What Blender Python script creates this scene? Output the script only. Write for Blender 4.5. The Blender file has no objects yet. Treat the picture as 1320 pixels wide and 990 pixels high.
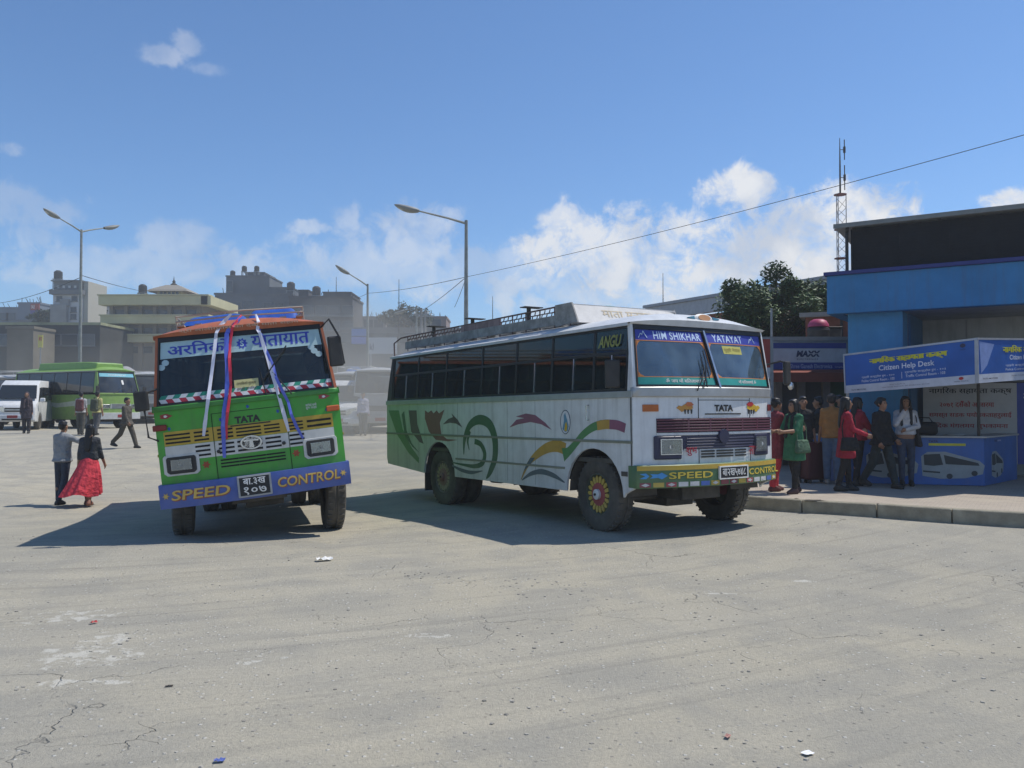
import bpy, bmesh, math, random
from mathutils import Vector, Matrix
rnd = random.Random(7)
R = math.radians
PI = math.pi
sc = bpy.context.scene
C = sc.collection
# ------------------------------------------------------------------ camera
FPX, CAMH = 1085.0, 1.70
PITCH = math.atan(25 / FPX)
cam = bpy.data.cameras.new('camera')
cam.sensor_width = 36
cam.lens = 36 * FPX / 1320
cam.clip_start = 0.1
cam.clip_end = 2000
camo = bpy.data.objects.new('camera', cam)
C.objects.link(camo)
camo.location = (0, 0, CAMH)
camo.rotation_euler = (PI / 2 + PITCH, 0, 0)
sc.camera = camo
# ------------------------------------------------------------------ sun, sky, exposure
TO_SUN = Vector((0.55, 0.19, 1.0)).normalized()
EL = math.asin(TO_SUN.z)
AZ = math.atan2(TO_SUN.x, TO_SUN.y)
sun = bpy.data.lights.new('sun', 'SUN')
sun.energy = 4.3
sun.angle = R(0.6)
sun.color = (1.0, 0.95, 0.87)
suno = bpy.data.objects.new('sun', sun)
C.objects.link(suno)
suno.rotation_euler = TO_SUN.to_track_quat('Z', 'Y').to_euler()
suno.location = (20, 10, 40)
SKY_STRENGTH = 0.13
CLOUD_GAIN = 6.6
world = bpy.data.worlds.new('World')
sc.world = world
world.use_nodes = True
sc.view_settings.view_transform = 'Standard'
sc.view_settings.look = 'None'
sc.view_settings.exposure = 0.0
sc.view_settings.gamma = 1
sc.view_settings.use_curve_mapping = False
sc.cycles.use_denoising = True
sc.cycles.max_bounces = 7
sc.cycles.transparent_max_bounces = 14
sc.cycles.diffuse_bounces = 3
sc.cycles.glossy_bounces = 3
sc.cycles.volume_bounces = 1
sc.cycles.caustics_reflective = False
sc.cycles.caustics_refractive = False


def build_world():
    nt = world.node_tree
    N = nt.nodes
    L = nt.links
    N.clear()
    out = N.new('ShaderNodeOutputWorld')
    bg = N.new('ShaderNodeBackground')
    L.new(bg.outputs[0], out.inputs[0])
    bg.inputs[1].default_value = SKY_STRENGTH
    sky = N.new('ShaderNodeTexSky')
    sky.sky_type = 'NISHITA'
    sky.sun_disc = False
    sky.sun_elevation = EL
    sky.sun_rotation = AZ
    sky.altitude = 1300
    sky.air_density = 1.0
    sky.dust_density = 0.25
    sky.ozone_density = 3.0
    tc = N.new('ShaderNodeTexCoord')
    sep = N.new('ShaderNodeSeparateXYZ')
    L.new(tc.outputs['Generated'], sep.inputs[0])

    def m(op, a, b=None, c=None):
        n = N.new('ShaderNodeMath')
        n.operation = op
        for i, x in enumerate((a, b, c)):
            if x is None:
                continue
            if isinstance(x, (int, float)):
                n.inputs[i].default_value = x
            else:
                L.new(x, n.inputs[i])
        return n.outputs[0]
    az = m('ARCTAN2', sep.outputs[0], sep.outputs[1])
    el = m('ARCSINE', sep.outputs[2])

    def noise(scale, detail, rough, vec=None, dist=0.0):
        n = N.new('ShaderNodeTexNoise')
        n.inputs['Scale'].default_value = scale
        n.inputs['Detail'].default_value = detail
        n.inputs['Roughness'].default_value = rough
        n.inputs['Distortion'].default_value = dist
        L.new(vec or tc.outputs['Generated'], n.inputs['Vector'])
        return n.outputs[0]
    n1 = noise(26, 9, 0.66, None, 0.35)
    n2 = noise(9, 4, 0.55)
    warp = m('ADD', m('MULTIPLY', m('SUBTRACT', n1, 0.5), 2.6), m('MULTIPLY', m('SUBTRACT', n2, 0.5), 1.3))

    def smooth(x, a, b):
        n = N.new('ShaderNodeMapRange')
        n.interpolation_type = 'SMOOTHSTEP'
        L.new(x, n.inputs[0])
        n.inputs[1].default_value = a
        n.inputs[2].default_value = b
        n.inputs[3].default_value = 0
        n.inputs[4].default_value = 1
        return n.outputs[0]

    def blob(px, py, rx, ry, amt=1.0):
        a0 = math.atan2(px - 660, FPX)
        e0 = math.atan2(520 - py, FPX) * math.cos(a0)
        dx = m('MULTIPLY', m('SUBTRACT', az, a0), FPX / rx)
        dy = m('MULTIPLY', m('SUBTRACT', el, e0), FPX / ry)
        d = m('SQRT', m('ADD', m('MULTIPLY', dx, dx), m('MULTIPLY', dy, dy)))
        d = m('ADD', d, m('MULTIPLY', warp, -0.95))
        return m('MULTIPLY', smooth(d, 1.15, 0.45), amt)
    blobs = [(205, 62, 32, 12, .34), (240, 50, 20, 13, .30), (262, 82, 26, 9, .22), (957, 243, 52, 26, .95),
             (735, 293, 44, 26, .75), (810, 330, 140, 58, .9), (950, 335, 120, 52, .95), (1020, 300, 80, 38, .95),
             (1120, 262, 60, 34, 1.0), (1060, 330, 130, 54, 1.0), (1310, 256, 26, 15, .95), (540, 305, 66, 40, .5),
             (480, 335, 140, 48, .42), (590, 275, 28, 16, .45), (440, 278, 24, 20, .4), (400, 292, 32, 12, .45),
             (235, 310, 60, 26, .36), (30, 268, 55, 24, .3), (35, 303, 28, 16, .3), (640, 350, 130, 36, .4),
             (8, 187, 18, 8, .3), (150, 345, 160, 30, .35), (330, 350, 120, 30, .4), (800, 375, 260, 34, .6)]
    tot = None
    for b in blobs:
        v = blob(*b)
        tot = v if tot is None else m('MAXIMUM', tot, v)
    # the low bank of cloud carries on round the whole horizon
    n3 = noise(9, 6, 0.6)
    hb = m('ADD', n3, m('MULTIPLY', m('SUBTRACT', smooth(el, 0.36, 0.02), 0.5), 0.42))
    outside = smooth(m('ABSOLUTE', az), 0.56, 0.80)
    bank = m('MULTIPLY', m('MULTIPLY', smooth(hb, 0.56, 0.70), 0.8), outside)
    low = m('MULTIPLY', smooth(el, 0.20, 0.02), m('MULTIPLY', smooth(n3, 0.30, 0.72), 0.42))
    tot = m('MAXIMUM', m('MAXIMUM', tot, bank), low)
    tot = m('MULTIPLY', tot, m('MULTIPLY', smooth(n1, 0.22, 0.60), 1.0))
    shade = N.new('ShaderNodeMix')
    shade.data_type = 'RGBA'
    L.new(smooth(noise(13, 5, .55, None, .3), 0.38, 0.62), shade.inputs[0])
    shade.inputs[6].default_value = (0.70 * CLOUD_GAIN, 0.77 * CLOUD_GAIN, 0.90 * CLOUD_GAIN, 1)
    shade.inputs[7].default_value = (1.05 * CLOUD_GAIN, 1.06 * CLOUD_GAIN, 1.08 * CLOUD_GAIN, 1)
    mix = N.new('ShaderNodeMix')
    mix.data_type = 'RGBA'
    L.new(tot, mix.inputs[0])
    tint = N.new('ShaderNodeVectorMath')
    tint.operation = 'MULTIPLY'
    tint.inputs[1].default_value = (0.74, 0.98, 1.17)
    L.new(sky.outputs[0], tint.inputs[0])
    L.new(tint.outputs[0], mix.inputs[6])
    L.new(shade.outputs[2], mix.inputs[7])
    L.new(mix.outputs[2], bg.inputs[0])


build_world()
# ------------------------------------------------------------------ pixel helpers
_cp, _sp = math.cos(PITCH), math.sin(PITCH)


def ray(px, py):
    a = (px - 660) / FPX
    b = -(py - 495) / FPX
    return Vector((a, _cp - b * _sp, _sp + b * _cp))


def P(px, py, Y):
    d = ray(px, py)
    return Vector((0, 0, CAMH)) + d * (Y / d.y)


def sstep(a, b, x):
    t = min(1, max(0, (x - a) / (b - a)))
    return t * t * (3 - 2 * t)


def gz(x, y):
    z = -0.36 * math.exp(-((x + 8) / 6.0) ** 2 - ((y - 16) / 4.2) ** 2)
    z += 0.55 * sstep(20, 38, y)
    z += 1.6 * sstep(44, 85, y)
    z += 0.012 * math.sin(x * 1.1 + y * .4) * math.sin(y * .9 - x * .3)
    return z


def G(px, py, z=None):
    d = ray(px, py)
    t = (CAMH - (z or 0)) / -d.z
    for _ in range(12):
        p = Vector((0, 0, CAMH)) + d * t
        if z is None:
            t = (CAMH - gz(p.x, p.y)) / -d.z
    return Vector((0, 0, CAMH)) + d * t


# ------------------------------------------------------------------ object helpers
def tag(o, label=None, cat=None, group=None, kind=None):
    if label:
        o['label'] = label
    if cat:
        o['category'] = cat
    if group:
        o['group'] = group
    if kind:
        o['kind'] = kind
    return o


def thing(name, label, cat, loc=(0, 0, 0), rz=0.0, group=None):
    o = bpy.data.objects.new(name, None)
    o.empty_display_size = 0.3
    C.objects.link(o)
    o.location = loc
    o.rotation_euler = (0, 0, rz)
    return tag(o, label, cat, group)


def link(name, me, mat=None, parent=None, M=None):
    o = bpy.data.objects.new(name, me)
    C.objects.link(o)
    if mat is not None and len(me.materials) == 0:
        me.materials.append(mat)
    if parent is not None:
        o.parent = parent
    if M is not None:
        o.matrix_local = M
    return o


class MB:
    def __init__(s):
        s.v = []
        s.f = []

    def add(s, vs, fs):
        k = len(s.v)
        s.v += [tuple(v) for v in vs]
        s.f += [tuple(i + k for i in f) for f in fs]
        return s

    def box(s, c, d, rz=0.0, rx=0.0, ry=0.0):
        x, y, z = d[0] / 2, d[1] / 2, d[2] / 2
        M = Matrix.Rotation(rz, 3, 'Z') @ Matrix.Rotation(ry, 3, 'Y') @ Matrix.Rotation(rx, 3, 'X')
        vs = [Vector(c) + M @ Vector((a * x, b * y, e * z)) for a in (-1, 1) for b in (-1, 1) for e in (-1, 1)]
        return s.add(vs, [(0, 1, 3, 2), (4, 6, 7, 5), (0, 4, 5, 1), (2, 3, 7, 6), (0, 2, 6, 4), (1, 5, 7, 3)])

    def slab(s, f, u0, u1, v0, v1, w0, w1, nu=1, nv=1):
        idx = {}
        vs = []
        for k, w in enumerate((w0, w1)):
            for i in range(nu + 1):
                for j in range(nv + 1):
                    idx[k, i, j] = len(vs)
                    vs.append(f(u0 + (u1 - u0) * i / nu, v0 + (v1 - v0) * j / nv, w))
        fs = []
        for i in range(nu):
            for j in range(nv):
                fs.append((idx[0, i, j], idx[0, i, j + 1], idx[0, i + 1, j + 1], idx[0, i + 1, j]))
                fs.append((idx[1, i, j], idx[1, i + 1, j], idx[1, i + 1, j + 1], idx[1, i, j + 1]))
        for i in range(nu):
            for j in (0, nv):
                q = (idx[0, i, j], idx[0, i + 1, j], idx[1, i + 1, j], idx[1, i, j])
                fs.append(q if j == 0 else q[::-1])
        for j in range(nv):
            for i in (0, nu):
                q = (idx[0, i, j], idx[1, i, j], idx[1, i, j + 1], idx[0, i, j + 1])
                fs.append(q if i == 0 else q[::-1])
        return s.add(vs, fs)

    def prism(s, pts, f, w0, w1):
        n = len(pts)
        vs = [f(a, b, w0) for a, b in pts] + [f(a, b, w1) for a, b in pts]
        fs = [tuple(range(n))[::-1], tuple(range(n, 2 * n))]
        fs += [(i, (i + 1) % n, n + (i + 1) % n, n + i) for i in range(n)]
        return s.add(vs, fs)

    def tube(s, pts, r, n=8, cap=True):
        pts = [Vector(p) for p in pts]
        k = len(pts)
        rs = r if isinstance(r, (list, tuple)) else [r] * k
        rings = []
        up = None
        for i, p in enumerate(pts):
            d = (pts[min(i + 1, k - 1)] - pts[max(i - 1, 0)])
            d = d.normalized() if d.length > 1e-9 else Vector((0, 0, 1))
            if up is None:
                up = Vector((0, 0, 1)) if abs(d.z) < .9 else Vector((1, 0, 0))
            a = d.cross(up)
            if a.length < 1e-6:
                a = d.orthogonal()
            a.normalize()
            b = d.cross(a).normalized()
            up = -b if b.dot(up) < 0 else b
            rings.append([p + (a * math.cos(2 * PI * j / n) + b * math.sin(2 * PI * j / n)) * rs[i] for j in range(n)])
        # keep ring orientation consistent
        vs = [v for rg in rings for v in rg]
        fs = []
        for i in range(k - 1):
            off = 0
            best = 1e9
            for o in range(n):
                dd = (rings[i][0] - rings[i + 1][o]).length
                if dd < best:
                    best, off = dd, o
            t1 = (rings[i][1] - rings[i + 1][(off + 1) % n]).length
            t2 = (rings[i][1] - rings[i + 1][(off - 1) % n]).length
            sg = 1 if t1 <= t2 else -1
            for j in range(n):
                fs.append((i * n + j, i * n + (j + 1) % n, (i + 1) * n + (off + sg * (j + 1)) % n, (i + 1) * n + (off + sg * j) % n))
        if cap:
            fs.append(tuple(range(n))[::-1])
            fs.append(tuple(range((k - 1) * n, k * n)))
        return s.add(vs, fs)

    def lathe(s, prof, c=(0, 0, 0), axis='Z', n=20, sx=1.0, caps=True):
        c = Vector(c)
        vs = []
        for r, h in prof:
            for j in range(n):
                a = 2 * PI * j / n
                if axis == 'Z':
                    v = Vector((r * math.cos(a) * sx, r * math.sin(a), h))
                elif axis == 'Y':
                    v = Vector((r * math.cos(a), h, r * math.sin(a)))
                else:
                    v = Vector((h, r * math.cos(a), r * math.sin(a)))
                vs.append(c + v)
        k = len(prof)
        fs = [(i * n + j, i * n + (j + 1) % n, (i + 1) * n + (j + 1) % n, (i + 1) * n + j) for i in range(k - 1) for j in range(n)]
        if caps and prof[0][0] > 1e-4:
            fs.append(tuple(range(n))[::-1])
        if caps and prof[-1][0] > 1e-4:
            fs.append(tuple(range((k - 1) * n, k * n)))
        return s.add(vs, fs)

    def grid(s, f, nu, nv):
        vs = [f(i / nu, j / nv) for i in range(nu + 1) for j in range(nv + 1)]
        w = nv + 1
        return s.add(vs, [(i * w + j, (i + 1) * w + j, (i + 1) * w + j + 1, i * w + j + 1) for i in range(nu) for j in range(nv)])

    def mesh(s, name='mesh', bev=0.0, smooth=None, seg=1):
        bm = bmesh.new()
        vs = [bm.verts.new(v) for v in s.v]
        for f in s.f:
            try:
                bm.faces.new([vs[i] for i in f])
            except ValueError:
                pass
        bmesh.ops.remove_doubles(bm, verts=bm.verts, dist=1e-5)
        bmesh.ops.recalc_face_normals(bm, faces=bm.faces)
        if bev > 0:
            es = [e for e in bm.edges if len(e.link_faces) == 2 and e.calc_face_angle(0) > R(35)]
            bmesh.ops.bevel(bm, geom=es, offset=bev, segments=seg, affect='EDGES', profile=.5, clamp_overlap=True)
        me = bpy.data.meshes.new(name)
        bm.to_mesh(me)
        bm.free()
        if smooth:
            me.shade_smooth()
            me.set_sharp_from_angle(angle=R(smooth))
        return me

    def build(s, name, mat, parent=None, M=None, bev=0.0, smooth=None, seg=1):
        return link(name, s.mesh(name, bev, smooth, seg), mat, parent, M)


_tc = {}


def text2d(txt, bold=0.0, shear=0.0, space=1.0):
    key = (txt, bold, shear, space)
    if key not in _tc:
        cu = bpy.data.curves.new('lettering', 'FONT')
        cu.body = txt
        cu.size = 1
        cu.offset = bold
        cu.shear = shear
        cu.space_character = space
        cu.resolution_u = 3
        o = bpy.data.objects.new('lettering', cu)
        me = bpy.data.meshes.new_from_object(o)
        vs = [(v.co.x, v.co.y) for v in me.vertices]
        fs = [tuple(p.vertices) for p in me.polygons]
        bpy.data.objects.remove(o)
        bpy.data.curves.remove(cu)
        bpy.data.meshes.remove(me)
        xs = [v[0] for v in vs] or [0, 1]
        ys = [v[1] for v in vs] or [0, 1]
        _tc[key] = (vs, fs, min(xs), max(xs), min(ys), max(ys))
    return _tc[key]


def text_mb(txt, cu, cv, w, h, f, off, bold=0.0, shear=0.0, space=1.0, rot=0.0, mb=None):
    """lettering of width w and height h, centred at (cu,cv) on the surface f(u,v,offset)"""
    deva = any(0x900 <= ord(ch) < 0x980 for ch in txt)
    if deva and bold > .008:      # this script is thickened with shifted copies: an outline offset breaks its glyphs
        mb = mb or MB()
        q = h * bold * .9
        for k, (dx, dy) in enumerate(((0, 0), (q, 0), (-q, 0), (0, q * .6))):
            text_mb(txt, cu + dx, cv + dy, w, h, f, off + k * .0004, 0.0, shear, space, rot, mb)
        return mb
    vs, fs, x0, x1, y0, y1 = text2d(txt, bold, shear, space)
    sx = w / max(1e-6, x1 - x0)
    sy = h / max(1e-6, y1 - y0)
    ca, sa = math.cos(rot), math.sin(rot)
    out = []
    for x, y in vs:
        a = (x - (x0 + x1) / 2) * sx
        b = (y - (y0 + y1) / 2) * sy
        out.append(f(cu + a * ca - b * sa, cv + a * sa + b * ca, off))
    mb = mb or MB()
    return mb.add(out, fs)


# ------------------------------------------------------------------ materials
_mats = {}


def mat(name, col, rough=0.6, metal=0.0, var=0.12, scale=6.0, dust=0.0, bump=0.0, bscale=60.0, spec=0.4, emit=0.0, grad=None, streak=0.0, bdist=.02):
    if name in _mats:
        return _mats[name]
    m = bpy.data.materials.new(name)
    _mats[name] = m
    m.use_nodes = True
    nt = m.node_tree
    N, L = nt.nodes, nt.links
    b = N['Principled BSDF']
    b.inputs['Roughness'].default_value = rough
    b.inputs['Metallic'].default_value = metal
    b.inputs['Specular IOR Level'].default_value = spec
    tc = N.new('ShaderNodeTexCoord')
    no = N.new('ShaderNodeTexNoise')
    no.inputs['Scale'].default_value = scale
    no.inputs['Detail'].default_value = 6
    no.inputs['Roughness'].default_value = 0.6
    L.new(tc.outputs['Object'], no.inputs['Vector'])
    mr = N.new('ShaderNodeMapRange')
    mr.inputs[1].default_value = 0.3
    mr.inputs[2].default_value = 0.7
    mr.inputs[3].default_value = 1 - var
    mr.inputs[4].default_value = 1 + var
    L.new(no.outputs[0], mr.inputs[0])
    mx = N.new('ShaderNodeVectorMath')
    mx.operation = 'SCALE'
    mx.inputs[0].default_value = col[:3]
    L.new(mr.outputs[0], mx.inputs['Scale'])
    outc = mx.outputs[0]
    if grad:      # second colour blended in along object x: (x0, x1, colour)
        se = N.new('ShaderNodeSeparateXYZ')
        L.new(tc.outputs['Object'], se.inputs[0])
        g = N.new('ShaderNodeMapRange')
        g.interpolation_type = 'SMOOTHSTEP'
        g.inputs[1].default_value = grad[0]
        g.inputs[2].default_value = grad[1]
        L.new(se.outputs[0], g.inputs[0])
        k = N.new('ShaderNodeMix')
        k.data_type = 'RGBA'
        L.new(g.outputs[0], k.inputs[0])
        L.new(outc, k.inputs[6])
        k.inputs[7].default_value = (*grad[2], 1)
        outc = k.outputs[2]
    if dust > 0:
        n2 = N.new('ShaderNodeTexNoise')
        n2.inputs['Scale'].default_value = 2.3
        n2.inputs['Detail'].default_value = 8
        n2.inputs['Roughness'].default_value = 0.68
        L.new(tc.outputs['Object'], n2.inputs['Vector'])
        se = N.new('ShaderNodeSeparateXYZ')
        L.new(tc.outputs['Object'], se.inputs[0])
        g = N.new('ShaderNodeMapRange')
        g.inputs[1].default_value = 2.2
        g.inputs[2].default_value = 0.3
        g.inputs[3].default_value = 0.45
        g.inputs[4].default_value = 1.25
        L.new(se.outputs[2], g.inputs[0])
        r2 = N.new('ShaderNodeMapRange')
        r2.inputs[1].default_value = 0.32
        r2.inputs[2].default_value = 0.72
        r2.inputs[3].default_value = 0.15 * dust
        r2.inputs[4].default_value = dust
        L.new(n2.outputs[0], r2.inputs[0])
        mu = N.new('ShaderNodeMath')
        mu.operation = 'MULTIPLY'
        mu.use_clamp = True
        L.new(r2.outputs[0], mu.inputs[0])
        L.new(g.outputs[0], mu.inputs[1])
        k = N.new('ShaderNodeMix')
        k.data_type = 'RGBA'
        L.new(mu.outputs[0], k.inputs[0])
        L.new(outc, k.inputs[6])
        k.inputs[7].default_value = (0.36, 0.325, 0.265, 1)
        outc = k.outputs[2]
        rr = N.new('ShaderNodeMapRange')
        rr.inputs[3].default_value = rough
        rr.inputs[4].default_value = 0.9
        L.new(mu.outputs[0], rr.inputs[0])
        L.new(rr.outputs[0], b.inputs['Roughness'])
    if streak > 0:     # rain and grime marks running down the surface
        mp = N.new('ShaderNodeMapping')
        mp.inputs['Scale'].default_value = (5, 5, .35)
        L.new(tc.outputs['Object'], mp.inputs[0])
        n4 = N.new('ShaderNodeTexNoise')
        n4.inputs['Scale'].default_value = 1.6
        n4.inputs['Detail'].default_value = 7
        n4.inputs['Roughness'].default_value = .65
        L.new(mp.outputs[0], n4.inputs['Vector'])
        r4 = N.new('ShaderNodeMapRange')
        r4.inputs[1].default_value, r4.inputs[2].default_value = .48, .72
        r4.inputs[3].default_value, r4.inputs[4].default_value = 0, streak
        L.new(n4.outputs[0], r4.inputs[0])
        k = N.new('ShaderNodeMix')
        k.data_type = 'RGBA'
        L.new(r4.outputs[0], k.inputs[0])
        L.new(outc, k.inputs[6])
        k.inputs[7].default_value = (.10, .09, .075, 1)
        outc = k.outputs[2]
    L.new(outc, b.inputs['Base Color'])
    if bump > 0:
        n3 = N.new('ShaderNodeTexNoise')
        n3.inputs['Scale'].default_value = bscale
        n3.inputs['Detail'].default_value = 5
        L.new(tc.outputs['Object'], n3.inputs['Vector'])
        bp = N.new('ShaderNodeBump')
        bp.inputs['Strength'].default_value = bump
        bp.inputs['Distance'].default_value = bdist
        L.new(n3.outputs[0], bp.inputs['Height'])
        L.new(bp.outputs[0], b.inputs['Normal'])
    if emit > 0:
        b.inputs['Emission Color'].default_value = (*col[:3], 1)
        b.inputs['Emission Strength'].default_value = emit
    return m


def glass(name, tint=(0.5, 0.58, 0.56), dirt_sheen=0.06, dcol=(0.35, 0.36, 0.34), refl=1.3):  # film carries dirt and, on the white bus windscreen, painted sky reflection
    if name in _mats:
        return _mats[name]
    m = bpy.data.materials.new(name)
    _mats[name] = m
    m.use_nodes = True
    nt = m.node_tree
    N, L = nt.nodes, nt.links
    N.remove(N['Principled BSDF'])
    out = N['Material Output']
    tr = N.new('ShaderNodeBsdfTransparent')
    tr.inputs[0].default_value = (*tint, 1)
    gl = N.new('ShaderNodeBsdfGlossy')
    gl.inputs['Roughness'].default_value = 0.04
    gl.inputs['Color'].default_value = (.95, .97, 1, 1)
    fr = N.new('ShaderNodeFresnel')
    fr.inputs[0].default_value = 1.5
    mm = N.new('ShaderNodeMath')
    mm.operation = 'MULTIPLY'
    mm.inputs[1].default_value = refl
    mm.use_clamp = True
    L.new(fr.outputs[0], mm.inputs[0])
    m1 = N.new('ShaderNodeMixShader')
    L.new(mm.outputs[0], m1.inputs[0])
    L.new(tr.outputs[0], m1.inputs[1])
    L.new(gl.outputs[0], m1.inputs[2])
    df = N.new('ShaderNodeBsdfDiffuse')
    df.inputs[0].default_value = (*dcol, 1)
    no = N.new('ShaderNodeTexNoise')
    no.inputs['Scale'].default_value = 3.0
    no.inputs['Detail'].default_value = 7
    tc = N.new('ShaderNodeTexCoord')
    L.new(tc.outputs['Object'], no.inputs['Vector'])
    mr = N.new('ShaderNodeMapRange')
    mr.inputs[1].default_value = .3
    mr.inputs[2].default_value = .75
    mr.inputs[3].default_value = dirt_sheen * .3
    mr.inputs[4].default_value = dirt_sheen * 1.7
    L.new(no.outputs[0], mr.inputs[0])
    m2 = N.new('ShaderNodeMixShader')
    L.new(mr.outputs[0], m2.inputs[0])
    L.new(m1.outputs[0], m2.inputs[1])
    L.new(df.outputs[0], m2.inputs[2])
    L.new(m2.outputs[0], out.inputs[0])
    return m


RUBBER = mat('tyre_rubber', (0.022, 0.021, 0.020), .85, var=.25, dust=.26, bump=.2)
BLACK = mat('black_plastic', (0.015, 0.015, 0.016), .5, dust=.08)
DARKMETAL = mat('dark_chassis_metal', (0.03, 0.028, 0.026), .7, var=.3, dust=.25)
CHROME = mat('worn_chrome', (0.55, 0.55, 0.55), .25, metal=.9, var=.1)
GALV = mat('galvanised_steel', (0.30, 0.31, 0.31), .5, metal=.5, var=.15)
LENS = glass('lamp_lens', (0.75, 0.78, 0.78), .25, (.5, .52, .5))
REFLECTOR = mat('lamp_reflector', (0.75, 0.75, 0.72), .22, metal=.9)
AMBER = mat('amber_plastic', (0.45, 0.12, 0.02), .35)
REDLENS = mat('red_lamp_plastic', (0.22, 0.025, 0.02), .35)
# ------------------------------------------------------------------ ground
def ground_material():
    m = bpy.data.materials.new('dusty_asphalt')
    m.use_nodes = True
    nt = m.node_tree
    N, L = nt.nodes, nt.links
    b = N['Principled BSDF']
    b.inputs['Roughness'].default_value = .92
    b.inputs['Specular IOR Level'].default_value = .2
    geo = N.new('ShaderNodeNewGeometry')

    def noise(scale, det=6, ro=.6, dist=0.0, vec=None):
        n = N.new('ShaderNodeTexNoise')
        n.inputs['Scale'].default_value = scale
        n.inputs['Detail'].default_value = det
        n.inputs['Roughness'].default_value = ro
        n.inputs['Distortion'].default_value = dist
        L.new(vec or geo.outputs['Position'], n.inputs['Vector'])
        return n.outputs[0]

    def rng(x, a, b_, c, d, sm=False):
        n = N.new('ShaderNodeMapRange')
        if sm:
            n.interpolation_type = 'SMOOTHSTEP'
        for i, q in enumerate((a, b_, c, d)):
            n.inputs[i + 1].default_value = q
        L.new(x, n.inputs[0])
        return n.outputs[0]

    def mixc(f, a, b_):
        n = N.new('ShaderNodeMix')
        n.data_type = 'RGBA'
        for i, q in ((0, f), (6, a), (7, b_)):
            if isinstance(q, tuple):
                n.inputs[i].default_value = (*q, 1)
            elif isinstance(q, float):
                n.inputs[i].default_value = q
            else:
                L.new(q, n.inputs[i])
        return n.outputs[2]

    def mul(a, b_, op='MULTIPLY'):
        n = N.new('ShaderNodeMath')
        n.operation = op
        for i, q in enumerate((a, b_)):
            if isinstance(q, float):
                n.inputs[i].default_value = q
            else:
                L.new(q, n.inputs[i])
        return n.outputs[0]
    big = noise(.16, 5, .55, .6)
    mid = noise(1.1, 7, .62, .4)
    fine = noise(38, 4, .7)
    grit = noise(130, 3, .7)
    # drawn-out dust streaks along the direction of traffic
    # (the buses swing round in wide arcs: streaks follow circles about a far point)
    sp_ = N.new('ShaderNodeSeparateXYZ')
    L.new(geo.outputs['Position'], sp_.inputs[0])
    ax = mul(sp_.outputs[0], 9.0, 'ADD')
    ay = mul(sp_.outputs[1], -27.0, 'ADD')
    rad = mul(mul(mul(ax, ax), mul(ay, ay), 'ADD'), .5, 'POWER')
    ang = mul(ax, ay, 'ARCTAN2')
    cb = N.new('ShaderNodeCombineXYZ')
    L.new(mul(rad, 1.5), cb.inputs[0])
    L.new(mul(ang, 3.0), cb.inputs[1])
    streak = noise(1.0, 7, .62, .3, cb.outputs[0])
    cb2 = N.new('ShaderNodeCombineXYZ')
    L.new(mul(rad, 7.0), cb2.inputs[0])
    L.new(mul(ang, 5.0), cb2.inputs[1])
    track = noise(1.0, 4, .6, .2, cb2.outputs[0])
    c = mixc(rng(big, .36, .64, 0, 1, True), (.395, .37, .305), (.475, .43, .325))
    c = mixc(mul(rng(mid, .40, .62, 0, 1, True), .7), c, (.33, .315, .27))
    c = mixc(mul(rng(streak, .48, .68, 0, 1, True), .5), c, (.51, .465, .36))
    c = mixc(mul(rng(track, .52, .70, 0, 1, True), .38), c, (.25, .24, .205))
    c = mixc(rng(fine, .35, .75, 0, .42), c, (.20, .195, .175))
    # pale stones bedded in the surface
    vo = N.new('ShaderNodeTexVoronoi')
    vo.inputs['Scale'].default_value = 20
    L.new(geo.outputs['Position'], vo.inputs['Vector'])
    stone = rng(vo.outputs['Distance'], .13, .25, 1, 0)
    sepc = N.new('ShaderNodeSeparateColor')
    L.new(vo.outputs['Color'], sepc.inputs[0])
    sel = rng(sepc.outputs[0], .62, .72, 0, 1)
    c = mixc(mul(mul(stone, sel), .8), c, (.60, .59, .54))
    sel2 = rng(sepc.outputs[1], .80, .86, 0, 1)
    c = mixc(mul(mul(stone, sel2), .6), c, (.11, .105, .10))
    # worn flakes of white paint
    fl = noise(9, 6, .7, .6)
    sx_ = N.new('ShaderNodeSeparateXYZ')
    L.new(geo.outputs['Position'], sx_.inputs[0])
    msk = None
    for (px, py, rx, ry) in ((95, 795, .55, .35), (115, 845, .55, .45), (76, 882, .22, .14), (150, 880, .30, .07), (318, 852, .16, .10), (360, 846, .3, .05),
                             (548, 819, .36, .12), (1036, 749, .25, .10), (135, 822, .3, .25), (940, 765, .5, .05)):
        p_ = G(px, py)
        dx = mul(mul(sx_.outputs[0], -p_.x, 'ADD'), 1 / rx)
        dy = mul(mul(sx_.outputs[1], -p_.y, 'ADD'), 1 / ry)
        d_ = mul(mul(dx, dx), mul(dy, dy), 'ADD')
        k_ = rng(d_, .2, 1.3, 1, 0)
        msk = k_ if msk is None else mul(msk, k_, 'MAXIMUM')
    c = mixc(mul(rng(mul(mul(msk, .34), fl, 'ADD'), .83, .90, 0, 1), .65), c, (.60, .585, .52))
    # cracks
    wv = N.new('ShaderNodeTexNoise')
    wv.inputs['Scale'].default_value = 1.6
    wv.inputs['Detail'].default_value = 5
    L.new(geo.outputs['Position'], wv.inputs['Vector'])
    ad = N.new('ShaderNodeMixRGB')
    ad.inputs[0].default_value = .55
    L.new(geo.outputs['Position'], ad.inputs[1])
    vs = N.new('ShaderNodeVectorMath')
    vs.operation = 'ADD'
    L.new(geo.outputs['Position'], vs.inputs[0])
    sc1 = N.new('ShaderNodeVectorMath')
    sc1.operation = 'SCALE'
    sc1.inputs['Scale'].default_value = .9
    L.new(wv.outputs['Color'], sc1.inputs[0])
    L.new(sc1.outputs[0], vs.inputs[1])
    crk = None
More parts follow.
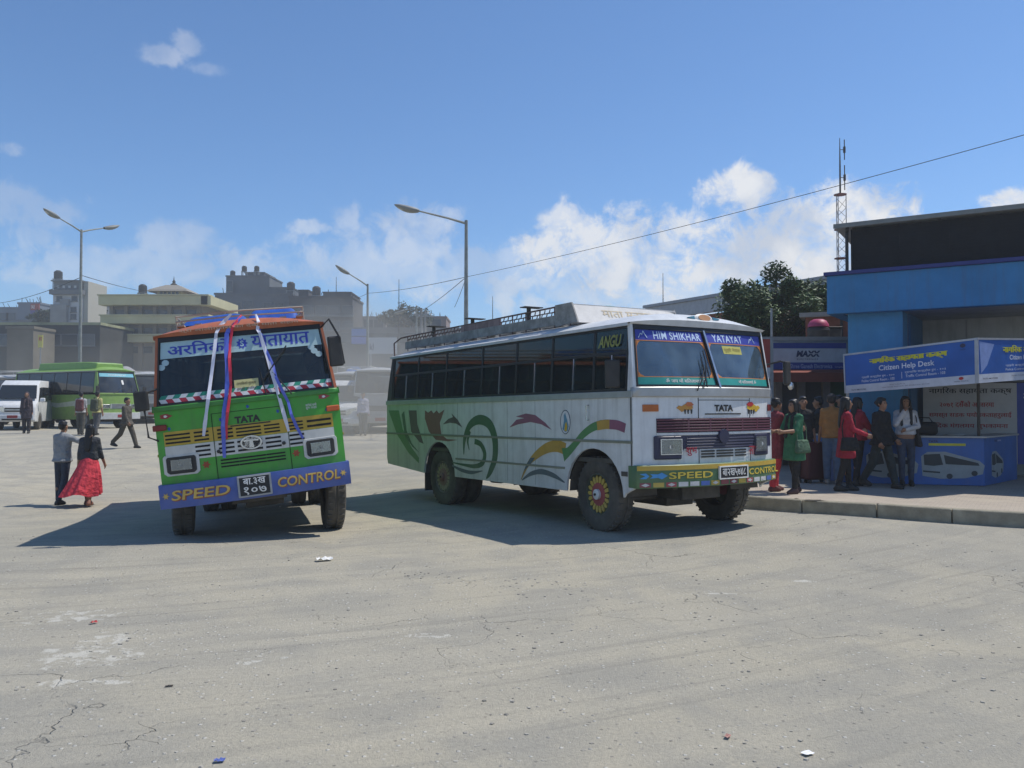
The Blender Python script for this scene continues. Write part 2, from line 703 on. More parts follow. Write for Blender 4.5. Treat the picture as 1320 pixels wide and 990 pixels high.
    for s_, wd, lo, hi in ((.42, .0035, .50, .64), (1.7, .006, .56, .72)):
        v2 = N.new('ShaderNodeTexVoronoi')
        v2.feature = 'DISTANCE_TO_EDGE'
        v2.inputs['Scale'].default_value = s_
        L.new(vs.outputs[0], v2.inputs['Vector'])
        k = mul(rng(v2.outputs['Distance'], 0, wd, 1, 0), rng(noise(.5 + s_ * .2, 4, .6), lo, hi, 0, 1))
        crk = k if crk is None else mul(crk, k, 'MAXIMUM')
    c = mixc(mul(crk, .5), c, (.085, .082, .075))
    N.remove(ad)
    L.new(c, b.inputs['Base Color'])
    h = mul(mul(fine, .6), mul(grit, .5), 'ADD')
    h = mul(h, mul(mul(stone, sel), .5), 'ADD')
    h = mul(h, mul(crk, -1.4), 'ADD')
    h = mul(h, mul(mid, 1.2), 'ADD')
    bp = N.new('ShaderNodeBump')
    bp.inputs['Strength'].default_value = .8
    bp.inputs['Distance'].default_value = .02
    L.new(h, bp.inputs['Height'])
    L.new(bp.outputs[0], b.inputs['Normal'])
    return m


def axis_steps(lo, hi, dlo, dhi, step):
    a = []
    x = dlo
    while x < dhi:
        a.append(x)
        x += step
    s = step
    while x < hi:
        a.append(x)
        x += s
        s *= 1.22
    a.append(hi)
    x, s = dlo - step, step
    while x > lo:
        a.insert(0, x)
        x -= s
        s *= 1.22
    a.insert(0, lo)
    return a


GROUND_MAT = ground_material()
xs = axis_steps(-300, 300, -16, 14, .25)
ys = axis_steps(-60, 420, 1.5, 42, .25)
vs = []
for x in xs:
    for y in ys:
        n = .010 * math.sin(3.1 * x + 1.7 * y) * math.sin(2.3 * y - 1.1 * x) if -16 < x < 14 and 1 < y < 30 else 0
        vs.append((x, y, gz(x, y) + n * .5))
w = len(ys)
g = MB().add(vs, [(i * w + j, (i + 1) * w + j, (i + 1) * w + j + 1, i * w + j + 1) for i in range(len(xs) - 1) for j in range(w - 1)])
tag(g.build('ground', GROUND_MAT, smooth=60), 'dusty cracked asphalt yard of the bus park', 'ground', kind='structure')

# loose stones and broken asphalt
peb = MB()


def pebble(x, y, r):
    z = gz(x, y)
    ang = rnd.uniform(0, 6)
    v = []
    for dz, rr in ((0, 1), (.45, .8)):
        for k in range(5):
            t = ang + 2 * PI * k / 5
            q = rnd.uniform(.7, 1.2) * rr * r
            v.append((x + math.cos(t) * q, y + math.sin(t) * q * .8, z - .004 + dz * r))
    peb.add(v, [(0, 1, 6, 5), (1, 2, 7, 6), (2, 3, 8, 7), (3, 4, 9, 8), (4, 0, 5, 9), (5, 6, 7, 8, 9)])


for _ in range(2600):
    y = 2.6 + 11 * rnd.random() ** 1.6
    x = rnd.uniform(-.66, .66) * y * 1.05
    pebble(x, y, rnd.choice((.006, .008, .01, .012, .016)))
for (px, py, n, sp) in ((445, 717, 45, .22), (620, 744, 60, .4), (665, 750, 40, .4), (700, 760, 40, .9), (70, 790, 30, .5), (760, 775, 50, 1.2)):
    c = G(px, py)
    for _ in range(n):
        pebble(c.x + rnd.gauss(0, sp), c.y + rnd.gauss(0, sp * .45), rnd.uniform(.006, .018))
tag(peb.build('gravel', mat('loose_stone', (.33, .31, .265), .9, var=.5, scale=.9)), 'loose stones scattered over the asphalt', 'gravel', kind='stuff')

# small pieces of litter
def litter(name, label, px, py, w_, d_, h_, col, rz):
    p = G(px, py)
    mb = MB()
    n = 5
    def f(u, v):
        x, y = (u - .5) * w_, (v - .5) * d_
        z = h_ * (.3 + .7 * abs(math.sin(u * 7.3 + v * 3.1 + px)) * abs(math.cos(v * 5.1 + u * 2)))
        return Vector((x, y, z))
    mb.grid(f, n, n)
    o = mb.build(name, mat(name + '_print_' + str(px), col, .55, var=.15, scale=30), smooth=20)
    o.location = (p.x, p.y, gz(p.x, p.y) + .004)
    o.rotation_euler = (0, 0, rz)
    tag(o, label, 'litter', 'litter on the ground')


litter('crumpled_paper', 'crumpled white paper beside the broken asphalt near the green bus', 418, 723, .17, .10, .04, (.75, .74, .7), .4)
litter('sweet_wrapper', 'blue sweet wrapper lying alone on the bare asphalt', 283, 982, .05, .03, .012, (.10, .14, .40), .2)
litter('paper_scrap', 'small flat square of white paper on the asphalt', 1041, 972, .055, .04, .006, (.8, .8, .8), .5)
litter('sweet_wrapper', 'dull pink torn wrapper lying on the asphalt near the white paper square', 938, 951, .045, .025, .012, (.36, .17, .14), 1.1)
litter('sweet_wrapper', 'bright red wrapper among the worn paint flakes', 121, 804, .05, .035, .02, (.42, .05, .05), .8)
litter('dry_leaf', 'dark curled scrap lying flat on the asphalt', 218, 886, .045, .02, .01, (.06, .05, .04), .3)

# pavement, kerb
KZ = .20
kp = [G(1450, 690), G(1320, 680), G(1227, 675), G(1130, 667), G(1050, 662), G(985, 658)]
kp = [Vector((p.x, p.y, 0)) for p in kp]
kp = [kp[0] + (kp[0] - kp[1]).normalized() * 14] + kp + [Vector(q) for q in ((3.45, 14.0, 0), (3.15, 14.8, 0), (2.95, 16.2, 0), (2.7, 19, 0), (2.3, 24, 0), (1.6, 34, 0))]
# resample to about 1 m kerbstones
dense = [kp[0]]
for a, b_ in zip(kp[:-1], kp[1:]):
    n = max(1, round((b_ - a).length / .2))
    for i in range(1, n + 1):
        dense.append(a.lerp(b_, i / n))
CONC = mat('kerb_concrete', (.29, .265, .20), .9, var=.3, scale=4, bump=.4, bscale=40)
kerb = thing('kerb', 'concrete kerb of long stones along the pavement edge', 'kerb')
kerb['kind'] = 'structure'
i = 0
while i < len(dense) - 1:
    j = min(i + 5, len(dense) - 1)
    a, b_ = dense[i].copy(), dense[j].copy()
    d = (b_ - a)
    ln = d.length
    d.normalize()
    nrm = Vector((d.y, -d.x, 0))
    if nrm.dot(Vector((1, .6, 0))) < 0:
        nrm = -nrm
    c = (a + b_) / 2 + nrm * .09
    zt = KZ + rnd.uniform(-.006, .008)
    mb = MB().box((0, 0, 0), (ln - .018, .18, zt + .18))
    o = mb.build('kerbstone', CONC, kerb, bev=.012)
    o.location = (c.x, c.y, (zt - .18) / 2)
    o.rotation_euler = (rnd.uniform(-.006, .006), 0, math.atan2(d.y, d.x) + rnd.uniform(-.004, .004))
    i = j
PAVE = None


def pave_material():
    m = bpy.data.materials.new('pavement_blocks')
    m.use_nodes = True
    N, L = m.node_tree.nodes, m.node_tree.links
    b = N['Principled BSDF']
    b.inputs['Roughness'].default_value = .9
    geo = N.new('ShaderNodeNewGeometry')
    mp = N.new('ShaderNodeMapping')
    mp.inputs['Rotation'].default_value = (0, 0, R(33))
    L.new(geo.outputs['Position'], mp.inputs[0])
    br = N.new('ShaderNodeTexBrick')
    br.inputs['Scale'].default_value = 4.5
    br.inputs['Color1'].default_value = (.37, .31, .25, 1)
    br.inputs['Color2'].default_value = (.42, .36, .29, 1)
    br.inputs['Mortar'].default_value = (.22, .20, .175, 1)
    br.inputs['Mortar Size'].default_value = .015
    L.new(mp.outputs[0], br.inputs['Vector'])
    no = N.new('ShaderNodeTexNoise')
    no.inputs['Scale'].default_value = 2.2
    no.inputs['Detail'].default_value = 7
    L.new(geo.outputs['Position'], no.inputs['Vector'])
    mr = N.new('ShaderNodeMapRange')
    mr.inputs[1].default_value, mr.inputs[2].default_value = .35, .7
    mr.inputs[3].default_value, mr.inputs[4].default_value = 0, .7
    L.new(no.outputs[0], mr.inputs[0])
    mx = N.new('ShaderNodeMix')
    mx.data_type = 'RGBA'
    L.new(mr.outputs[0], mx.inputs[0])
    L.new(br.outputs[0], mx.inputs[6])
    mx.inputs[7].default_value = (.44, .385, .30, 1)
    L.new(mx.outputs[2], b.inputs['Base Color'])
    bp = N.new('ShaderNodeBump')
    bp.inputs['Strength'].default_value = .4
    bp.inputs['Distance'].default_value = .01
    L.new(br.outputs['Fac'], bp.inputs['Height'])
    bp.invert = True
    L.new(bp.outputs[0], b.inputs['Normal'])
    return m


edge = []
for k, p in enumerate(dense):
    d = dense[min(k + 1, len(dense) - 1)] - dense[max(k - 1, 0)]
    d.normalize()
    nrm = Vector((d.y, -d.x, 0))
    if nrm.dot(Vector((1, .6, 0))) < 0:
        nrm = -nrm
    edge.append(p + nrm * .185)
PV = KZ - .008
pts = [(p.x, p.y) for p in edge] + [(14, 40), (45, 40), (45, 3)]
pm = MB().prism(pts, lambda a, b_, w_: Vector((a, b_, w_)), PV - .35, PV)
tag(pm.build('pavement', pave_material()), 'raised pavement of dusty paving blocks beside the shops', 'pavement', kind='structure')
# dark patch and scrap on the pavement
for (px, py, r_) in ((1027, 643, .05), (1048, 645, .22)):
    p = G(px, py, KZ)
    mb = MB()
    ring = [(p.x + math.cos(t) * r_ * rnd.uniform(.5, 1.1), p.y + math.sin(t) * r_ * .45 * rnd.uniform(.5, 1.1), PV + .006 + rnd.uniform(0, .01)) for t in [k * PI / 5 for k in range(10)]]
    mb.add(ring + [(p.x, p.y, PV + .02)], [(k, (k + 1) % 10, 10) for k in range(10)])
    tag(mb.build('dry_leaf_litter', mat('dry_leaf_brown', (.05, .045, .035), .9)), 'dark scrap of swept litter lying by the kerb edge' if r_ < .1 else 'dark flat patch of swept leaves on the pavement by the kerb', 'litter', 'litter on the pavement')
# ------------------------------------------------------------------ buses
class Bus:
    def __init__(s, name, label, pos, th, W=2.5, L=7.6, zb=1.78, zwb=1.91, zg=2.72, zr=2.93, zs=.5, zbt=.92, zbb=.63, ov=.82, wb=4.5,
                 r=.5, bow=.25, rake=.1, roll=0.0, pitch=0.0, tumble=.06, group=None, zroll=.6, z=0.0):
        s.__dict__.update(dict(W=W, L=L, zb=zb, zwb=zwb, zg=zg, zr=zr, zs=zs, zbt=zbt, zbb=zbb, ov=ov, wb=wb, r=r, bow=bow, rake=rake, tumble=tumble))
        s.root = thing(name, label, 'bus', (pos[0], pos[1], z), th, group)
        s.z0 = z
        s.RM = Matrix.Translation((pos[0], pos[1], z)) @ Matrix.Rotation(th, 4, 'Z')
        T = Matrix.Translation((0, 0, zroll))
        s.B = T @ Matrix.Rotation(roll, 4, 'X') @ Matrix.Rotation(-pitch, 4, 'Y') @ T.inverted()
        s.WI = (s.RM @ s.B).inverted()

    def SY(s, z):
        return s.W / 2 - s.tumble * max(0, (z - s.zb) / (s.zg - s.zb))

    def FX(s, t, z):
        k = max(0, (z - s.zwb) / (s.zg - s.zwb))
        return s.bow * (1 - .85 * k) * (1 - min(1, abs(t)) ** 2.2) - s.rake * k

    def F(s, y, z, o):          # front surface
        return Vector((s.FX(y / s.SY(z), z) + o, y, z))

    def FT(s, t, z, o):
        return Vector((s.FX(t, z) + o, t * s.SY(z), z))

    def SR(s, x, z, o):         # right-hand side, o outwards
        return Vector((x, -s.SY(z) - o, z))

    def SL(s, x, z, o):
        return Vector((x, s.SY(z) + o, z))

    def pf(s, px, py):
        o = s.WI @ Vector((0, 0, CAMH))
        d = (s.WI.to_3x3() @ ray(px, py))
        t = -o.x / d.x
        for _ in range(25):
            p = o + d * t
            t = (s.FX(p.y / s.SY(p.z), p.z) - o.x) / d.x
        p = o + d * t
        return p.y, p.z

    def ps(s, px, py):
        o = s.WI @ Vector((0, 0, CAMH))
        d = (s.WI.to_3x3() @ ray(px, py))
        t = (-s.W / 2 - o.y) / d.y
        for _ in range(15):
            p = o + d * t
            t = (-s.SY(p.z) - o.y) / d.y
        p = o + d * t
        return p.x, p.z

    def fr(s, px, py, w, h):    # centre and size of a feature on the front, from pixels
        y, z = s.pf(px, py)
        a = s.pf(px + 3, py)
        b = s.pf(px, py + 3)
        kx = math.hypot(a[0] - y, a[1] - z) / 3
        ky = math.hypot(b[0] - y, b[1] - z) / 3
        return y, z, w * kx, h * ky

    def part(s, name, mb, m, parent=None, bev=0.0, smooth=None, label=None):
        if isinstance(mb, MB):
            me = mb.mesh(name, bev, smooth)
        else:
            me = mb
        o = link(name, me, m, parent or s.root, None if parent else s.B)
        if label:
            o['label'] = label
        return o

    def fslab(s, name, y, z, w, h, o0, o1, m, parent=None, ny=None, bev=0.0):
        ny = ny or max(1, int(w / .12))
        return s.part(name, MB().slab(s.F, y - w / 2, y + w / 2, z - h / 2, z + h / 2, o0, o1, ny, 1), m, parent, bev)

    def ftext(s, txt, y, z, w, h, m, parent=None, off=.006, bold=.02, shear=0.0, space=1.0, rot=0.0, name='lettering'):
        return s.part(name, text_mb(txt, y, z, w, h, s.F, off, bold, shear, space, rot), m, parent)

    # ---- shared construction
    def shell(s, M, pillars, detail=2, glassm=None, two_panes=True, transom=2.36, frame=None, rear_rise=.14, seats=None):
        W, L = s.W, s.L
        frame = frame or BLACK
        glassm = glassm or glass('bus_side_glass')
        xf, xr = -s.ov, -s.ov - s.wb
        for sgn, f in ((-1, s.SR), (1, s.SL)):
            ar = s.r + .12
            pts = [(0, s.zbt - .3), ]
            def arch(xc, ra):
                zc = s.r * .98
                a0 = math.asin(max(-1, min(1, (s.zs - zc) / ra)))
                out = []
                for k in range(15):
                    a = a0 + (PI - 2 * a0) * k / 14
                    out.append((xc + ra * math.cos(a), zc + ra * math.sin(a)))
                return out
            pts += [(xf + math.sqrt(max(0.01, ar ** 2 - (s.zs - s.r * .98) ** 2)) + .04, s.zs + .05)]
            pts += arch(xf, ar) + arch(xr, ar - .02)
            pts += [(-L + .05, s.zs + rear_rise), (-L, s.zs + rear_rise + .12), (-L, s.zb), (0, s.zb)]
            s.part('side_panel', MB().prism(pts, f, -.04, 0), M['side'], bev=.004)
            for z0, h_, o_, x0, x1, m_ in ((s.zb - .005, .085, .022, -L - .01, .005, M['trim']), (s.zb * .67, .035, .014, -L, -.005, M['trim2']),
                                           (s.zb * .45, .03, .012, xr + ar + .02, xf - ar - .02, M['trim2'])):
                if detail > 0:
                    s.part('side_moulding', MB().slab(f, x0, x1, z0, z0 + h_, .001, o_, 1, 1), m_, bev=.004)
            # window frame: rails and pillars
            fm = MB()
            xa = pillars[-1]
            fm.slab(f, pillars[0] - .06, xa + .05, s.zb + .08, s.zb + .115, -.045, -.004, 1, 1)
            fm.slab(f, pillars[0] - .06, xa - .02, s.zg - .05, s.zg + .02, -.045, -.004, 1, 1)
            if transom:
                fm.slab(f, pillars[0], xa, transom - .02, transom + .02, -.04, -.006, 1, 1)
            for k, xp in enumerate(pillars):
                fm.slab(f, xp - .024, xp + .024, s.zb + .1, s.zg, -.046, -.010, 1, 3)
            s.part('window_frame', fm, frame)
            for x0, x1 in zip(pillars[:-1], pillars[1:]):
                zz = [(s.zb + .11, transom - .02), (transom + .02, s.zg - .05)] if transom else [(s.zb + .11, s.zg - .05)]
                for q, (z0, z1) in enumerate(zz):
                    p = s.part('window_pane', MB().slab(f, x0 + .024, x1 - .024, z0, z1, -.024, -.018, 1, 2), glassm if q == 0 else M.get('upper', glassm))
                    if q == 0 and detail > 1 and x1 - x0 > .6:
                        xm = (x0 + x1) / 2 + .03
                        s.part('slider_rail', MB().slab(f, xm - .010, xm + .010, z0, z1, -.017, -.008, 1, 1), CHROME, p)
            # corner pillar beside the windscreen
            a = [(.0, s.zb + .08), (-s.rake, s.zg), (pillars[-1] + .03, s.zg), (pillars[-1] + .03, s.zb + .08)]
            s.part('corner_pillar', MB().prism(a, f, -.05, .001), M['pillar'], bev=.005)
            b = [(pillars[0] - .03, s.zb + .08), (pillars[0] - .03, s.zg), (-L + .14, s.zg), (-L + .03, s.zb + .35), (-L, s.zb + .08)]
            s.part('corner_pillar', MB().prism(b, f, -.05, .001), M.get('rearpillar', M['pillar']), bev=.005)
            s.part('roof_gutter', MB().slab(f, -L + .1, -s.rake - .02, s.zg - .02, s.zg + .02, .0, .03, 1, 1), M['gutter'])
        # front skin
        s.part('front_panel', MB().slab(s.FT, -1, 1, s.zbt - .04, s.zb, -.05, 0, 28, 2), M['front'], smooth=40)
        s.part('front_moulding', MB().slab(s.FT, -1.005, 1.005, s.zb, s.zwb, -.05, .03, 28, 1), M['trim'], bev=.012, smooth=40)
        for t0, t1 in ((-1, -.965), (.965, 1)):
            s.part('windscreen_pillar', MB().slab(s.FT, t0, t1, s.zwb, s.zg, -.05, .004, 2, 4), M['pillar'])
        s.part('windscreen_header', MB().slab(s.FT, -.97, .97, s.zg - .045, s.zg + .03, -.05, .008, 24, 1), M.get('header', frame))
        wg = glass('windscreen_glass', (.42, .50, .52), .10)
        panes = ((-.96, -.012), (.012, .96)) if two_panes else ((-.96, .96),)
        for t0, t1 in panes:
            s.part('windscreen', MB().slab(s.FT, t0, t1, s.zwb + .01, s.zg - .04, -.02, -.012, 14, 4), M.get('wind', wg), smooth=40)
            e = MB()
            for a0, a1, b0, b1 in ((t0 - .006, t1 + .006, s.zwb - .005, s.zwb + .025), (t0 - .006, t1 + .006, s.zg - .06, s.zg - .038)):
                e.slab(s.FT, a0, a1, b0, b1, -.03, .012, 14, 1)
            for a0 in (t0 - .008, t1 - .010):
                e.slab(s.FT, a0, a0 + .018, s.zwb, s.zg - .04, -.03, .012, 1, 4)
            s.part('windscreen_rubber', e, frame)
        if two_panes:
            s.part('windscreen_post', MB().slab(s.FT, -.012, .012, s.zwb, s.zg - .04, -.02, .03, 2, 4), CHROME)
        # rear
        rp = MB()
        rp.box((-L + .02, 0, (s.zs + rear_rise + .12 + s.zb) / 2), (.04, W - .02, s.zb - s.zs - rear_rise - .12))
        s.part('rear_panel', rp, M['side'])
        s.part('rear_window', MB().slab(lambda a, b, o: Vector((-L + .05 + .1 * (b - s.zb) / (s.zg - s.zb) + o, a, b)), -W / 2 + .12, W / 2 - .12, s.zb + .08, s.zg, -.02, .0, 2, 2), glassm)
        # roof
        def roof(u, v):
            t = (v - .5) * 2
            xe = s.FX(t, s.zg) + .05
            x0 = -L + .08
            u2 = u
            x = x0 + (xe - x0) * u2
            y = t * (s.SY(s.zg) + .03)
            h = (s.zr - s.zg) * (1 - abs(t) ** 2.6)
            ef = min(1, (xe - x) / .75)
            er = min(1, (x - x0) / .5)
            h *= (.30 + .70 * math.sqrt(max(0, 1 - (1 - ef) ** 2))) * math.sqrt(max(0.02, 1 - (1 - er) ** 2))
            return Vector((x, y, s.zg + .02 + h))
        rf = MB().grid(roof, 56, 26)
        n = len(rf.v)
        s.part('roof', rf, M['roof'], smooth=50)
        s.roof_f = roof
        def lip(t, z, o):
            top = roof(1.0, (t + 1) / 2)
            q = (z)
            return Vector((top.x - .03 + .03 * q + o, top.y, s.zg + .0 + (top.z - s.zg) * q))
        s.part('roof_visor', MB().slab(lip, -.985, .985, 0, 1.0, -.03, .0, 26, 2), M.get('visor', M['roof']), smooth=50)
        # inside
        s.part('floor', MB().box((-L / 2, 0, .95), (L - .3, W - .12, .06)), DARKMETAL)
        s.part('dashboard', MB().slab(s.FT, -.9, .9, s.zb - .25, s.zwb - .02, -.42, -.06, 10, 1), BLACK, bev=.02)
        sm = M.get('seat', mat('bus_seat_cloth', (.06, .05, .07), .85))
        seat = None
        rows = seats if seats is not None else int((L - 2.6) / .78)
        for k in range(rows):
            for sy in (-1, 1):
                if seat is None:
                    seat = MB().box((0, 0, .42), (.42, .84, .12)).box((-.22, 0, .78), (.1, .84, .66), ry=-.18).mesh('seat', .03)
                    seat.materials.append(sm)
                o = link('seat', seat, None, s.root, s.B @ Matrix.Translation((-1.9 - k * .78, sy * (W / 2 - .52), .98)))
        sw = MB().tube([Vector((.2 * math.cos(a) * .5, .2 * math.sin(a), .2 * math.cos(a) * .86)) for a in [2 * PI * k / 20 for k in range(21)]], .016, 6, False)
        o = s.part('steering_wheel', sw, BLACK)
        o.matrix_local = s.B @ Matrix.Translation((-.42, -W / 2 + .62, s.zb + .08))
        # under the body
        ch = MB()
        for sy in (-.42, .42):
            ch.box((-L / 2 + .1, sy, .66), (L - .5, .1, .2))
        for xx in (-.35, xf - .9, xr + .8, xr - .9):
            ch.box((xx, 0, .64), (.12, .84, .14))
        for xx in (xf, xr):
            ch.tube([(xx, -W / 2 + .3, s.r), (xx, W / 2 - .3, s.r)], .07, 10)
        ch.lathe([(.05, -.2), (.2, -.17), (.22, 0), (.2, .17), (.05, .2)], (xr, 0, s.r), 'Y', 14)
        ch.box((xf - 1.7, .55, .55), (.9, .4, .4))
        ch.box((-.55, 0, .62), (.9, .7, .4))
        ch.box((xf - .1, .05, .47), (.7, .5, .36))
        ch.box((xf, 0, .44), (.14, W - .9, .13))
        ch.tube([(xf + .18, -W / 2 + .4, .42), (xf + .18, W / 2 - .45, .46)], .03, 8)
        ch.tube([(xf + .2, .35, .5), (xf + .55, .36, .62)], .04, 8)
        s.part('chassis', ch, DARKMETAL, bev=.01)

    def wheel(s, x, side, M, dual=False, petals=None, steer=0.0, inset=.06):
        r = s.r
        w = .27
        wpt = s.RM @ Vector((x, side * (s.W / 2 - inset - w / 2), 0))
        z0 = gz(wpt.x, wpt.y) - s.z0
        Mx = Matrix.Translation((x, side * (s.W / 2 - inset - w / 2), z0 + r - .012)) @ Matrix.Rotation(steer, 4, 'Z')
        if side < 0:
            Mx = Mx @ Matrix.Rotation(PI, 4, 'Z')
        # outward is +y in the wheel's own frame
        h = w / 2
        prof = [(r * .56, -h * .8), (r * .62, -h), (r * .88, -h), (r * .965, -h * .86), (r, -h * .6), (r, -h * .14), (r * .975, -h * .10), (r * .975, h * .10),
                (r, h * .14), (r, h * .6), (r * .965, h * .86), (r * .88, h), (r * .66, h * 1.02), (r * .57, h * .86), (r * .55, h * .5)]
        tm = MB().lathe(prof, (0, 0, 0), 'Y', 40, caps=False)
        for k in range(36):      # tread blocks
            a = 2 * PI * k / 36
            for yy in (-.62, .62):
                tm.box((math.cos(a) * r * .978, yy * h * .98, math.sin(a) * r * .978), (.045, .06, .022), ry=-a)
        if dual:
            tm.lathe([(q, y - w - .05) for q, y in prof], (0, 0, 0), 'Y', 32, caps=False)
        t = link('wheel', tm.mesh('wheel', smooth=35), RUBBER, s.root, Mx)
        dp = -.05 if dual else .02
        rim = MB().lathe([(r * .57, h * .84), (r * .54, h * .9), (r * .50, h * .55), (r * .44, h * .3 + dp), (r * .2, h * .4 + dp), (r * .2, h * .6 + dp), (r * .02, h * .66 + dp)], (0, 0, 0), 'Y', 32, caps=False)
        link('rim', rim.mesh('rim', smooth=35), M['rim'], t)
        if petals:
            red, yel, wht = petals
            link('hub', MB().lathe([(r * .32, h * .52), (r * .31, h * .80), (r * .26, h * .84), (.001, h * .84)], (0, 0, 0), 'Y', 28).mesh('hub', smooth=35), red, t)
            link('hub_cap', MB().lathe([(r * .14, h * .8), (r * .14, h * 1.1), (r * .11, h * 1.16), (.001, h * 1.16)], (0, 0, 0), 'Y', 24).mesh('hub_cap', smooth=35), wht, t)
            link('axle_nut', MB().lathe([(r * .035, h * 1.1), (r * .035, h * 1.3), (.001, h * 1.32)], (0, 0, 0), 'Y', 8).mesh('axle_nut'), BLACK, t)
            pm_ = MB()
            for k in range(18):
                a = 2 * PI * k / 18
                c_, s_ = math.cos(a), math.sin(a)
                pl = []
                for q, wd in ((.31, .035), (.40, .055), (.46, .05), (.51, .0)):
                    pl.append((q, wd))
                ring = [(q, wd) for q, wd in pl] + [(q, -wd) for q, wd in pl[-2::-1]]
                pm_.prism([(r * (q * c_ - wd * s_), r * (q * s_ + wd * c_)) for q, wd in ring], lambda a_, b_, o_: Vector((a_, o_, b_)), h * .64, h * .78)
            link('petal_ring', pm_.mesh('petal_ring'), yel, t)
        else:
            link('hub', MB().lathe([(r * .2, h * .3), (r * .19, h * .9), (r * .1, h * 1.0), (.001, h * 1.0)], (0, 0, 0), 'Y', 16).mesh('hub', smooth=35), M['rim'], t)
        return t

    def mirror(s, pts, c, size, m=None, yaw=0.0):
        a = s.part('mirror_arm', MB().tube(pts, .014, 7), BLACK)
        b = MB().box((0, 0, 0), size)
        me = b.mesh('mirror', .02, seg=2)
        o = link('mirror', me, m or BLACK, s.root, s.B @ Matrix.Translation(c) @ Matrix.Rotation(yaw, 4, 'Z'))
        gl = link('mirror_glass', MB().box((-size[0] / 2 - .003, 0, 0), (.004, size[1] * .86, size[2] * .88)).mesh('mirror_glass'), CHROME, o)
        return o

    def wiper(s, y0, z0, y1, z1):
        p0 = s.F(y0, z0, .05)
        p1 = s.F(y1, z1, .035)
        s.part('wiper', MB().tube([p0, p0.lerp(p1, .5) + Vector((.015, 0, 0)), p1], .009, 6).tube([s.F(y1 - .05 * (y1 - y0), z1 - .22, .02), s.F(y1 + .12 * (y1 - y0), z1 + .16, .02)], .008, 6), BLACK)


PLATE = mat('number_plate_black', (.02, .02, .022), .5)
WHITEP = mat('white_lettering', (.75, .74, .70), .6)
YELP = mat('gold_lettering', (.62, .43, .05), .55)
REDP = mat('red_paint', (.42, .03, .03), .5)
NAVYP = mat('navy_paint', (.018, .02, .06), .45, dust=.08)

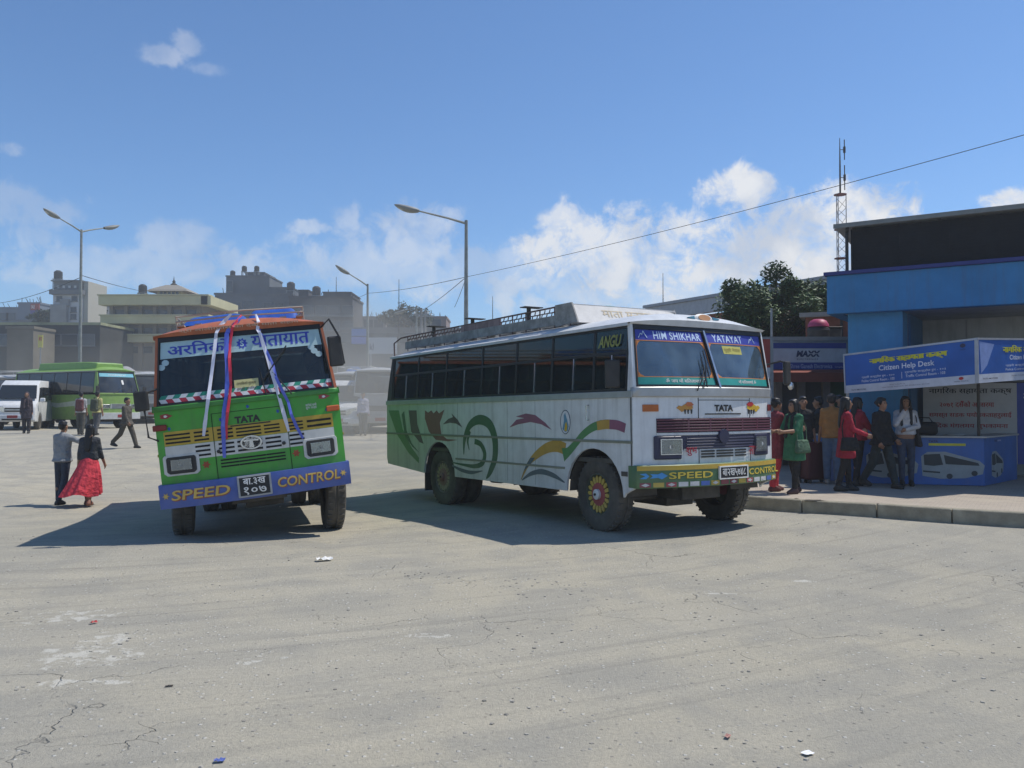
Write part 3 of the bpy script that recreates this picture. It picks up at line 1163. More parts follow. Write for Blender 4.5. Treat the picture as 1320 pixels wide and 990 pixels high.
# ---------------------------------------------------------------- the white bus
def white_bus():
    th = -1.009
    h = Vector((math.cos(th), math.sin(th), 0))
    l = Vector((-h.y, h.x, 0))
    W = 2.55
    c = Vector((1.525, 10.59, 0)) + l * (W / 2)
    b = Bus('white_bus', 'white painted bus with coloured scroll artwork and planked roof rack', (c.x, c.y), th, W=W, pitch=.0144, group=None)
    wpaint = mat('white_bus_paint', (.68, .70, .71), .38, var=.06, dust=.42, streak=.30, bump=.14, bscale=2.5, bdist=.05, grad=(-4.2, -7.4, (.47, .57, .44)))  # turns greener towards the rear
    wfront = mat('white_front_paint', (.70, .72, .73), .38, var=.06, dust=.28, streak=.22, bump=.1, bscale=3, bdist=.05)
    trim = mat('aluminium_trim', (.42, .43, .43), .42, metal=.55, dust=.4)
    M = dict(side=wpaint, front=wfront, pillar=wfront, roof=mat('white_roof_paint', (.62, .64, .65), .4, dust=.3), trim=trim,
             trim2=mat('olive_trim', (.18, .20, .15), .5, dust=.4), gutter=mat('pale_gutter', (.55, .56, .56), .45, dust=.3), header=BLACK,
             rim=mat('dusty_rim', (.10, .09, .07), .7, dust=.5), rearpillar=BLACK,
             upper=glass('upper_tinted_glass', (.10, .20, .19), .14, (.06, .14, .13), .9),
             wind=glass('sky_sheen_windscreen', (.50, .62, .68), .22, (.24, .36, .46), 2.4))  # bluish diffuse layer painted in to stand for reflected sky
    pil = [b.ps(px, 490)[0] for px in (507, 538, 574, 620, 664, 710, 764, 807)]
    b.shell(M, pil, 2, glass('white_bus_side_glass', (.34, .42, .40), .07, (.12, .17, .155), .9), True, 2.36, rear_rise=.10)
    red, yel, wht = mat('wheel_red', (.33, .03, .04), .55, dust=.25), mat('wheel_yellow', (.55, .38, .05), .6, dust=.25), mat('wheel_white', (.7, .7, .7), .5, dust=.2)
    drk = mat('rim_dark_green', (.025, .05, .03), .6, dust=.3)
    b.wheel(-b.ov, -1, dict(rim=drk), petals=(red, yel, wht), steer=-.06)
    b.wheel(-b.ov, 1, dict(rim=drk), petals=(red, yel, wht), steer=-.06)
    redd, yeld = mat('wheel_red_dusty', (.2, .05, .04), .8, dust=.6), mat('wheel_yellow_dusty', (.33, .25, .12), .8, dust=.6)
    for sd in (-1, 1):
        b.wheel(-b.ov - b.wb, sd, M, dual=True, petals=(redd, yeld, redd))
        # mud flap behind the rear wheel
        b.part('mud_flap', MB().box((-b.ov - b.wb - .66, sd * (W / 2 - .3), .42), (.02, .5, .5)), BLACK)
    # wheel housings
    for xx in (-b.ov, -b.ov - b.wb):
        for sd in (-1, 1):
            wh = MB()
            wh.grid(lambda u, v, xx=xx, sd=sd: Vector((xx + .60 * math.cos(PI * u), sd * (W / 2 - .045 - .55 * v), .5 + .60 * math.sin(PI * u))), 14, 1)
            b.part('wheel_housing', wh, DARKMETAL)
    # bumper
    gp = mat('bumper_green', (.045, .14, .05), .4, dust=.22)
    yp = mat('bumper_yellow', (.55, .36, .03), .4, dust=.2)
    bp = b.part('bumper', MB().slab(b.FT, -1.005, 1.005, b.zbb, b.zbt, -.1, .07, 30, 1), gp, bev=.012, smooth=40)
    b.part('stripe', MB().slab(b.FT, -1.0, 1.0, b.zbt - .066, b.zbt - .008, .071, .075, 30, 1), yp, bp)
    cols = [mat('patch_' + n, c_, .5, dust=.2) for n, c_ in (('maroon', (.22, .03, .05)), ('gold', (.5, .34, .04)), ('blue', (.04, .11, .4)), ('pale', (.6, .6, .6)), ('red', (.4, .04, .06)), ('ochre', (.52, .38, .05)))]
    n = 15
    for k in range(n):
        t0 = -.99 + 1.98 * k / n
        b.part('painted_patch', MB().slab(b.FT, t0 + .012, t0 + 1.98 / n - .012, b.zbb + .015, b.zbb + .072, .071, .0745, 3, 1), cols[(k * 5 + k // 4) % 6], bp)
        if k % 2 == 0:
            tc_ = t0 + .99 / n
            f3 = lambda a, z_, o: b.FT(a, z_, o)
            b.part('painted_diamond', MB().prism([(tc_ - .04, b.zbb + .043), (tc_, b.zbb + .022), (tc_ + .04, b.zbb + .043), (tc_, b.zbb + .065)], f3, .0745, .077), cols[(k * 3 + 3) % 6], bp)
    gold = mat('bumper_gold_letters', (.66, .50, .07), .5)
    shadow = mat('letter_edge_dark', (.03, .05, .02), .6)
    for txt, px, w_ in (('SPEED', 887, 56), ('CONTROL', 981, 35)):
        y, z, ww, hh = b.fr(px, 613 if px < 900 else 608, w_, 10)
        z = b.zbb + .155
        hh = .085
        b.ftext(txt, y + .006, z - .006, ww, hh, shadow, bp, .073, .03)
        b.ftext(txt, y, z, ww, hh, gold, bp, .077, .02)
    blue = mat('sky_blue_paint', (.07, .30, .62), .45)
    y, z, ww, hh = b.fr(838, 612, 36, 9)
    z = b.zbb + .155
    for sx, k in ((-1, 0), (1, 1)):
        pts = [(y - ww / 2, z + .03), (y - ww / 2 + .07, z), (y - ww / 2, z - .03), (y - .1, z - .036), (y - .06, z), (y - .1, z + .036)] if k == 0 else \
              [(y - .05, z + .028), (y + .05, z + .022), (y + .10, z + .042), (y + ww / 2, z), (y + .10, z - .042), (y + .05, z - .022), (y - .05, z - .028), (y - .015, z)]
        b.part('painted_arrow', MB().prism(pts, b.F, .072, .076), blue, bp)
    y, z, ww, hh = b.fr(940, 610, 34, 17)
    z = b.zbb + .165
    pl = b.fslab('number_plate', y, z, ww, .15, .072, .092, PLATE, bp)
    e = MB()
    e.slab(b.F, y - ww / 2 - .02, y + ww / 2 + .02, z + .07, z + .085, .075, .10, 4, 1)
    e.slab(b.F, y - ww / 2 - .02, y + ww / 2 + .02, z - .085, z - .07, .075, .10, 4, 1)
    for s_ in (-1, 1):
        e.slab(b.F, y + s_ * (ww / 2 + .01) - .01, y + s_ * (ww / 2 + .01) + .01, z - .085, z + .085, .075, .10, 1, 1)
    b.part('plate_border', e, WHITEP, bp)
    b.ftext('बा२ख५७४८', y, z, ww * .86, .10, WHITEP, bp, .096, .03)
    # front artwork
    y, z, ww, hh = b.fr(838, 526, 20, 9)
    b.fslab('indicator_lamp', y, z, ww, hh, 0, .02, AMBER, bev=.004)
    b.fslab('indicator_lamp', b.W / 2 - .08, z, .12, hh, 0, .02, REDLENS, bev=.004)
    TY, TZ, ww, hh = b.fr(933, 526, 24, 8.5)
    cx = 0.12
    b.ftext('TATA', TY, TZ, ww, hh, BLACK, None, .006, .05, space=.95, name='emblem_lettering')
    y, z, ww, hh = b.fr(933, 533.5, 46, 1.6)
    b.fslab('emblem_bar', y, z, ww, hh, .001, .006, BLACK)
    seam = mat('panel_seam', (.03, .03, .03), .9)
    y0, z0 = b.pf(900, 519)
    y1, _ = b.pf(966, 519)
    zt, zbm = b.zb - .01, b.zbt + .005
    for yy in (y0, y1):
        b.fslab('hood_seam', yy, (zt + zbm) / 2, .010, zt - zbm, -.002, .0035, seam)
    b.fslab('hood_seam', (y0 + y1) / 2, zt - .03, y1 - y0, .008, -.002, .003, seam)
    # painted animals
    def beast(px, py, w_, colA, colB, flip):
        y, z, ww, hh = b.fr(px, py, w_, 15)
        f = -1 if flip else 1
        body = [(-.5, .02), (-.36, .22), (-.2, .16), (-.05, .3), (.2, .42), (.42, .25), (.46, -.02), (.3, -.16), (-.05, -.2), (-.2, -.34), (-.3, -.2)]
        b.part('painted_animal', MB().prism([(y + f * a * ww, z + q * hh) for a, q in body], b.F, .002, .006), colA)
        b.part('painted_mane', MB().prism([(y + f * a * ww, z + q * hh) for a, q in [(.0, .34), (.12, .52), (.36, .5), (.5, .28), (.3, .12), (.12, .16)]], b.F, .006, .0085), colB)
        lg = MB()
        for a in (-.02, .16, .36):
            lg.prism([(y + f * (a + dx) * ww, z + q * hh) for dx, q in ((-.05, -.12), (.06, -.12), (.03, -.5), (-.02, -.5))], b.F, .006, .0085)
        b.part('painted_leg', lg, BLACK)
    oc, rd, ylw = mat('ochre_art', (.55, .27, .06), .6), mat('coral_art', (.55, .16, .06), .6), mat('yellow_art', (.60, .38, .03), .6)
    beast(883, 526, 22, oc, rd, False)
    beast(971, 526, 17, ylw, REDP, True)
    # grille
    pur = mat('grille_maroon', (.10, .018, .045), .45, dust=.12)
    ya, za = b.pf(846, 549)
    yb_ = b.W / 2 - .05
    ztop = b.pf(900, 539)[1]
    zm = b.pf(900, 557)[1]
    zl = b.pf(900, 591)[1]
    b.fslab('grille_back', (ya + yb_) / 2, (ztop + zm) / 2, yb_ - ya, ztop - zm, .0005, .006, mat('grille_dark', (.03, .006, .014), .7))
    ns = 5
    for k in range(ns):
        zz = zm + (ztop - zm) * (k + .5) / ns
        b.fslab('grille_slat', (ya + yb_) / 2, zz, yb_ - ya, (ztop - zm) / ns * .55, .006, .022, pur, bev=.003)
    for q in (.2, .36, .5, .64, .8):
        b.fslab('grille_divider', ya + (yb_ - ya) * q, (ztop + zm) / 2, .03, (ztop - zm) * .95, .007, .0205, pur)
    b.fslab('white_band', (ya + yb_) / 2, zm - .02, yb_ - ya, .03, .001, .012, wfront, bev=.003)
    zn = zm - .04
    b.fslab('lower_grille_back', (ya + yb_) / 2, (zn + zl) / 2 + .06, yb_ - ya, zn - zl - .12, .0005, .005, NAVYP)
    # headlamp pods
    hy, hz, hw, hh = b.fr(863, 576, 27, 20)
    for yy in (hy, -hy + .06):
        pd = b.fslab('headlamp_pod', yy - (.03 if yy < 0 else -.03), (zn + zl) / 2, .38, zn - zl, .001, .03, NAVYP, bev=.02)
        b.fslab('headlamp_reflector', yy - .0, hz, .27, .17, .03, .034, REFLECTOR, pd, bev=.0)
        rm = MB()
        for k in (-1, 1):
            rm.slab(b.F, yy - .15, yy + .15, hz + k * .094 - .006, hz + k * .094 + .006, .031, .046, 2, 1)
            rm.slab(b.F, yy + k * .143 - .006, yy + k * .143 + .006, hz - .1, hz + .1, .031, .046, 1, 1)
        b.part('headlamp_bezel', rm, CHROME, pd)
        b.fslab('headlamp_lens', yy, hz, .27, .17, .040, .046, LENS, pd)
        b.part('headlamp_bulb', MB().lathe([(.001, .0), (.03, .0), (.03, .008), (.001, .008)], b.F(yy, hz, .034), 'X', 12), WHITEP, pd)
    for k in range(4):
        zz = zl + .13 + (zn - zl - .15) * (k + .3) / 4
        b.fslab('grille_slat', (hy - hy + .06) / 2 + .05, zz, 1.30, .02, .005, .018, mat('grille_navy', (.03, .035, .085), .4, dust=.1), bev=.003)
    # white lower hood with small grille
    y0_, y1_ = b.pf(879, 583)[0], b.pf(974, 583)[0]
    zc = (zl + .13)
    b.part('hood_lip', MB().prism([(y0_ - .06, zl - .02), (y0_ + .03, zc), (y1_ - .03, zc), (y1_ + .06, zl - .02)], b.F, .006, .011), wfront)
    yg0, yg1 = b.pf(903, 583)[0], b.pf(961, 583)[0]
    for r_ in range(3):
        for a, q in ((0, .27), (.31, .68), (.72, 1)):
            b.fslab('grille_slot', yg0 + (yg1 - yg0) * (a + q) / 2, zl + .02 + r_ * .036, (yg1 - yg0) * (q - a), .022, .0115, .0135, BLACK)
    lg = mat('red_lettering', (.40, .03, .05), .6)
    y, z, ww, hh = b.fr(890, 582, 14, 11)
    b.ftext('शुभ', y, z - .0, ww, hh, lg, None, .024, .03)
    y, z, ww, hh = b.fr(970, 580, 11, 11)
    b.ftext('लाभ', y, z - .0, ww, hh, lg, None, .024, .03)
    # round badge on the grille
    y, z, ww, hh = b.fr(931, 562, 13, 13)
    b.part('badge', MB().lathe([(.001, .03), (ww * .48, .03), (ww * .5, .02), (ww * .5, .0)], b.F(y, z, .012), 'X', 24), NAVYP, smooth=35)
    # windscreen banners
    bb = mat('banner_blue', (.035, .05, .33), .5)
    teal = mat('teal_strip', (.02, .26, .23), .5)
    orange = mat('orange_piping', (.55, .20, .05), .5)
    z1b = b.zg - .068
    z0b = z1b - .135
    for t0, t1 in ((-.94, -.03), (.03, .94)):
        b.part('windscreen_banner', MB().slab(b.FT, t0, t1, z0b, z1b, -.011, -.008, 14, 2), bb)
        b.part('banner_piping', MB().slab(b.FT, t0, t1, z0b - .011, z0b, -.011, -.007, 14, 1), orange)
        b.part('windscreen_strip', MB().slab(b.FT, t0, t1, b.zwb + .03, b.zwb + .125, -.011, -.008, 14, 1), teal)
        b.part('banner_piping', MB().slab(b.FT, t0, t1, b.zwb + .125, b.zwb + .134, -.011, -.007, 14, 1), orange)
        for tt in (t0, t1 - .007):
            b.part('banner_piping', MB().slab(b.FT, tt, tt + .007, b.zwb + .137, z0b - .016, -.011, -.007, 1, 4), orange)
        # corner ornaments
        for ta, tb_, za_, dz in ((t0 + .012, t0 + .055, z0b - .016, -.07), (t1 - .012, t1 - .06, z0b - .016, -.08), (t0 + .012, t0 + .07, b.zwb + .137, .055), (t1 - .012, t1 - .06, b.zwb + .137, .07)):
            b.part('corner_ornament', MB().prism([(ta, za_), (tb_, za_), (ta + (tb_ - ta) * .35, za_ + dz * .4), (ta, za_ + dz)], b.FT, -.0105, -.0075), orange)
    zc = (z0b + z1b) / 2
    letb = mat('banner_letters', (.50, .62, .78), .5)
    sy = b.SY(zc)
    b.ftext('HIM SHIKHAR', -.385 * sy, zc, .80, .105, letb, None, -.0055, .016, space=1.08)
    b.ftext('YATAYAT', .37 * sy, zc, .60, .105, letb, None, -.0055, .016, space=1.05)
    def peaks(y, w_, parent=None):
        ln = MB()
        pts = [(-.5, -.4), (-.2, .2), (-.05, .0), (.12, .5), (.5, -.4)]
        for (a0, b0), (a1, b1) in zip(pts[:-1], pts[1:]):
            ln.tube([b.F(y + a0 * w_, zc + b0 * .1, -.006), b.F(y + a1 * w_, zc + b1 * .1, -.006)], .006, 4)
        b.part('mountain_emblem', ln, letb)
    peaks(-.85 * sy, .13)
    peaks(.78 * sy, .13)
    b.ftext('ॐ जय माँ सितलामाई ॐ', -.42 * sy, b.zwb + .078, .62, .06, WHITEP, None, -.0055, .02)
    b.ftext('माँ सितलामाई ॐ', .52 * sy, b.zwb + .078, .42, .055, WHITEP, None, -.0055, .02)
    y, z, ww, hh = b.fr(950, 452, 40, 12)
    b.fslab('yellow_sticker', .40 * sy, z, .38, .11, -.011, -.009, mat('faded_yellow_sticker', (.45, .42, .10), .6))
    b.ftext('पूर्वी नेपाल', .40 * sy, z, .33, .07, mat('sticker_brown', (.25, .2, .05), .6), None, -.0075, .02)
    # cloth hanging inside the windscreen
    y, z, _, _ = b.fr(887, 472, 10, 10)
    hang = MB().lathe([(.001, .19), (.05, .12), (.10, 0), (.11, -.1), (.09, -.2), (.001, -.21)], (b.FX(0, z) - .5, y * .92, z), 'Z', 12)
    b.part('hanging_cloth', hang, mat('dark_green_cloth', (.02, .06, .03), .9))
    # wipers, mirrors
    ya, za = b.pf(894, 493)
    b.wiper(ya, b.zwb - .05, ya + .20, b.zwb + .22)
    b.wiper(ya + .10, b.zwb - .02, ya + .28, b.zwb + .33)
    p0 = Vector((-.05, W / 2 - .02, 2.25))
    b.mirror([p0, p0 + Vector((.12, .16, .05)), p0 + Vector((.14, .27, .02)), p0 + Vector((.14, .30, -.22))], p0 + Vector((.15, .26, -.12)), (.05, .15, .34), yaw=.2)
    b.part('spot_mirror', MB().lathe([(.001, .03), (.05, .02), (.06, 0), (.001, -.01)], p0 + Vector((.14, .34, -.30)), 'X', 14), CHROME)
    p0 = Vector((-.25, -W / 2 + .02, 2.22))
    b.mirror([p0 + Vector((0, .02, .02)), p0 + Vector((.02, -.12, .04)), p0 + Vector((.02, -.14, -.04))], p0 + Vector((.02, -.15, -.14)), (.06, .20, .36), yaw=-.3)
    # cab lettering on the glass
    x, z = b.ps(786, 440)
    b.part('lettering', text_mb('ANGU', x, z, .48, .16, b.SR, .003, .03, shear=.25), mat('olive_gold_letters', (.24, .25, .06), .6))
    # artwork on the side
    def swoosh(name, pts, m, off=.0035):
        q = [b.ps(px, py) for px, py in pts]
        b.part(name, MB().prism(q, b.SR, .0005, off), m)
    dgreen = mat('art_dark_green', (.016, .10, .045), .45, dust=.25)
    sgreen = mat('art_leaf_green', (.05, .21, .06), .45, dust=.25)
    maroon = mat('art_maroon', (.20, .055, .07), .45, dust=.25)
    plum = mat('art_plum', (.085, .05, .075), .45, dust=.25)
    aqua = mat('art_purple', (.24, .07, .14), .45, dust=.2)
    gold = mat('art_gold', (.46, .27, .04), .45, dust=.2)
    slate = mat('art_slate', (.06, .10, .13), .45, dust=.2)
    blk = mat('art_grey_black', (.04, .05, .045), .5, dust=.25)
    swoosh('painted_swoosh', [(501, 529), (514, 529), (519, 553), (530, 576), (540, 590), (540, 597), (527, 584), (512, 560)], sgreen)
    swoosh('painted_swoosh', [(518, 534), (521, 530), (524, 555), (531, 572), (540, 583), (532, 576), (522, 562)], dgreen, .0042)
    swoosh('painted_swoosh', [(527, 529), (537, 529), (538, 547), (546, 572), (541, 570), (530, 556)], plum)
    swoosh('painted_swoosh', [(548, 529), (552, 532), (556, 529), (559, 533), (563, 529), (566, 533), (573, 528), (567, 545), (569, 560), (576, 566), (590, 567), (578, 569), (562, 567), (553, 556), (548, 540)], maroon)
    swoosh('painted_swoosh', [(571, 547), (578, 540), (586, 537), (582, 533), (590, 541), (596, 551), (588, 546), (580, 545)], plum)
    # the big scroll
    def band(path, ws, name, m, off=.004):
        pts = [Vector(b.ps(*p)) for p in path]
        # smooth the path
        def cr(p0, p1, p2, p3, t):
            return .5 * ((2 * p1) + (-p0 + p2) * t + (2 * p0 - 5 * p1 + 4 * p2 - p3) * t * t + (-p0 + 3 * p1 - 3 * p2 + p3) * t ** 3)
        sp, sw_ = [], []
        n = len(pts)
        for i in range(n - 1):
            for k in range(6):
                t = k / 6
                sp.append(cr(pts[max(i - 1, 0)], pts[i], pts[i + 1], pts[min(i + 2, n - 1)], t))
                sw_.append(ws[i] + (ws[i + 1] - ws[i]) * t)
        sp.append(pts[-1])
        sw_.append(ws[-1])
        mb = MB()
        n = len(sp)
        v = []
        for i in range(n):
            d = sp[min(i + 1, n - 1)] - sp[max(i - 1, 0)]
            d.normalize()
            nn = Vector((-d.y, d.x))
            for o in (.0005, off):
                for sg in (-1, 1):
                    q = sp[i] + nn * sw_[i] * sg
                    v.append(b.SR(q.x, q.y, o))
        fs = []
        for i in range(n - 1):
            a, c_ = i * 4, i * 4 + 4
            fs += [(a, a + 1, c_ + 1, c_), (a + 2, c_ + 2, c_ + 3, a + 3), (a, c_, c_ + 2, a + 2), (a + 1, a + 3, c_ + 3, c_ + 1)]
        mb.add(v, fs)
        b.part(name, mb, m)
    band([(598, 586), (599, 566), (606, 548), (618, 541), (631, 547), (638, 566), (638, 590), (632, 608), (627, 617)], [.005, .05, .065, .08, .085, .085, .075, .055, .01], 'painted_swoosh', dgreen)
    band([(605, 580), (603, 568), (606, 556)], [.004, .03, .03], 'painted_swoosh', dgreen, .0046)
    band([(612, 569), (620, 573), (625, 585), (622, 597), (612, 601), (597, 599), (583, 596)], [.045, .045, .05, .045, .035, .02, .006], 'painted_swoosh', dgreen, .0045)
    band([(622, 607), (608, 609), (595, 606), (583, 600)], [.006, .03, .03, .012], 'painted_swoosh', slate, .0043)
    swoosh('painted_swoosh', [(657, 551), (666, 541), (676, 539), (665, 537), (678, 533), (690, 535), (703, 545), (711, 554), (698, 547), (684, 544), (668, 547)], aqua)
    band([(672, 618), (680, 600), (690, 588), (704, 578), (718, 575), (729, 579)], [.006, .03, .055, .075, .085, .085], 'painted_swoosh', gold)
    swoosh('painted_swoosh', [(672, 618), (676, 607), (686, 596), (690, 590), (684, 590), (678, 600)], slate, .0048)
    band([(726, 586), (733, 582), (742, 572), (752, 560), (764, 551), (776, 547)], [.10, .06, .05, .05, .055, .06], 'painted_swoosh', sgreen, .0043)
    band([(770, 549), (780, 547), (788, 547)], [.06, .062, .062], 'painted_swoosh', gold, .0047)
    band([(786, 547), (796, 548), (806, 552)], [.062, .062, .06], 'painted_swoosh', aqua, .0051)
    band([(673, 619), (684, 611), (698, 608), (714, 613), (728, 622)], [.006, .03, .04, .035, .006], 'painted_swoosh', slate)
    # oval medallion
    x, z = b.ps(729, 544)
    ov = [(x + .115 * math.cos(2 * PI * k / 28), z + .165 * math.sin(2 * PI * k / 28)) for k in range(28)]
    md = b.part('painted_medallion', MB().prism(ov, b.SR, .0005, .004), mat('medallion_white', (.62, .63, .65), .5))
    fg = [(-.07, -.10), (-.03, .02), (-.035, .09), (.0, .13), (.02, .08), (.05, .02), (.08, -.06), (.06, -.12), (0, -.14)]
    b.part('medallion_figure', MB().prism([(x + a, z + c_) for a, c_ in fg], b.SR, .004, .006), mat('medallion_blue', (.12, .26, .36), .6), md)
    b.part('medallion_robe', MB().prism([(x + a, z + c_) for a, c_ in [(-.02, -.12), (.0, -.02), (.03, .0), (.05, -.06), (.03, -.13)]], b.SR, .006, .0075), ylw, md)
    rim_ = MB()
    for k in range(28):
        a, c_ = ov[k], ov[(k + 1) % 28]
        rim_.tube([b.SR(*a, .004), b.SR(*c_, .004)], .006, 4, False)
    b.part('medallion_rim', rim_, slate, md)
    # door handle, seams and small plate at the side
    for px in (812,):
        xx = -.03
        b.part('panel_seam', MB().slab(b.SR, xx - .006, xx + .006, b.zs + .2, b.zb, .0005, .003, 1, 1), seam)
    for px in (654, 590, 690):
        xx, _ = b.ps(px, 560)
        b.part('panel_seam', MB().slab(b.SR, xx - .004, xx + .004, b.zs + .03, b.zb - .01, .0002, .002, 1, 1), mat('faint_seam', (.30, .31, .31), .7))
    xx, zz = b.ps(759, 532)
    b.part('door_handle', MB().tube([b.SR(xx, zz + .1, .0), b.SR(xx, zz + .1, .04), b.SR(xx, zz - .1, .04), b.SR(xx, zz - .1, 0)], .009, 6), CHROME)
    xx, zz = b.ps(806, 611)
    b.part('maker_plate', MB().slab(b.SR, xx - .07, xx + .05, zz - .03, zz + .03, .0005, .008, 1, 1), DARKMETAL)
    # roof cap emblem
    y, z = b.pf(905, 407)
    cap = b.roof_f(.985, .5)
    q = Vector((cap.x + .03, 0.06, cap.z - .035))
    em = MB().lathe([(.001, 0), (.17, 0), (.17, .02), (.13, .035), (.001, .035)], (0, 0, 0), 'X', 24)
    emo = b.part('roof_emblem', em, wfront, smooth=35)
    emo.matrix_local = b.B @ Matrix.Translation(q) @ Matrix.Rotation(R(-20), 4, 'Y') @ Matrix.Scale(.42, 4, (0, 0, 1))
    link('emblem_centre', MB().lathe([(.001, .036), (.11, .036), (.11, .045), (.001, .045)], (0, 0, 0), 'X', 20).mesh('emblem_centre'), mat('emblem_tan', (.45, .22, .10), .6), emo)
    wg_ = MB()
    for sg in (-1, 1):
        wg_.prism([(sg * .17, .06), (sg * .30, .0), (sg * .17, -.08)], lambda a, c_, o: Vector((o, a, c_)), .005, .03)
    link('emblem_wing', wg_.mesh('emblem_wing'), mat('emblem_teal', (.03, .16, .24), .5), emo)
    # ---- roof rack
    wood = mat('weathered_grey_plank', (.27, .265, .25), .85, var=.35, scale=7, bump=.3)
    rail = mat('rusty_rail', (.13, .085, .075), .75, var=.4, scale=14)
    z0, z1 = 2.90, 3.02
    for sg in (-1, 1):
        yy = sg * (W / 2 - .33)
        side = b.part('rack_plank', MB().box((-4.55, yy, (z0 + z1) / 2 + .015), (5.7, .035, z1 - z0 + .03)), wood, bev=.006)
        tr = MB()
        tr.tube([(-7.3, yy, 3.155), (-1.75, yy, 3.175)], .014, 6)
        tr.tube([(-7.3, yy, 3.09), (-1.75, yy, 3.10)], .009, 6)
        b.part('rack_rail', tr, rail)
        for k in range(15):
            x = -7.3 + k * 5.55 / 14
            b.part('rack_post', MB().tube([(x, yy, 2.86), (x, yy, 3.165)], .012, 6), rail)
        sc_ = MB()
        for k in range(42):
            x = -7.25 + k * .132
            if -5.05 < x < -3.7:
                continue
            a = [Vector((x + .10 * u, yy, 3.045 + .11 * u + .025 * math.sin(u * 2 * PI))) for u in (0, .2, .4, .6, .8, 1)]
            sc_.tube(a, .009, 5)
        b.part('rack_scrollwork', sc_, rail)
        b.part('rack_board', MB().box((-4.38, yy, 3.105), (1.35, .018, .14)), mat('faded_pink_board', (.24, .17, .165), .8, var=.3))
    for k, x in enumerate((-6.2, -4.7, -2.9)):
        b.part('tarp_post', MB().box((x, -W / 2 + .36, 3.10), (.05, .05, .30)).box((x + .02, -W / 2 + .40, 3.255), (.16, .34, .014)), DARKMETAL)
    bed = MB()
    for k in range(9):
        bed.box((-4.5, -W / 2 + .42 + k * .212, 2.965), (5.6, .11, .02))
    for k in range(9):
        bed.box((-7.2 + k * .68, 0, 2.945), (.05, W - .7, .03))
    b.part('rack_bed', bed, wood)
    # raised front board of the rack
    yn = W / 2 - .28
    fb = mat('rack_front_white', (.62, .60, .57), .6, var=.12, dust=.25)
    def fbf(a, z_, o):
        bend = .06 * (1 - (a / yn) ** 2)
        return Vector((-1.50 + bend + o - .55 * (z_ - 2.9), a, z_))
    fo = b.part('rack_front_board', MB().slab(fbf, -yn, yn, 2.885, 3.155, -.02, 0, 12, 2), fb, smooth=40)
    top = MB().prism([(-1.66, -yn), (-1.62, yn), (-1.95, yn), (-1.95, -yn)], lambda a, c_, o: Vector((a, c_, o)), 3.15, 3.175)
    b.part('rack_front_cap', top, fb, fo)
    for sg in (-1, 1):
        b.part('rack_end_board', MB().prism([(-1.49, 2.89), (-1.64, 3.19), (-2.05, 3.19), (-2.05, 2.87)], lambda a, c_, o: Vector((a, sg * yn + o, c_)), -.012, .012), wood, fo)
    b.part('lettering', text_mb('माता मनकामना', .1, 3.04, 1.25, .10, fbf, .004, .02), mat('faded_gold_letters', (.60, .50, .34), .7), fo)
    # ladder at the rear
    ld = MB()
    for yy in (.3, .7):
        ld.tube([(-b.L - .12, yy, .8), (-b.L - .12, yy, 2.75), (-b.L + .2, yy, 3.1)], .016, 6)
    for k in range(6):
        ld.tube([(-b.L - .12, .3, .95 + k * .33), (-b.L - .12, .7, .95 + k * .33)], .013, 6)
    b.part('roof_ladder', ld, rail)
    b.part('roof_hoop', MB().tube([(-b.L + .12, -W / 2 + .12, 2.74), (-b.L + .10, -W / 2 + .12, 3.02), (-b.L + .25, -W / 2 + .2, 3.12), (-b.L + .5, -W / 2 + .3, 3.15)], .016, 6), rail)
    # teal bundle lying in the rack
    tb = thing('cargo_bundle', 'teal tarpaulin bundle lying in the white bus roof rack', 'bundle')
    tb.matrix_world = b.RM @ b.B @ Matrix.Translation((-2.55, .35, 2.99))
    link('tarpaulin', MB().grid(lambda u, v: Vector(((u - .5) * .7, (v - .5) * .8, .30 * (1 - abs(2 * u - 1) ** 3) * (1 - abs(2 * v - 1) ** 4) * (1 + .1 * math.sin(9 * u + 4 * v)))), 14, 14).mesh('tarpaulin', smooth=60), mat('teal_tarpaulin', (.05, .30, .30), .6, bump=.3, bscale=8), tb)
    link('rope', MB().tube([Vector((-.02, (k / 12 - .5) * .82, .31 * (1 - abs(2 * k / 12 - 1) ** 4) + .01)) for k in range(13)], .01, 5).mesh('rope'), wood, tb)
    return b


WB = white_bus()


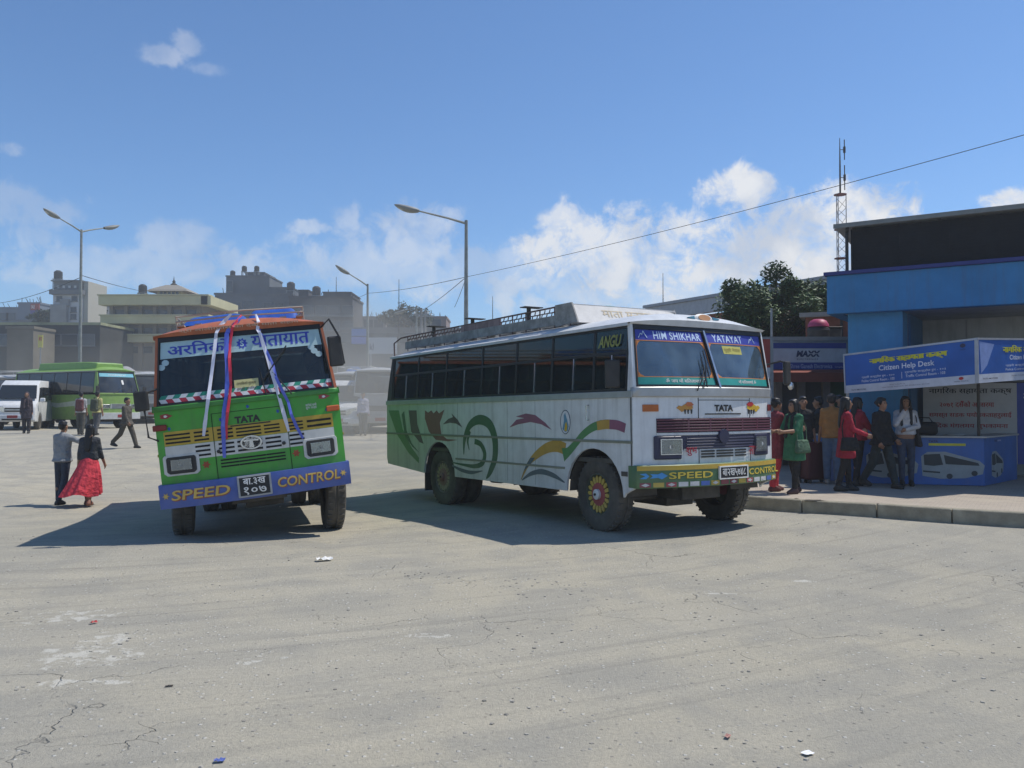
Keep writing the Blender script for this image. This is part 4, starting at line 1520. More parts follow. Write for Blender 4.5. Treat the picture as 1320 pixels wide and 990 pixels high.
# ---------------------------------------------------------------- the green bus
def green_bus():
    th = math.atan2(-.963, .27)
    W = 2.30
    b = Bus('green_bus', 'green bus with orange roof and blue bumper leaning to one side', (-3.29, 10.98), th, W=W, L=7.4, zb=1.72, zwb=1.79, zg=2.67, zr=2.85,
            zbb=.50, zbt=.80, bow=.16, rake=.16, tumble=.10, ov=.86, r=.49, roll=R(6.6), zroll=.5)
    gp = mat('bus_green_paint', (.04, .33, .02), .36, var=.08, dust=.2, streak=.22, bump=.12, bscale=3, bdist=.05)
    op = mat('bus_orange_paint', (.42, .11, .04), .5, var=.2, dust=.3, streak=.2)
    M = dict(side=gp, front=gp, pillar=op, roof=op, trim=mat('green_trim', (.03, .22, .025), .4, dust=.2), trim2=mat('yellow_trim', (.45, .32, .03), .5, dust=.3),
             gutter=op, header=BLACK, rim=mat('rust_rim', (.11, .07, .05), .8, dust=.5), wind=glass('green_bus_windscreen', (.36, .42, .42), .10, (.14, .17, .17), 1.2))
    pil = [-7.2 + k * (7.2 - .42) / 7 for k in range(8)]
    b.shell(M, pil, 1, glass('green_bus_side_glass', (.3, .36, .36), .07, (.2, .22, .2)), False, 2.3)
    drk = dict(rim=M['rim'])
    b.wheel(-b.ov, -1, drk, steer=.05, inset=.02)
    b.wheel(-b.ov, 1, drk, steer=.05, inset=.02)
    for sd in (-1, 1):
        b.wheel(-b.ov - b.wb, sd, drk, dual=True)
        b.part('mud_flap', MB().box((-b.ov - b.wb - .66, sd * (W / 2 - .3), .48), (.02, .5, .5)), BLACK)
    for xx in (-b.ov, -b.ov - b.wb):
        for sd in (-1, 1):
            wh = MB().grid(lambda u, v, xx=xx, sd=sd: Vector((xx + .59 * math.cos(PI * u), sd * (W / 2 - .045 - .55 * v), .48 + .59 * math.sin(PI * u))), 14, 1)
            b.part('wheel_housing', wh, DARKMETAL)
    # bumper
    blue = mat('bumper_blue', (.03, .085, .36), .38, dust=.22)
    def BF(t, z, o):
        v = b.FT(t, z, o)
        v.x += .02 * (1 - ((z - .65) / .15) ** 2)
        return v
    bp = b.part('bumper', MB().slab(BF, -1.03, 1.03, b.zbb, b.zbt, -.12, .08, 30, 3), blue, bev=.0, smooth=40)
    def BFy(y, z, o):
        return BF(y / b.SY(z), z, o)
    gold = mat('green_bus_gold_letters', (.58, .40, .10), .5)
    rdk = mat('green_bus_letter_edge', (.30, .09, .04), .5)
    zc = (b.zbb + b.zbt) / 2 + .01
    for txt, px, w_, rot in (('SPEED', 258, 76, 0), ('CONTROL', 399, 80, 0)):
        y = b.pf(px, 620)[0]
        _, _, ww, hh = b.fr(px, 618, w_, 14)
        b.part('lettering', text_mb(txt, y + .007, zc - .007, ww, .135, BFy, .085, .035, shear=.12), rdk, bp)
        b.part('lettering', text_mb(txt, y, zc, ww, .125, BFy, .089, .015, shear=.12), gold, bp)
    for px in (213, 443):
        y = b.pf(px, 620)[0]
        st = [(y + (.045 if k % 2 == 0 else .02) * math.cos(k * PI / 6), zc + (.045 if k % 2 == 0 else .02) * math.sin(k * PI / 6)) for k in range(12)]
        b.part('painted_flower', MB().prism(st, BFy, .084, .088), gold, bp)
    y = b.pf(328, 618)[0]
    pl = b.part('number_plate', MB().slab(BFy, y - .19, y + .19, zc - .12, zc + .13, .085, .11, 4, 1), PLATE, bp)
    e = MB()
    for k in (-1, 1):
        e.slab(BFy, y - .20, y + .20, zc + .005 + k * .125 - .010, zc + .005 + k * .125 + .010, .086, .116, 4, 1)
        e.slab(BFy, y + k * .195 - .012, y + k * .195 + .012, zc - .125, zc + .135, .086, .115, 1, 1)
    b.part('plate_border', e, mat('plate_border_grey', (.35, .36, .36), .5), bp)
    b.part('lettering', text_mb('बा.३ख', y, zc + .062, .27, .085, BFy, .113, .03), WHITEP, bp)
    b.part('lettering', text_mb('१०७', y, zc - .052, .27, .10, BFy, .113, .03), WHITEP, bp)
    # yellow and white bands with cooling slits
    ylw = mat('grille_yellow', (.50, .33, .02), .42, dust=.2)
    wht = mat('grille_white', (.60, .60, .57), .45, dust=.25)
    _, zy0 = b.pf(323, 563)
    zy1 = b.pf(323, 549)[1]
    zw0 = b.pf(323, 583)[1]
    yl, yr = b.pf(213, 580)[0], b.pf(430, 550)[0]
    zyt = b.pf(323, 545)[1]
    b.fslab('yellow_band', (yl + yr) / 2, (zyt + zy0) / 2, yr - yl, zyt - zy0, .0005, .004, ylw)
    b.fslab('white_band', (yl + yr) / 2, (zy0 - .004 + zw0) / 2, yr - yl, zy0 - zw0 - .006, .0005, .004, wht)
    slot = mat('grille_slot_black', (.012, .012, .012), .8)
    def slots(y0, y1, z0, z1, n):
        for k in range(n):
            zz = z0 + (z1 - z0) * (k + .5) / n
            b.fslab('grille_slot', (y0 + y1) / 2, zz, y1 - y0, (z1 - z0) / n * .45, .0042, .0075, slot)
    for a, c_ in ((214, 246), (251, 270), (281, 301), (305, 337), (341, 361), (372, 391), (396, 427)):
        y0, y1 = b.pf(a, 575 - (a - 214) * .14)[0], b.pf(c_, 575 - (c_ - 214) * .14)[0]
        slots(y0, y1, zy0 + .012, zyt - .035 if a > 300 else zyt - .02, 3 if a < 390 else 2)
        if 250 < a < 392:
            slots(y0, y1, zw0 + .012, zy0 - .018, 3)
    for a, c_ in ((285, 308), (309, 344), (345, 369)):
        y0, y1 = b.pf(a, 598)[0], b.pf(c_, 593)[0]
        slots(y0, y1, zw0 - .16, zw0 - .035, 3)
    # headlamps
    hz = b.pf(414, 574)[1] - .02
    for px in (234, 413):
        yy = b.pf(px, 597 - (px - 234) * .134)[0]
        fr_ = [(-.22, .10), (-.2, .125), (.2, .125), (.22, .10), (.22, -.10), (.18, -.135), (-.18, -.135), (-.22, -.10)]
        o = b.part('headlamp_surround', MB().prism([(yy + a, hz + c_) for a, c_ in fr_], b.F, .002, .016), wht, bev=.004)
        b.part('headlamp_pod', MB().prism([(yy + a * .82, hz + c_ * .82) for a, c_ in fr_], b.F, .016, .03), BLACK, o, bev=.006)
        b.fslab('headlamp_reflector', yy, hz, .25, .135, .03, .034, REFLECTOR, o)
        b.fslab('headlamp_lens', yy, hz, .25, .135, .042, .048, LENS, o)
        b.part('headlamp_bulb', MB().lathe([(.001, .0), (.025, .0), (.025, .006), (.001, .006)], b.F(yy, hz, .035), 'X', 10), WHITEP, o)
    for px, py in ((266, 599), (382, 584)):
        y, z = b.pf(px, py)
        pts = [(y + (.055 if k % 2 == 0 else .03) * math.cos(k * PI / 6), z + (.055 if k % 2 == 0 else .03) * math.sin(k * PI / 6)) for k in range(12)]
        b.part('painted_flower', MB().prism(pts, b.F, .0005, .004), mat('faded_red_paint', (.32, .07, .03), .6))
    # badge
    y, z = b.pf(324, 570)
    bd = MB().lathe([(.001, .012), (.115, .012), (.125, .018), (.135, .012), (.135, 0)], (0, 0, 0), 'X', 30)
    bo = b.part('badge', bd, BLACK, smooth=35)
    bo.matrix_local = b.B @ Matrix.Translation(b.F(y, z, .008)) @ Matrix.Scale(.66, 4, (0, 0, 1))
    link('badge_ring', MB().lathe([(.112, .012), (.112, .026), (.135, .026), (.135, .0)], (0, 0, 0), 'X', 30).mesh('badge_ring', smooth=35), CHROME, bo)
    tm = MB().prism([(-.10, .055), (.10, .055), (.085, .02), (.02, .03), (.03, -.10), (-.03, -.10), (-.02, .03), (-.085, .02)], lambda a, c_, o: Vector((o, a, c_)), .012, .022)
    link('badge_letter', tm.mesh('badge_letter'), CHROME, bo)
    y, z, ww, hh = b.fr(319, 540, 33, 9)
    b.ftext('TATA', y, z, ww, hh, BLACK, None, .005, .05, name='emblem_lettering')
    y, z, ww, hh = b.fr(323, 546.5, 52, 1.6)
    b.fslab('emblem_bar', y, z + .0, ww, hh, .005, .009, BLACK)
    seam = mat('green_panel_seam', (.015, .05, .012), .8)
    ya, yb_ = b.pf(275, 560)[0], b.pf(372, 560)[0]
    zt = b.pf(322, 528)[1]
    for yy in (ya, yb_):
        b.fslab('hood_seam', yy, (zt + b.zbt) / 2, .008, zt - b.zbt, .0003, .0085, seam)
    b.fslab('hood_seam', (ya + yb_) / 2, zt, yb_ - ya, .008, .0003, .003, seam)
    for px, py in ((282, 582), (366, 571)):
        y, z = b.pf(px, py)
        b.part('hood_knob', MB().lathe([(.001, .03), (.02, .028), (.024, 0)], b.F(y, z, .006), 'X', 12), BLACK)
    # small painted flowers, side lamps
    for px, py, c_ in ((213, 537, (.30, .04, .04)), (417, 511, (.32, .06, .06)), (358, 530, (.03, .09, .35)), (284, 541, (.03, .09, .35)), (319, 524, (.03, .09, .35)), (218, 553, (.03, .09, .35)), (421, 528, (.03, .09, .35))):
        y, z = b.pf(px, py)
        big = px in (213, 417)
        q = .09 if big else .022
        pts = [(y + q * math.cos(k * PI / 5) * (1 if k % 2 == 0 else .6), z + q * (.35 if big else 1) * math.sin(k * PI / 5)) for k in range(10)]
        b.part('painted_flower', MB().prism(pts, b.F, .0005, .004), mat('flower_%d' % px, c_, .6))
        if big:
            b.part('painted_crest', MB().prism([(y + (a - y) * .3, z + (c2 - z) * .5) for a, c2 in pts], b.F, .004, .006), WHITEP)
    y, z = b.pf(401, 523)
    b.ftext('बाटोको साथी', y, z + .015, .14, .04, WHITEP, None, .005, .01)
    b.ftext('शुभ यात्रा', y, z - .03, .14, .035, WHITEP, None, .005, .01)
    for px, py, m_ in ((206, 552, REDLENS), (429, 526, mat('orange_lamp', (.5, .10, .02), .35))):
        y, z = b.pf(px, py)
        b.fslab('indicator_lamp', y, z, .17, .075, 0, .035, m_, bev=.01)
    # windscreen banner and chevrons
    lb = mat('banner_pale_blue', (.40, .56, .58), .5)
    z1 = b.zg - .065
    z0 = z1 - .215
    b.part('windscreen_banner', MB().slab(b.FT, -.94, .94, z0, z1, -.011, -.008, 24, 2), lb)
    bl = mat('banner_letter_blue', (.05, .07, .42), .5)
    sy = b.SY(z0 + .1)
    zc2 = (z0 + z1) / 2
    b.ftext('अरिनको', -.50 * sy, zc2 + .005, .76, .165, bl, None, -.005, .035)
    b.ftext('यातायात', .46 * sy, zc2 + .005, .74, .150, bl, None, -.005, .035)
    em = [(.0 + (.075 if k % 2 == 0 else .05) * math.cos(k * PI / 9), zc2 + (.075 if k % 2 == 0 else .05) * math.sin(k * PI / 9)) for k in range(18)]
    b.part('banner_emblem', MB().prism(em, b.F, -.008, -.005), bl)
    b.ftext('S', 0, zc2, .045, .08, lb, None, -.0035, .03, name='emblem_letter')
    n = 13
    gch, rch, wch = mat('chevron_green', (.02, .24, .16), .5), mat('chevron_red', (.42, .03, .05), .5), mat('chevron_white', (.66, .66, .66), .5)
    zz0 = b.zwb + .03
    for k in range(n):
        for half, cc in ((0, (wch, rch)), (1, (gch, wch))):
            for q in range(2):
                t0 = -.95 + 1.90 * (k + q * .5) / n
                dt = 1.90 / n * .5
                sh = .03
                if half:
                    pts = [(t0, zz0 + .052), (t0 + dt, zz0 + .052), (t0 + dt + sh, zz0 + .1), (t0 + sh, zz0 + .1)]
                else:
                    pts = [(t0 + sh, zz0), (t0 + dt + sh, zz0), (t0 + dt, zz0 + .05), (t0, zz0 + .05)]
                pts = [(min(.95, max(-.95, a)), c_) for a, c_ in pts]
                b.part('chevron', MB().prism(pts, b.FT, -.0105, -.0075), cc[q])
    y, z = b.pf(318, 497)
    st = b.fslab('windscreen_sticker', y, z, .30, .17, -.011, -.008, mat('pale_yellow_sticker', (.50, .47, .22), .6))
    for k, tx in ((.035, 'नागरिकको सुरक्षा'), (-.035, 'हाम्रो दायित्व')):
        b.ftext(tx, y, z + k, .24, .05, mat('sticker_ink', (.12, .10, .05), .7), st, -.0055, .01)
    ps_ = mat('pale_blue_sticker', (.38, .52, .56), .5)
    for px, py in ((208, 474), (213, 468), (401, 447), (405, 452), (411, 456)):
        y, z = b.pf(px, py)
        b.part('windscreen_sticker', MB().prism([(y + .045 * math.cos(k * PI / 5), z + .04 * math.sin(k * PI / 5)) for k in range(10)], b.F, -.011, -.008), ps_)
    vis = mat('cream_letters', (.55, .42, .30), .7)
    def VF(a, z_, o):
        t = a / b.SY(b.zg)
        q = b.roof_f(1.0, (t + 1) / 2)
        return Vector((q.x + .004 + o, a, z_))
    b.part('lettering', text_mb('श्री लालीगुराँस का देवी माता सहाय', 0, b.zg + .055, 1.5, .055, VF, .004, .01), vis)
    b.wiper(.55, b.zwb - .02, .30, b.zwb + .35)
    b.wiper(.55, b.zwb + .62, .22, b.zwb + .20)
    # mirrors
    p0 = Vector((-.02, -W / 2 + .02, 2.02))
    b.mirror([Vector((.0, -W / 2 + .02, 1.36)), Vector((.08, -W / 2 - .08, 1.42)), Vector((.10, -W / 2 - .09, 1.75)), Vector((.04, -W / 2 - .05, 1.98)), Vector((-.05, -W / 2 + .08, 2.02))], Vector((.12, -W / 2 - .11, 1.88)), (.07, .17, .25), yaw=-.15)
    m0 = Vector((.02, W / 2 + .10, 2.33))
    b.mirror([Vector((-.12, W / 2 - .12, 2.62)), Vector((.10, W / 2 - .02, 2.70)), Vector((.10, W / 2 + .09, 2.45)), Vector((.06, W / 2 + .12, 2.10)), Vector((-.02, W / 2 - .03, 2.10))], Vector((.08, W / 2 + .02, 2.27)), (.07, .18, .40), yaw=.2)
    # roof rack
    rail = mat('pale_rack_rail', (.42, .37, .30), .6)
    rk = MB()
    for z_ in (2.93, 3.0):
        rk.tube([(-.9, -.85, z_), (-.82, 0, z_ + .01), (-.9, .85, z_)], .013, 6)
        for sg in (-1, 1):
            rk.tube([(-.9, sg * .85, z_), (-6.8, sg * .85, z_)], .013, 6)
    b.part('rack_rail', rk, rail)
    for k in range(6):
        for sg in (-1, 1):
            b.part('rack_post', MB().tube([(-.95 - k * 1.15, sg * .85, 2.72), (-.95 - k * 1.15, sg * .85, 3.01)], .012, 6), rail)
    bd = MB()
    for k in range(8):
        bd.box((-3.85, -.8 + k * .228, 2.875), (5.9, .09, .02))
    b.part('rack_bed', bd, rail)
    BMw = b.RM @ b.B
    # tarpaulin covered load
    tarp = mat('blue_tarpaulin', (.02, .09, .40), .5, var=.15, bump=.6, bscale=6)
    for (cx, cy, sx, sy_, hz_, lab) in ((-2.0, -.36, 1.7, .92, .15, 'flat blue tarpaulin bundle strapped on the green bus roof beside the spare wheel'), (-2.2, .44, 1.8, .76, .20, 'tall blue tarpaulin bundle strapped at the mirror end of the green bus roof')):
        t = thing('cargo_bundle', lab, 'bundle', group='blue bundles on the green bus roof')
        t.matrix_world = BMw @ Matrix.Translation((cx, cy, 2.888))
        def tf(u, v, sx=sx, sy_=sy_, hz_=hz_, cx=cx):
            a, c_ = 2 * u - 1, 2 * v - 1
            hh = hz_ * (1 - abs(a) ** 7) * (1 - abs(c_) ** 7)
            hh *= 1 + .06 * math.sin(4.3 * u + 7 * v + cx) + .07 * math.sin(13 * u - 5 * v)
            return Vector((a * sx / 2, c_ * sy_ / 2, hh))
        link('tarpaulin', MB().grid(tf, 24, 20).mesh('tarpaulin', smooth=60), tarp, t)
        link('rope', MB().tube([tf(.5, k / 14) + Vector((0, 0, .008)) for k in range(15)], .009, 5).mesh('rope'), rail, t)
    sw = thing('spare_wheel', 'rust brown spare wheel lying on the green bus roof', 'wheel')
    sw.matrix_world = BMw @ Matrix.Translation((-3.6, -.2, 3.0)) @ Matrix.Rotation(.25, 4, 'Y')
    link('tyre', MB().lathe([(.28, -.1), (.40, -.11), (.46, -.05), (.46, .05), (.40, .11), (.28, .1), (.28, -.1)], n=26).mesh('tyre', smooth=40), mat('faded_brown_tyre', (.20, .07, .04), .8), sw)
    link('rim', MB().lathe([(.29, -.08), (.27, .0), (.1, .03), (.001, .03)], n=20).mesh('rim', smooth=40), M['rim'], sw)
    # gift ribbons over the windscreen
    def ribbon(label, pts, w_, m):
        q = []
        for k, (px, py, off) in enumerate(pts):
            if off is None:
                continue
            y, z = b.pf(px + 1.6 * math.sin(k * 1.9 + px), py)
            q.append(b.F(y, z, off + .02 * math.sin(k * 2.3 + px)))
        mb = MB()
        v = []
        for k, p in enumerate(q):
            d = (q[min(k + 1, len(q) - 1)] - q[max(k - 1, 0)]).normalized()
            a = d.cross(Vector((1, 0, 0))).normalized()
            a = (a + Vector((.5 * math.sin(k * 1.7 + len(q)), 0, 0))).normalized()
            ww = w_ * rnd.uniform(.75, 1.0) * (.55 if k == 0 else (1.0 if k < len(q) - 1 else .7))
            for o in (0, .003):
                for sg in (-1, 1):
                    v.append(p + a * sg * ww / 2 + Vector((o, 0, 0)))
        fs = []
        for i_ in range(len(q) - 1):
            a, c_ = i_ * 4, i_ * 4 + 4
            fs += [(a, a + 1, c_ + 1, c_), (a + 2, c_ + 2, c_ + 3, a + 3), (a, c_, c_ + 2, a + 2), (a + 1, a + 3, c_ + 3, c_ + 1)]
        mb.add(v, fs)
        o = mb.build('ribbon', m)
        o.matrix_world = BMw
        tag(o, label, 'ribbon', 'ribbons tied over the green bus windscreen')
    rw, rb, rr = mat('ribbon_white', (.62, .63, .72), .45), mat('ribbon_blue', (.10, .14, .55), .45), mat('ribbon_red', (.55, .03, .06), .45)
    def path(p, q, n, o0, o1, bend=0):
        return [(p[0] + (q[0] - p[0]) * k / n, p[1] + (q[1] - p[1]) * k / n, o0 + (o1 - o0) * k / n) for k in range(n + 1)]
    ribbon('white ribbon beside the first word of the banner on the green bus', path((297, 405), (278, 430), 3, .02, .06) + path((277, 436), (264, 562), 8, .06, .03), .052, rw)
    ribbon('broad blue ribbon hanging beside the red one on the green bus', path((309, 410), (295, 427), 2, .02, .06) + path((294, 431), (288, 590), 8, .065, .03), .062, rb)
    ribbon('red ribbon hanging down the middle of the green bus windscreen', path((313, 406), (299, 422), 2, .03, .065) + path((299, 427), (293, 566), 8, .072, .04), .042, rr)
    ribbon('white ribbon crossing the second word of the banner on the green bus', path((331, 405), (333, 425), 2, .02, .06) + path((334, 429), (371, 556), 8, .07, .03), .052, rw)
    ribbon('thin blue ribbon twisted with the white one on the green bus hood', path((334, 425), (336, 432), 2, .05, .055) + path((338, 440), (389, 565), 8, .06, .03), .045, rb)
    return b


GB = green_bus()
# ------------------------------------------------------------------ buildings, kiosk and shops on the pavement side
class Fr:
    """an upright plane: s along ex, z up, o outwards (towards the yard)"""
    def __init__(s, a, b):
        s.a = Vector((a[0], a[1], 0))
        d = Vector((b[0] - a[0], b[1] - a[1], 0))
        s.len = d.length
        s.ex = d.normalized()
        s.n = Vector((s.ex.y, -s.ex.x, 0))
        if s.n.y > 0:
            s.n = -s.n

    def __call__(s, u, z, o):
        return s.a + s.ex * u + s.n * o + Vector((0, 0, z))

    def at(s, px, py, o=0.0):
        d = ray(px, py)
        c = Vector((0, 0, CAMH))
        t = ((s.a + s.n * o) - c).dot(s.n) / d.dot(s.n)
        p = c + d * t
        return (p - s.a - s.n * o).dot(s.ex), p.z


def tbox(name, f, u0, u1, z0, z1, o0, o1, m, parent=None, bev=0.0, nu=1, label=None):
    o = MB().slab(f, u0, u1, z0, z1, o0, o1, nu, 1).build(name, m, parent, bev=bev)
    if label:
        o['label'] = label
    return o


def ftext(txt, f, u, z, w, h, off, m, parent, bold=.02, rot=0.0, shear=0.0):
    return text_mb(txt, u, z, w, h, f, off, bold, shear, 1.0, rot).build('lettering', m, parent)


def blue_building():
    f = Fr((6.45, 17.2), (9.36, 15.31))
    root = thing('blue_building', 'blue rendered building with deep fascia and dark screened upper storey', 'building', (7.5, 20, 0))
    root.location = (0, 0, 0)
    fas = mat('blue_render', (.045, .20, .40), .75, var=.14, scale=1.5, bump=.15, streak=.30)
    col = mat('blue_column_render', (.065, .25, .44), .75, var=.1, scale=2.5, bump=.15, streak=.22)
    wht = mat('grey_white_render', (.42, .43, .41), .8, var=.15, scale=2, streak=.3)
    dk = mat('navy_trim', (.03, .04, .17), .6)
    net = mat('black_shade_net', (.012, .013, .016), .85, var=.25, scale=3, bump=.3, bscale=90)
    sh = mat('grey_roof_sheet', (.33, .34, .33), .55, metal=.3, var=.2)
    LN = 15
    z0, z1 = f.at(1067, 405)[1], f.at(1067, 356)[1]
    tbox('fascia', f, 0, LN, z0, z1, -.25, .0, fas, root, .01)
    tbox('fascia_return', lambda a, z, o: f(o, z, -a), .25, 6, z0, z1, 0, .25, fas, root)
    tbox('parapet_cap', f, -.05, LN, z1 + .001, z1 + .075, -.32, .06, dk, root, .006)
    tbox('soffit', f, .26, LN, z0 + .02, z0 + .06, -3.4, -.252, wht, root)
    u0, u1 = f.at(1093, 440, -.3)[0], f.at(1164, 440, -.3)[0]
    tbox('column', f, u0, u1, 0, z0 + .019, -.95, -.30, col, root, .01)
    tbox('end_wall', f, u0 - .0, u0 + .12, 0, z0 + .019, -6, -.951, col, root)
    tbox('recessed_wall', f, u1 - .1, LN, 0, z0 + .019, -2.95, -2.80, wht, root)
    tbox('roof_deck', f, .26, LN, z1 - .12, z1 - .02, -6, -.26, wht, root)
    # recess side by the column with shade mixed into its blue, ledge line on the wall
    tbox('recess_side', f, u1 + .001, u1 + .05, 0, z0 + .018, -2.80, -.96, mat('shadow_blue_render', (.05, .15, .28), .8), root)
    for k in range(3):
        tbox('wall_joint', f, u1 + .9 + k * 2.2, u1 + .93 + k * 2.2, 0, z0, -2.799, -2.79, mat('joint_grey', (.3, .3, .29), .9), root)
    # upper storey screened with net
    ua = f.at(1097, 330, -.55)[0]
    za = z1 + .10
    zt = f.at(1097, 296, -.55)[1]
    up = tbox('shade_screen', f, ua, LN, za + .02, zt, -.58, -.55, net, root)
    for k in range(16):
        tbox('screen_rib', f, ua + k * .9, ua + k * .9 + .03, za + .02, zt, -.549, -.535, net, up)
    for k in range(12):
        tbox('screen_batten', f, ua + .02, LN, za + .08 + k * (zt - za - .1) / 12, za + .09 + k * (zt - za - .1) / 12, -.5345, -.531, net, up)
    tbox('screen_side', lambda a, z, o: f(ua + o, z, -.58 - a), 0, 5, za + .02, zt, 0, .03, net, root)
    for k in range(9):
        tbox('screen_post', f, ua + .02 + k * 1.6, ua + .07 + k * 1.6, z1 - .02, zt + .05, -.66, -.60, DARKMETAL, root)
    def rs(a, z, o):
        return f(a, z + .055 * (o + .3) + .02 * a * 0, o)
    tbox('roof_sheet', rs, ua - .30, LN, zt + .06, zt + .11, -5.5, -.40, sh, root, 0, 14)
    tbox('roof_edge', rs, ua - .31, LN, zt + .03, zt + .12, -.399, -.37, mat('roof_edge_grey', (.20, .21, .20), .6), root)
    MB().tube([f(ua - .06, zt + .03, -.5), f(ua - .06, zt - .1, -.45), f(ua - .06, z1 + .12, -.45)], .035, 8).build('down_pipe', BLACK, root)
    root['label'] = 'blue rendered building with deep fascia and dark screened upper storey'
    return f


BF_ = blue_building()


def kiosk():
    root = thing('help_kiosk', 'blue help desk kiosk with slanted sign boards and printed counter', 'kiosk')
    blue = mat('kiosk_blue_vinyl', (.018, .095, .36), .4, var=.2, scale=1.5, bump=.25, bscale=4, bdist=.03)
    bl2 = mat('kiosk_counter_vinyl', (.03, .12, .38), .4, var=.2, scale=1.6, streak=.15, bump=.25, bscale=5, bdist=.03)
    wht = mat('kiosk_white_vinyl', (.50, .53, .60), .45)
    ylw = mat('kiosk_yellow_letters', (.55, .52, .03), .5)
    let = mat('kiosk_white_letters', (.62, .66, .76), .5)
    ink = mat('kiosk_ink', (.03, .035, .08), .6)
    frame = mat('kiosk_alloy_frame', (.40, .42, .46), .4, metal=.4)
    A, B_, Cc = P(1088, 458, 15.6), P(1260, 437, 13.86), P(1350, 438, 15.06)
    Ab, Bb, Cb = P(1090, 507, 15.6), P(1261, 494, 13.86), P(1352, 487, 15.06)
    def board(a, b, ab, bb):
        ln = (b - a).length
        n = (b - a).cross(ab - a).normalized()
        if n.y > 0:
            n = -n
        def f(u, v, o):      # u 0..1 along, v 0..1 bottom to top
            top = a.lerp(b, u)
            bot = ab.lerp(bb, u)
            return bot.lerp(top, v) + n * o
        return f
    f1, f2 = board(A, B_, Ab, Bb), board(B_, Cc, Bb, Cb)
    for f, q in ((f1, 0), (f2, 1)):
        o = MB().slab(f, 0, 1, .2, 1, -.04, 0, 4, 1).build('sign_board', blue, root)
        MB().slab(f, 0, 1, 0, .2, -.04, 0, 4, 1).build('sign_footer', wht, o)
        e = MB().slab(f, -.006, 1.006, .985, 1.03, -.045, .012, 1, 1)
        e.build('board_edge', frame, o)
        MB().slab(f, -.006, .004, 0, 1, -.045, .012, 1, 1).build('board_edge', frame, o)
        if q == 0:
            ftext('नागिरक सहायता कक्ष', f, .50, .76, .58, .20, .004, ylw, o, .03)
            ftext('Citizen Help Desk', f, .49, .55, .42, .17, .004, let, o, .015)
            ftext('प्रहरी कन्ट्रोल रुम - १००', f, .27, .37, .26, .075, .004, let, o, .005)
            ftext('Police Control Room - 100', f, .27, .28, .26, .065, .004, let, o, .005)
            MB().slab(f, .455, .458, .26, .42, .002, .004, 1, 1).build('divider_line', let, o)
            ftext('ट्राफिक कन्ट्रोल रुम - १०३', f, .63, .40, .30, .075, .004, let, o, .005)
            ftext('Traffic Control Room - 103', f, .63, .31, .29, .065, .004, let, o, .005)
            ftext('TATA MOTORS', f, .11, .07, .12, .035, .004, ink, o, .01)
            ftext('Sipradi Trading Pvt. Ltd.', f, .42, .13, .12, .03, .004, ink, o, .0)
            ftext('Naya Naikap, Kathmandu Tel: 4313015 Fax: 4311105', f, .48, .075, .36, .03, .004, ink, o, .0)
            MB().prism([(.885 + .017 * math.cos(k * PI / 6), .14 + .035 * math.sin(k * PI / 6)) for k in range(12)], f, .002, .005).build('red_emblem', REDP, o)
            ftext('NEPAL POLICE', f, .885, .075, .10, .025, .004, ink, o, .0)
            MB().prism([(.90 + .02 * math.cos(k * PI / 4), .89 + .05 * math.sin(k * PI / 4)) for k in range(8)], f, .002, .005).build('dark_emblem', ink, o)
            ftext('TATA', f, .90, .80, .04, .03, .004, ink, o, .01)
        else:
            MB().prism([(.02, .95), (.22, .88), (.12, .4), (.04, .22)], f, .002, .004).build('pale_flash', mat('pale_blue_vinyl', (.20, .28, .55), .5), o)
            ftext('नागिरक सहायता', f, .62, .76, .56, .20, .005, ylw, o, .03)
            ftext('Citizen Help Desk', f, .66, .55, .46, .15, .005, let, o, .015)
            ftext('प्रहरी कन्ट्रोल रुम - १००', f, .62, .37, .5, .07, .005, let, o, .005)
            ftext('Police Control Room - 100', f, .62, .28, .5, .06, .005, let, o, .005)
            ftext('TATA MOTORS', f, .16, .09, .2, .035, .005, ink, o, .01)
            ftext('Sipradi Trading Pvt. Ltd.', f, .6, .12, .3, .03, .005, ink, o, .0)
    # posts
    D_ = P(1150, 480, 17.6)
    E_ = P(1345, 480, 17.2)
    for p, nm in ((Vector((6.42, 16.1, 0)), 0), (Vector((8.56, 15.45, 0)), 1), (Cb + Vector((.0, .06, 0)), 2), (D_, 3), (E_, 4)):
        MB().tube([(p.x, p.y, PV - .01), (p.x, p.y, 2.545)], .028, 8).build('post', DARKMETAL if nm == 1 else frame, root)
    # canopy frame and cloth roof behind the boards
    MB().prism([(q.x, q.y) for q in (A + Vector((.03, .05, 0)), B_ + Vector((.0, .06, 0)), Cc + Vector((0, .08, 0)), E_, D_)], lambda a, b, o: Vector((a, b, o)), 2.55, 2.58).build('canopy', mat('canopy_cloth_blue', (.05, .10, .30), .8), root)
    # counter
    cz0, cz1 = PV, 1.07
    pts = [Vector((5.95, 16.9, 0)), Vector((6.36, 15.95, 0)), Vector((8.60, 15.35, 0)), Vector((10.0, 16.7, 0))]
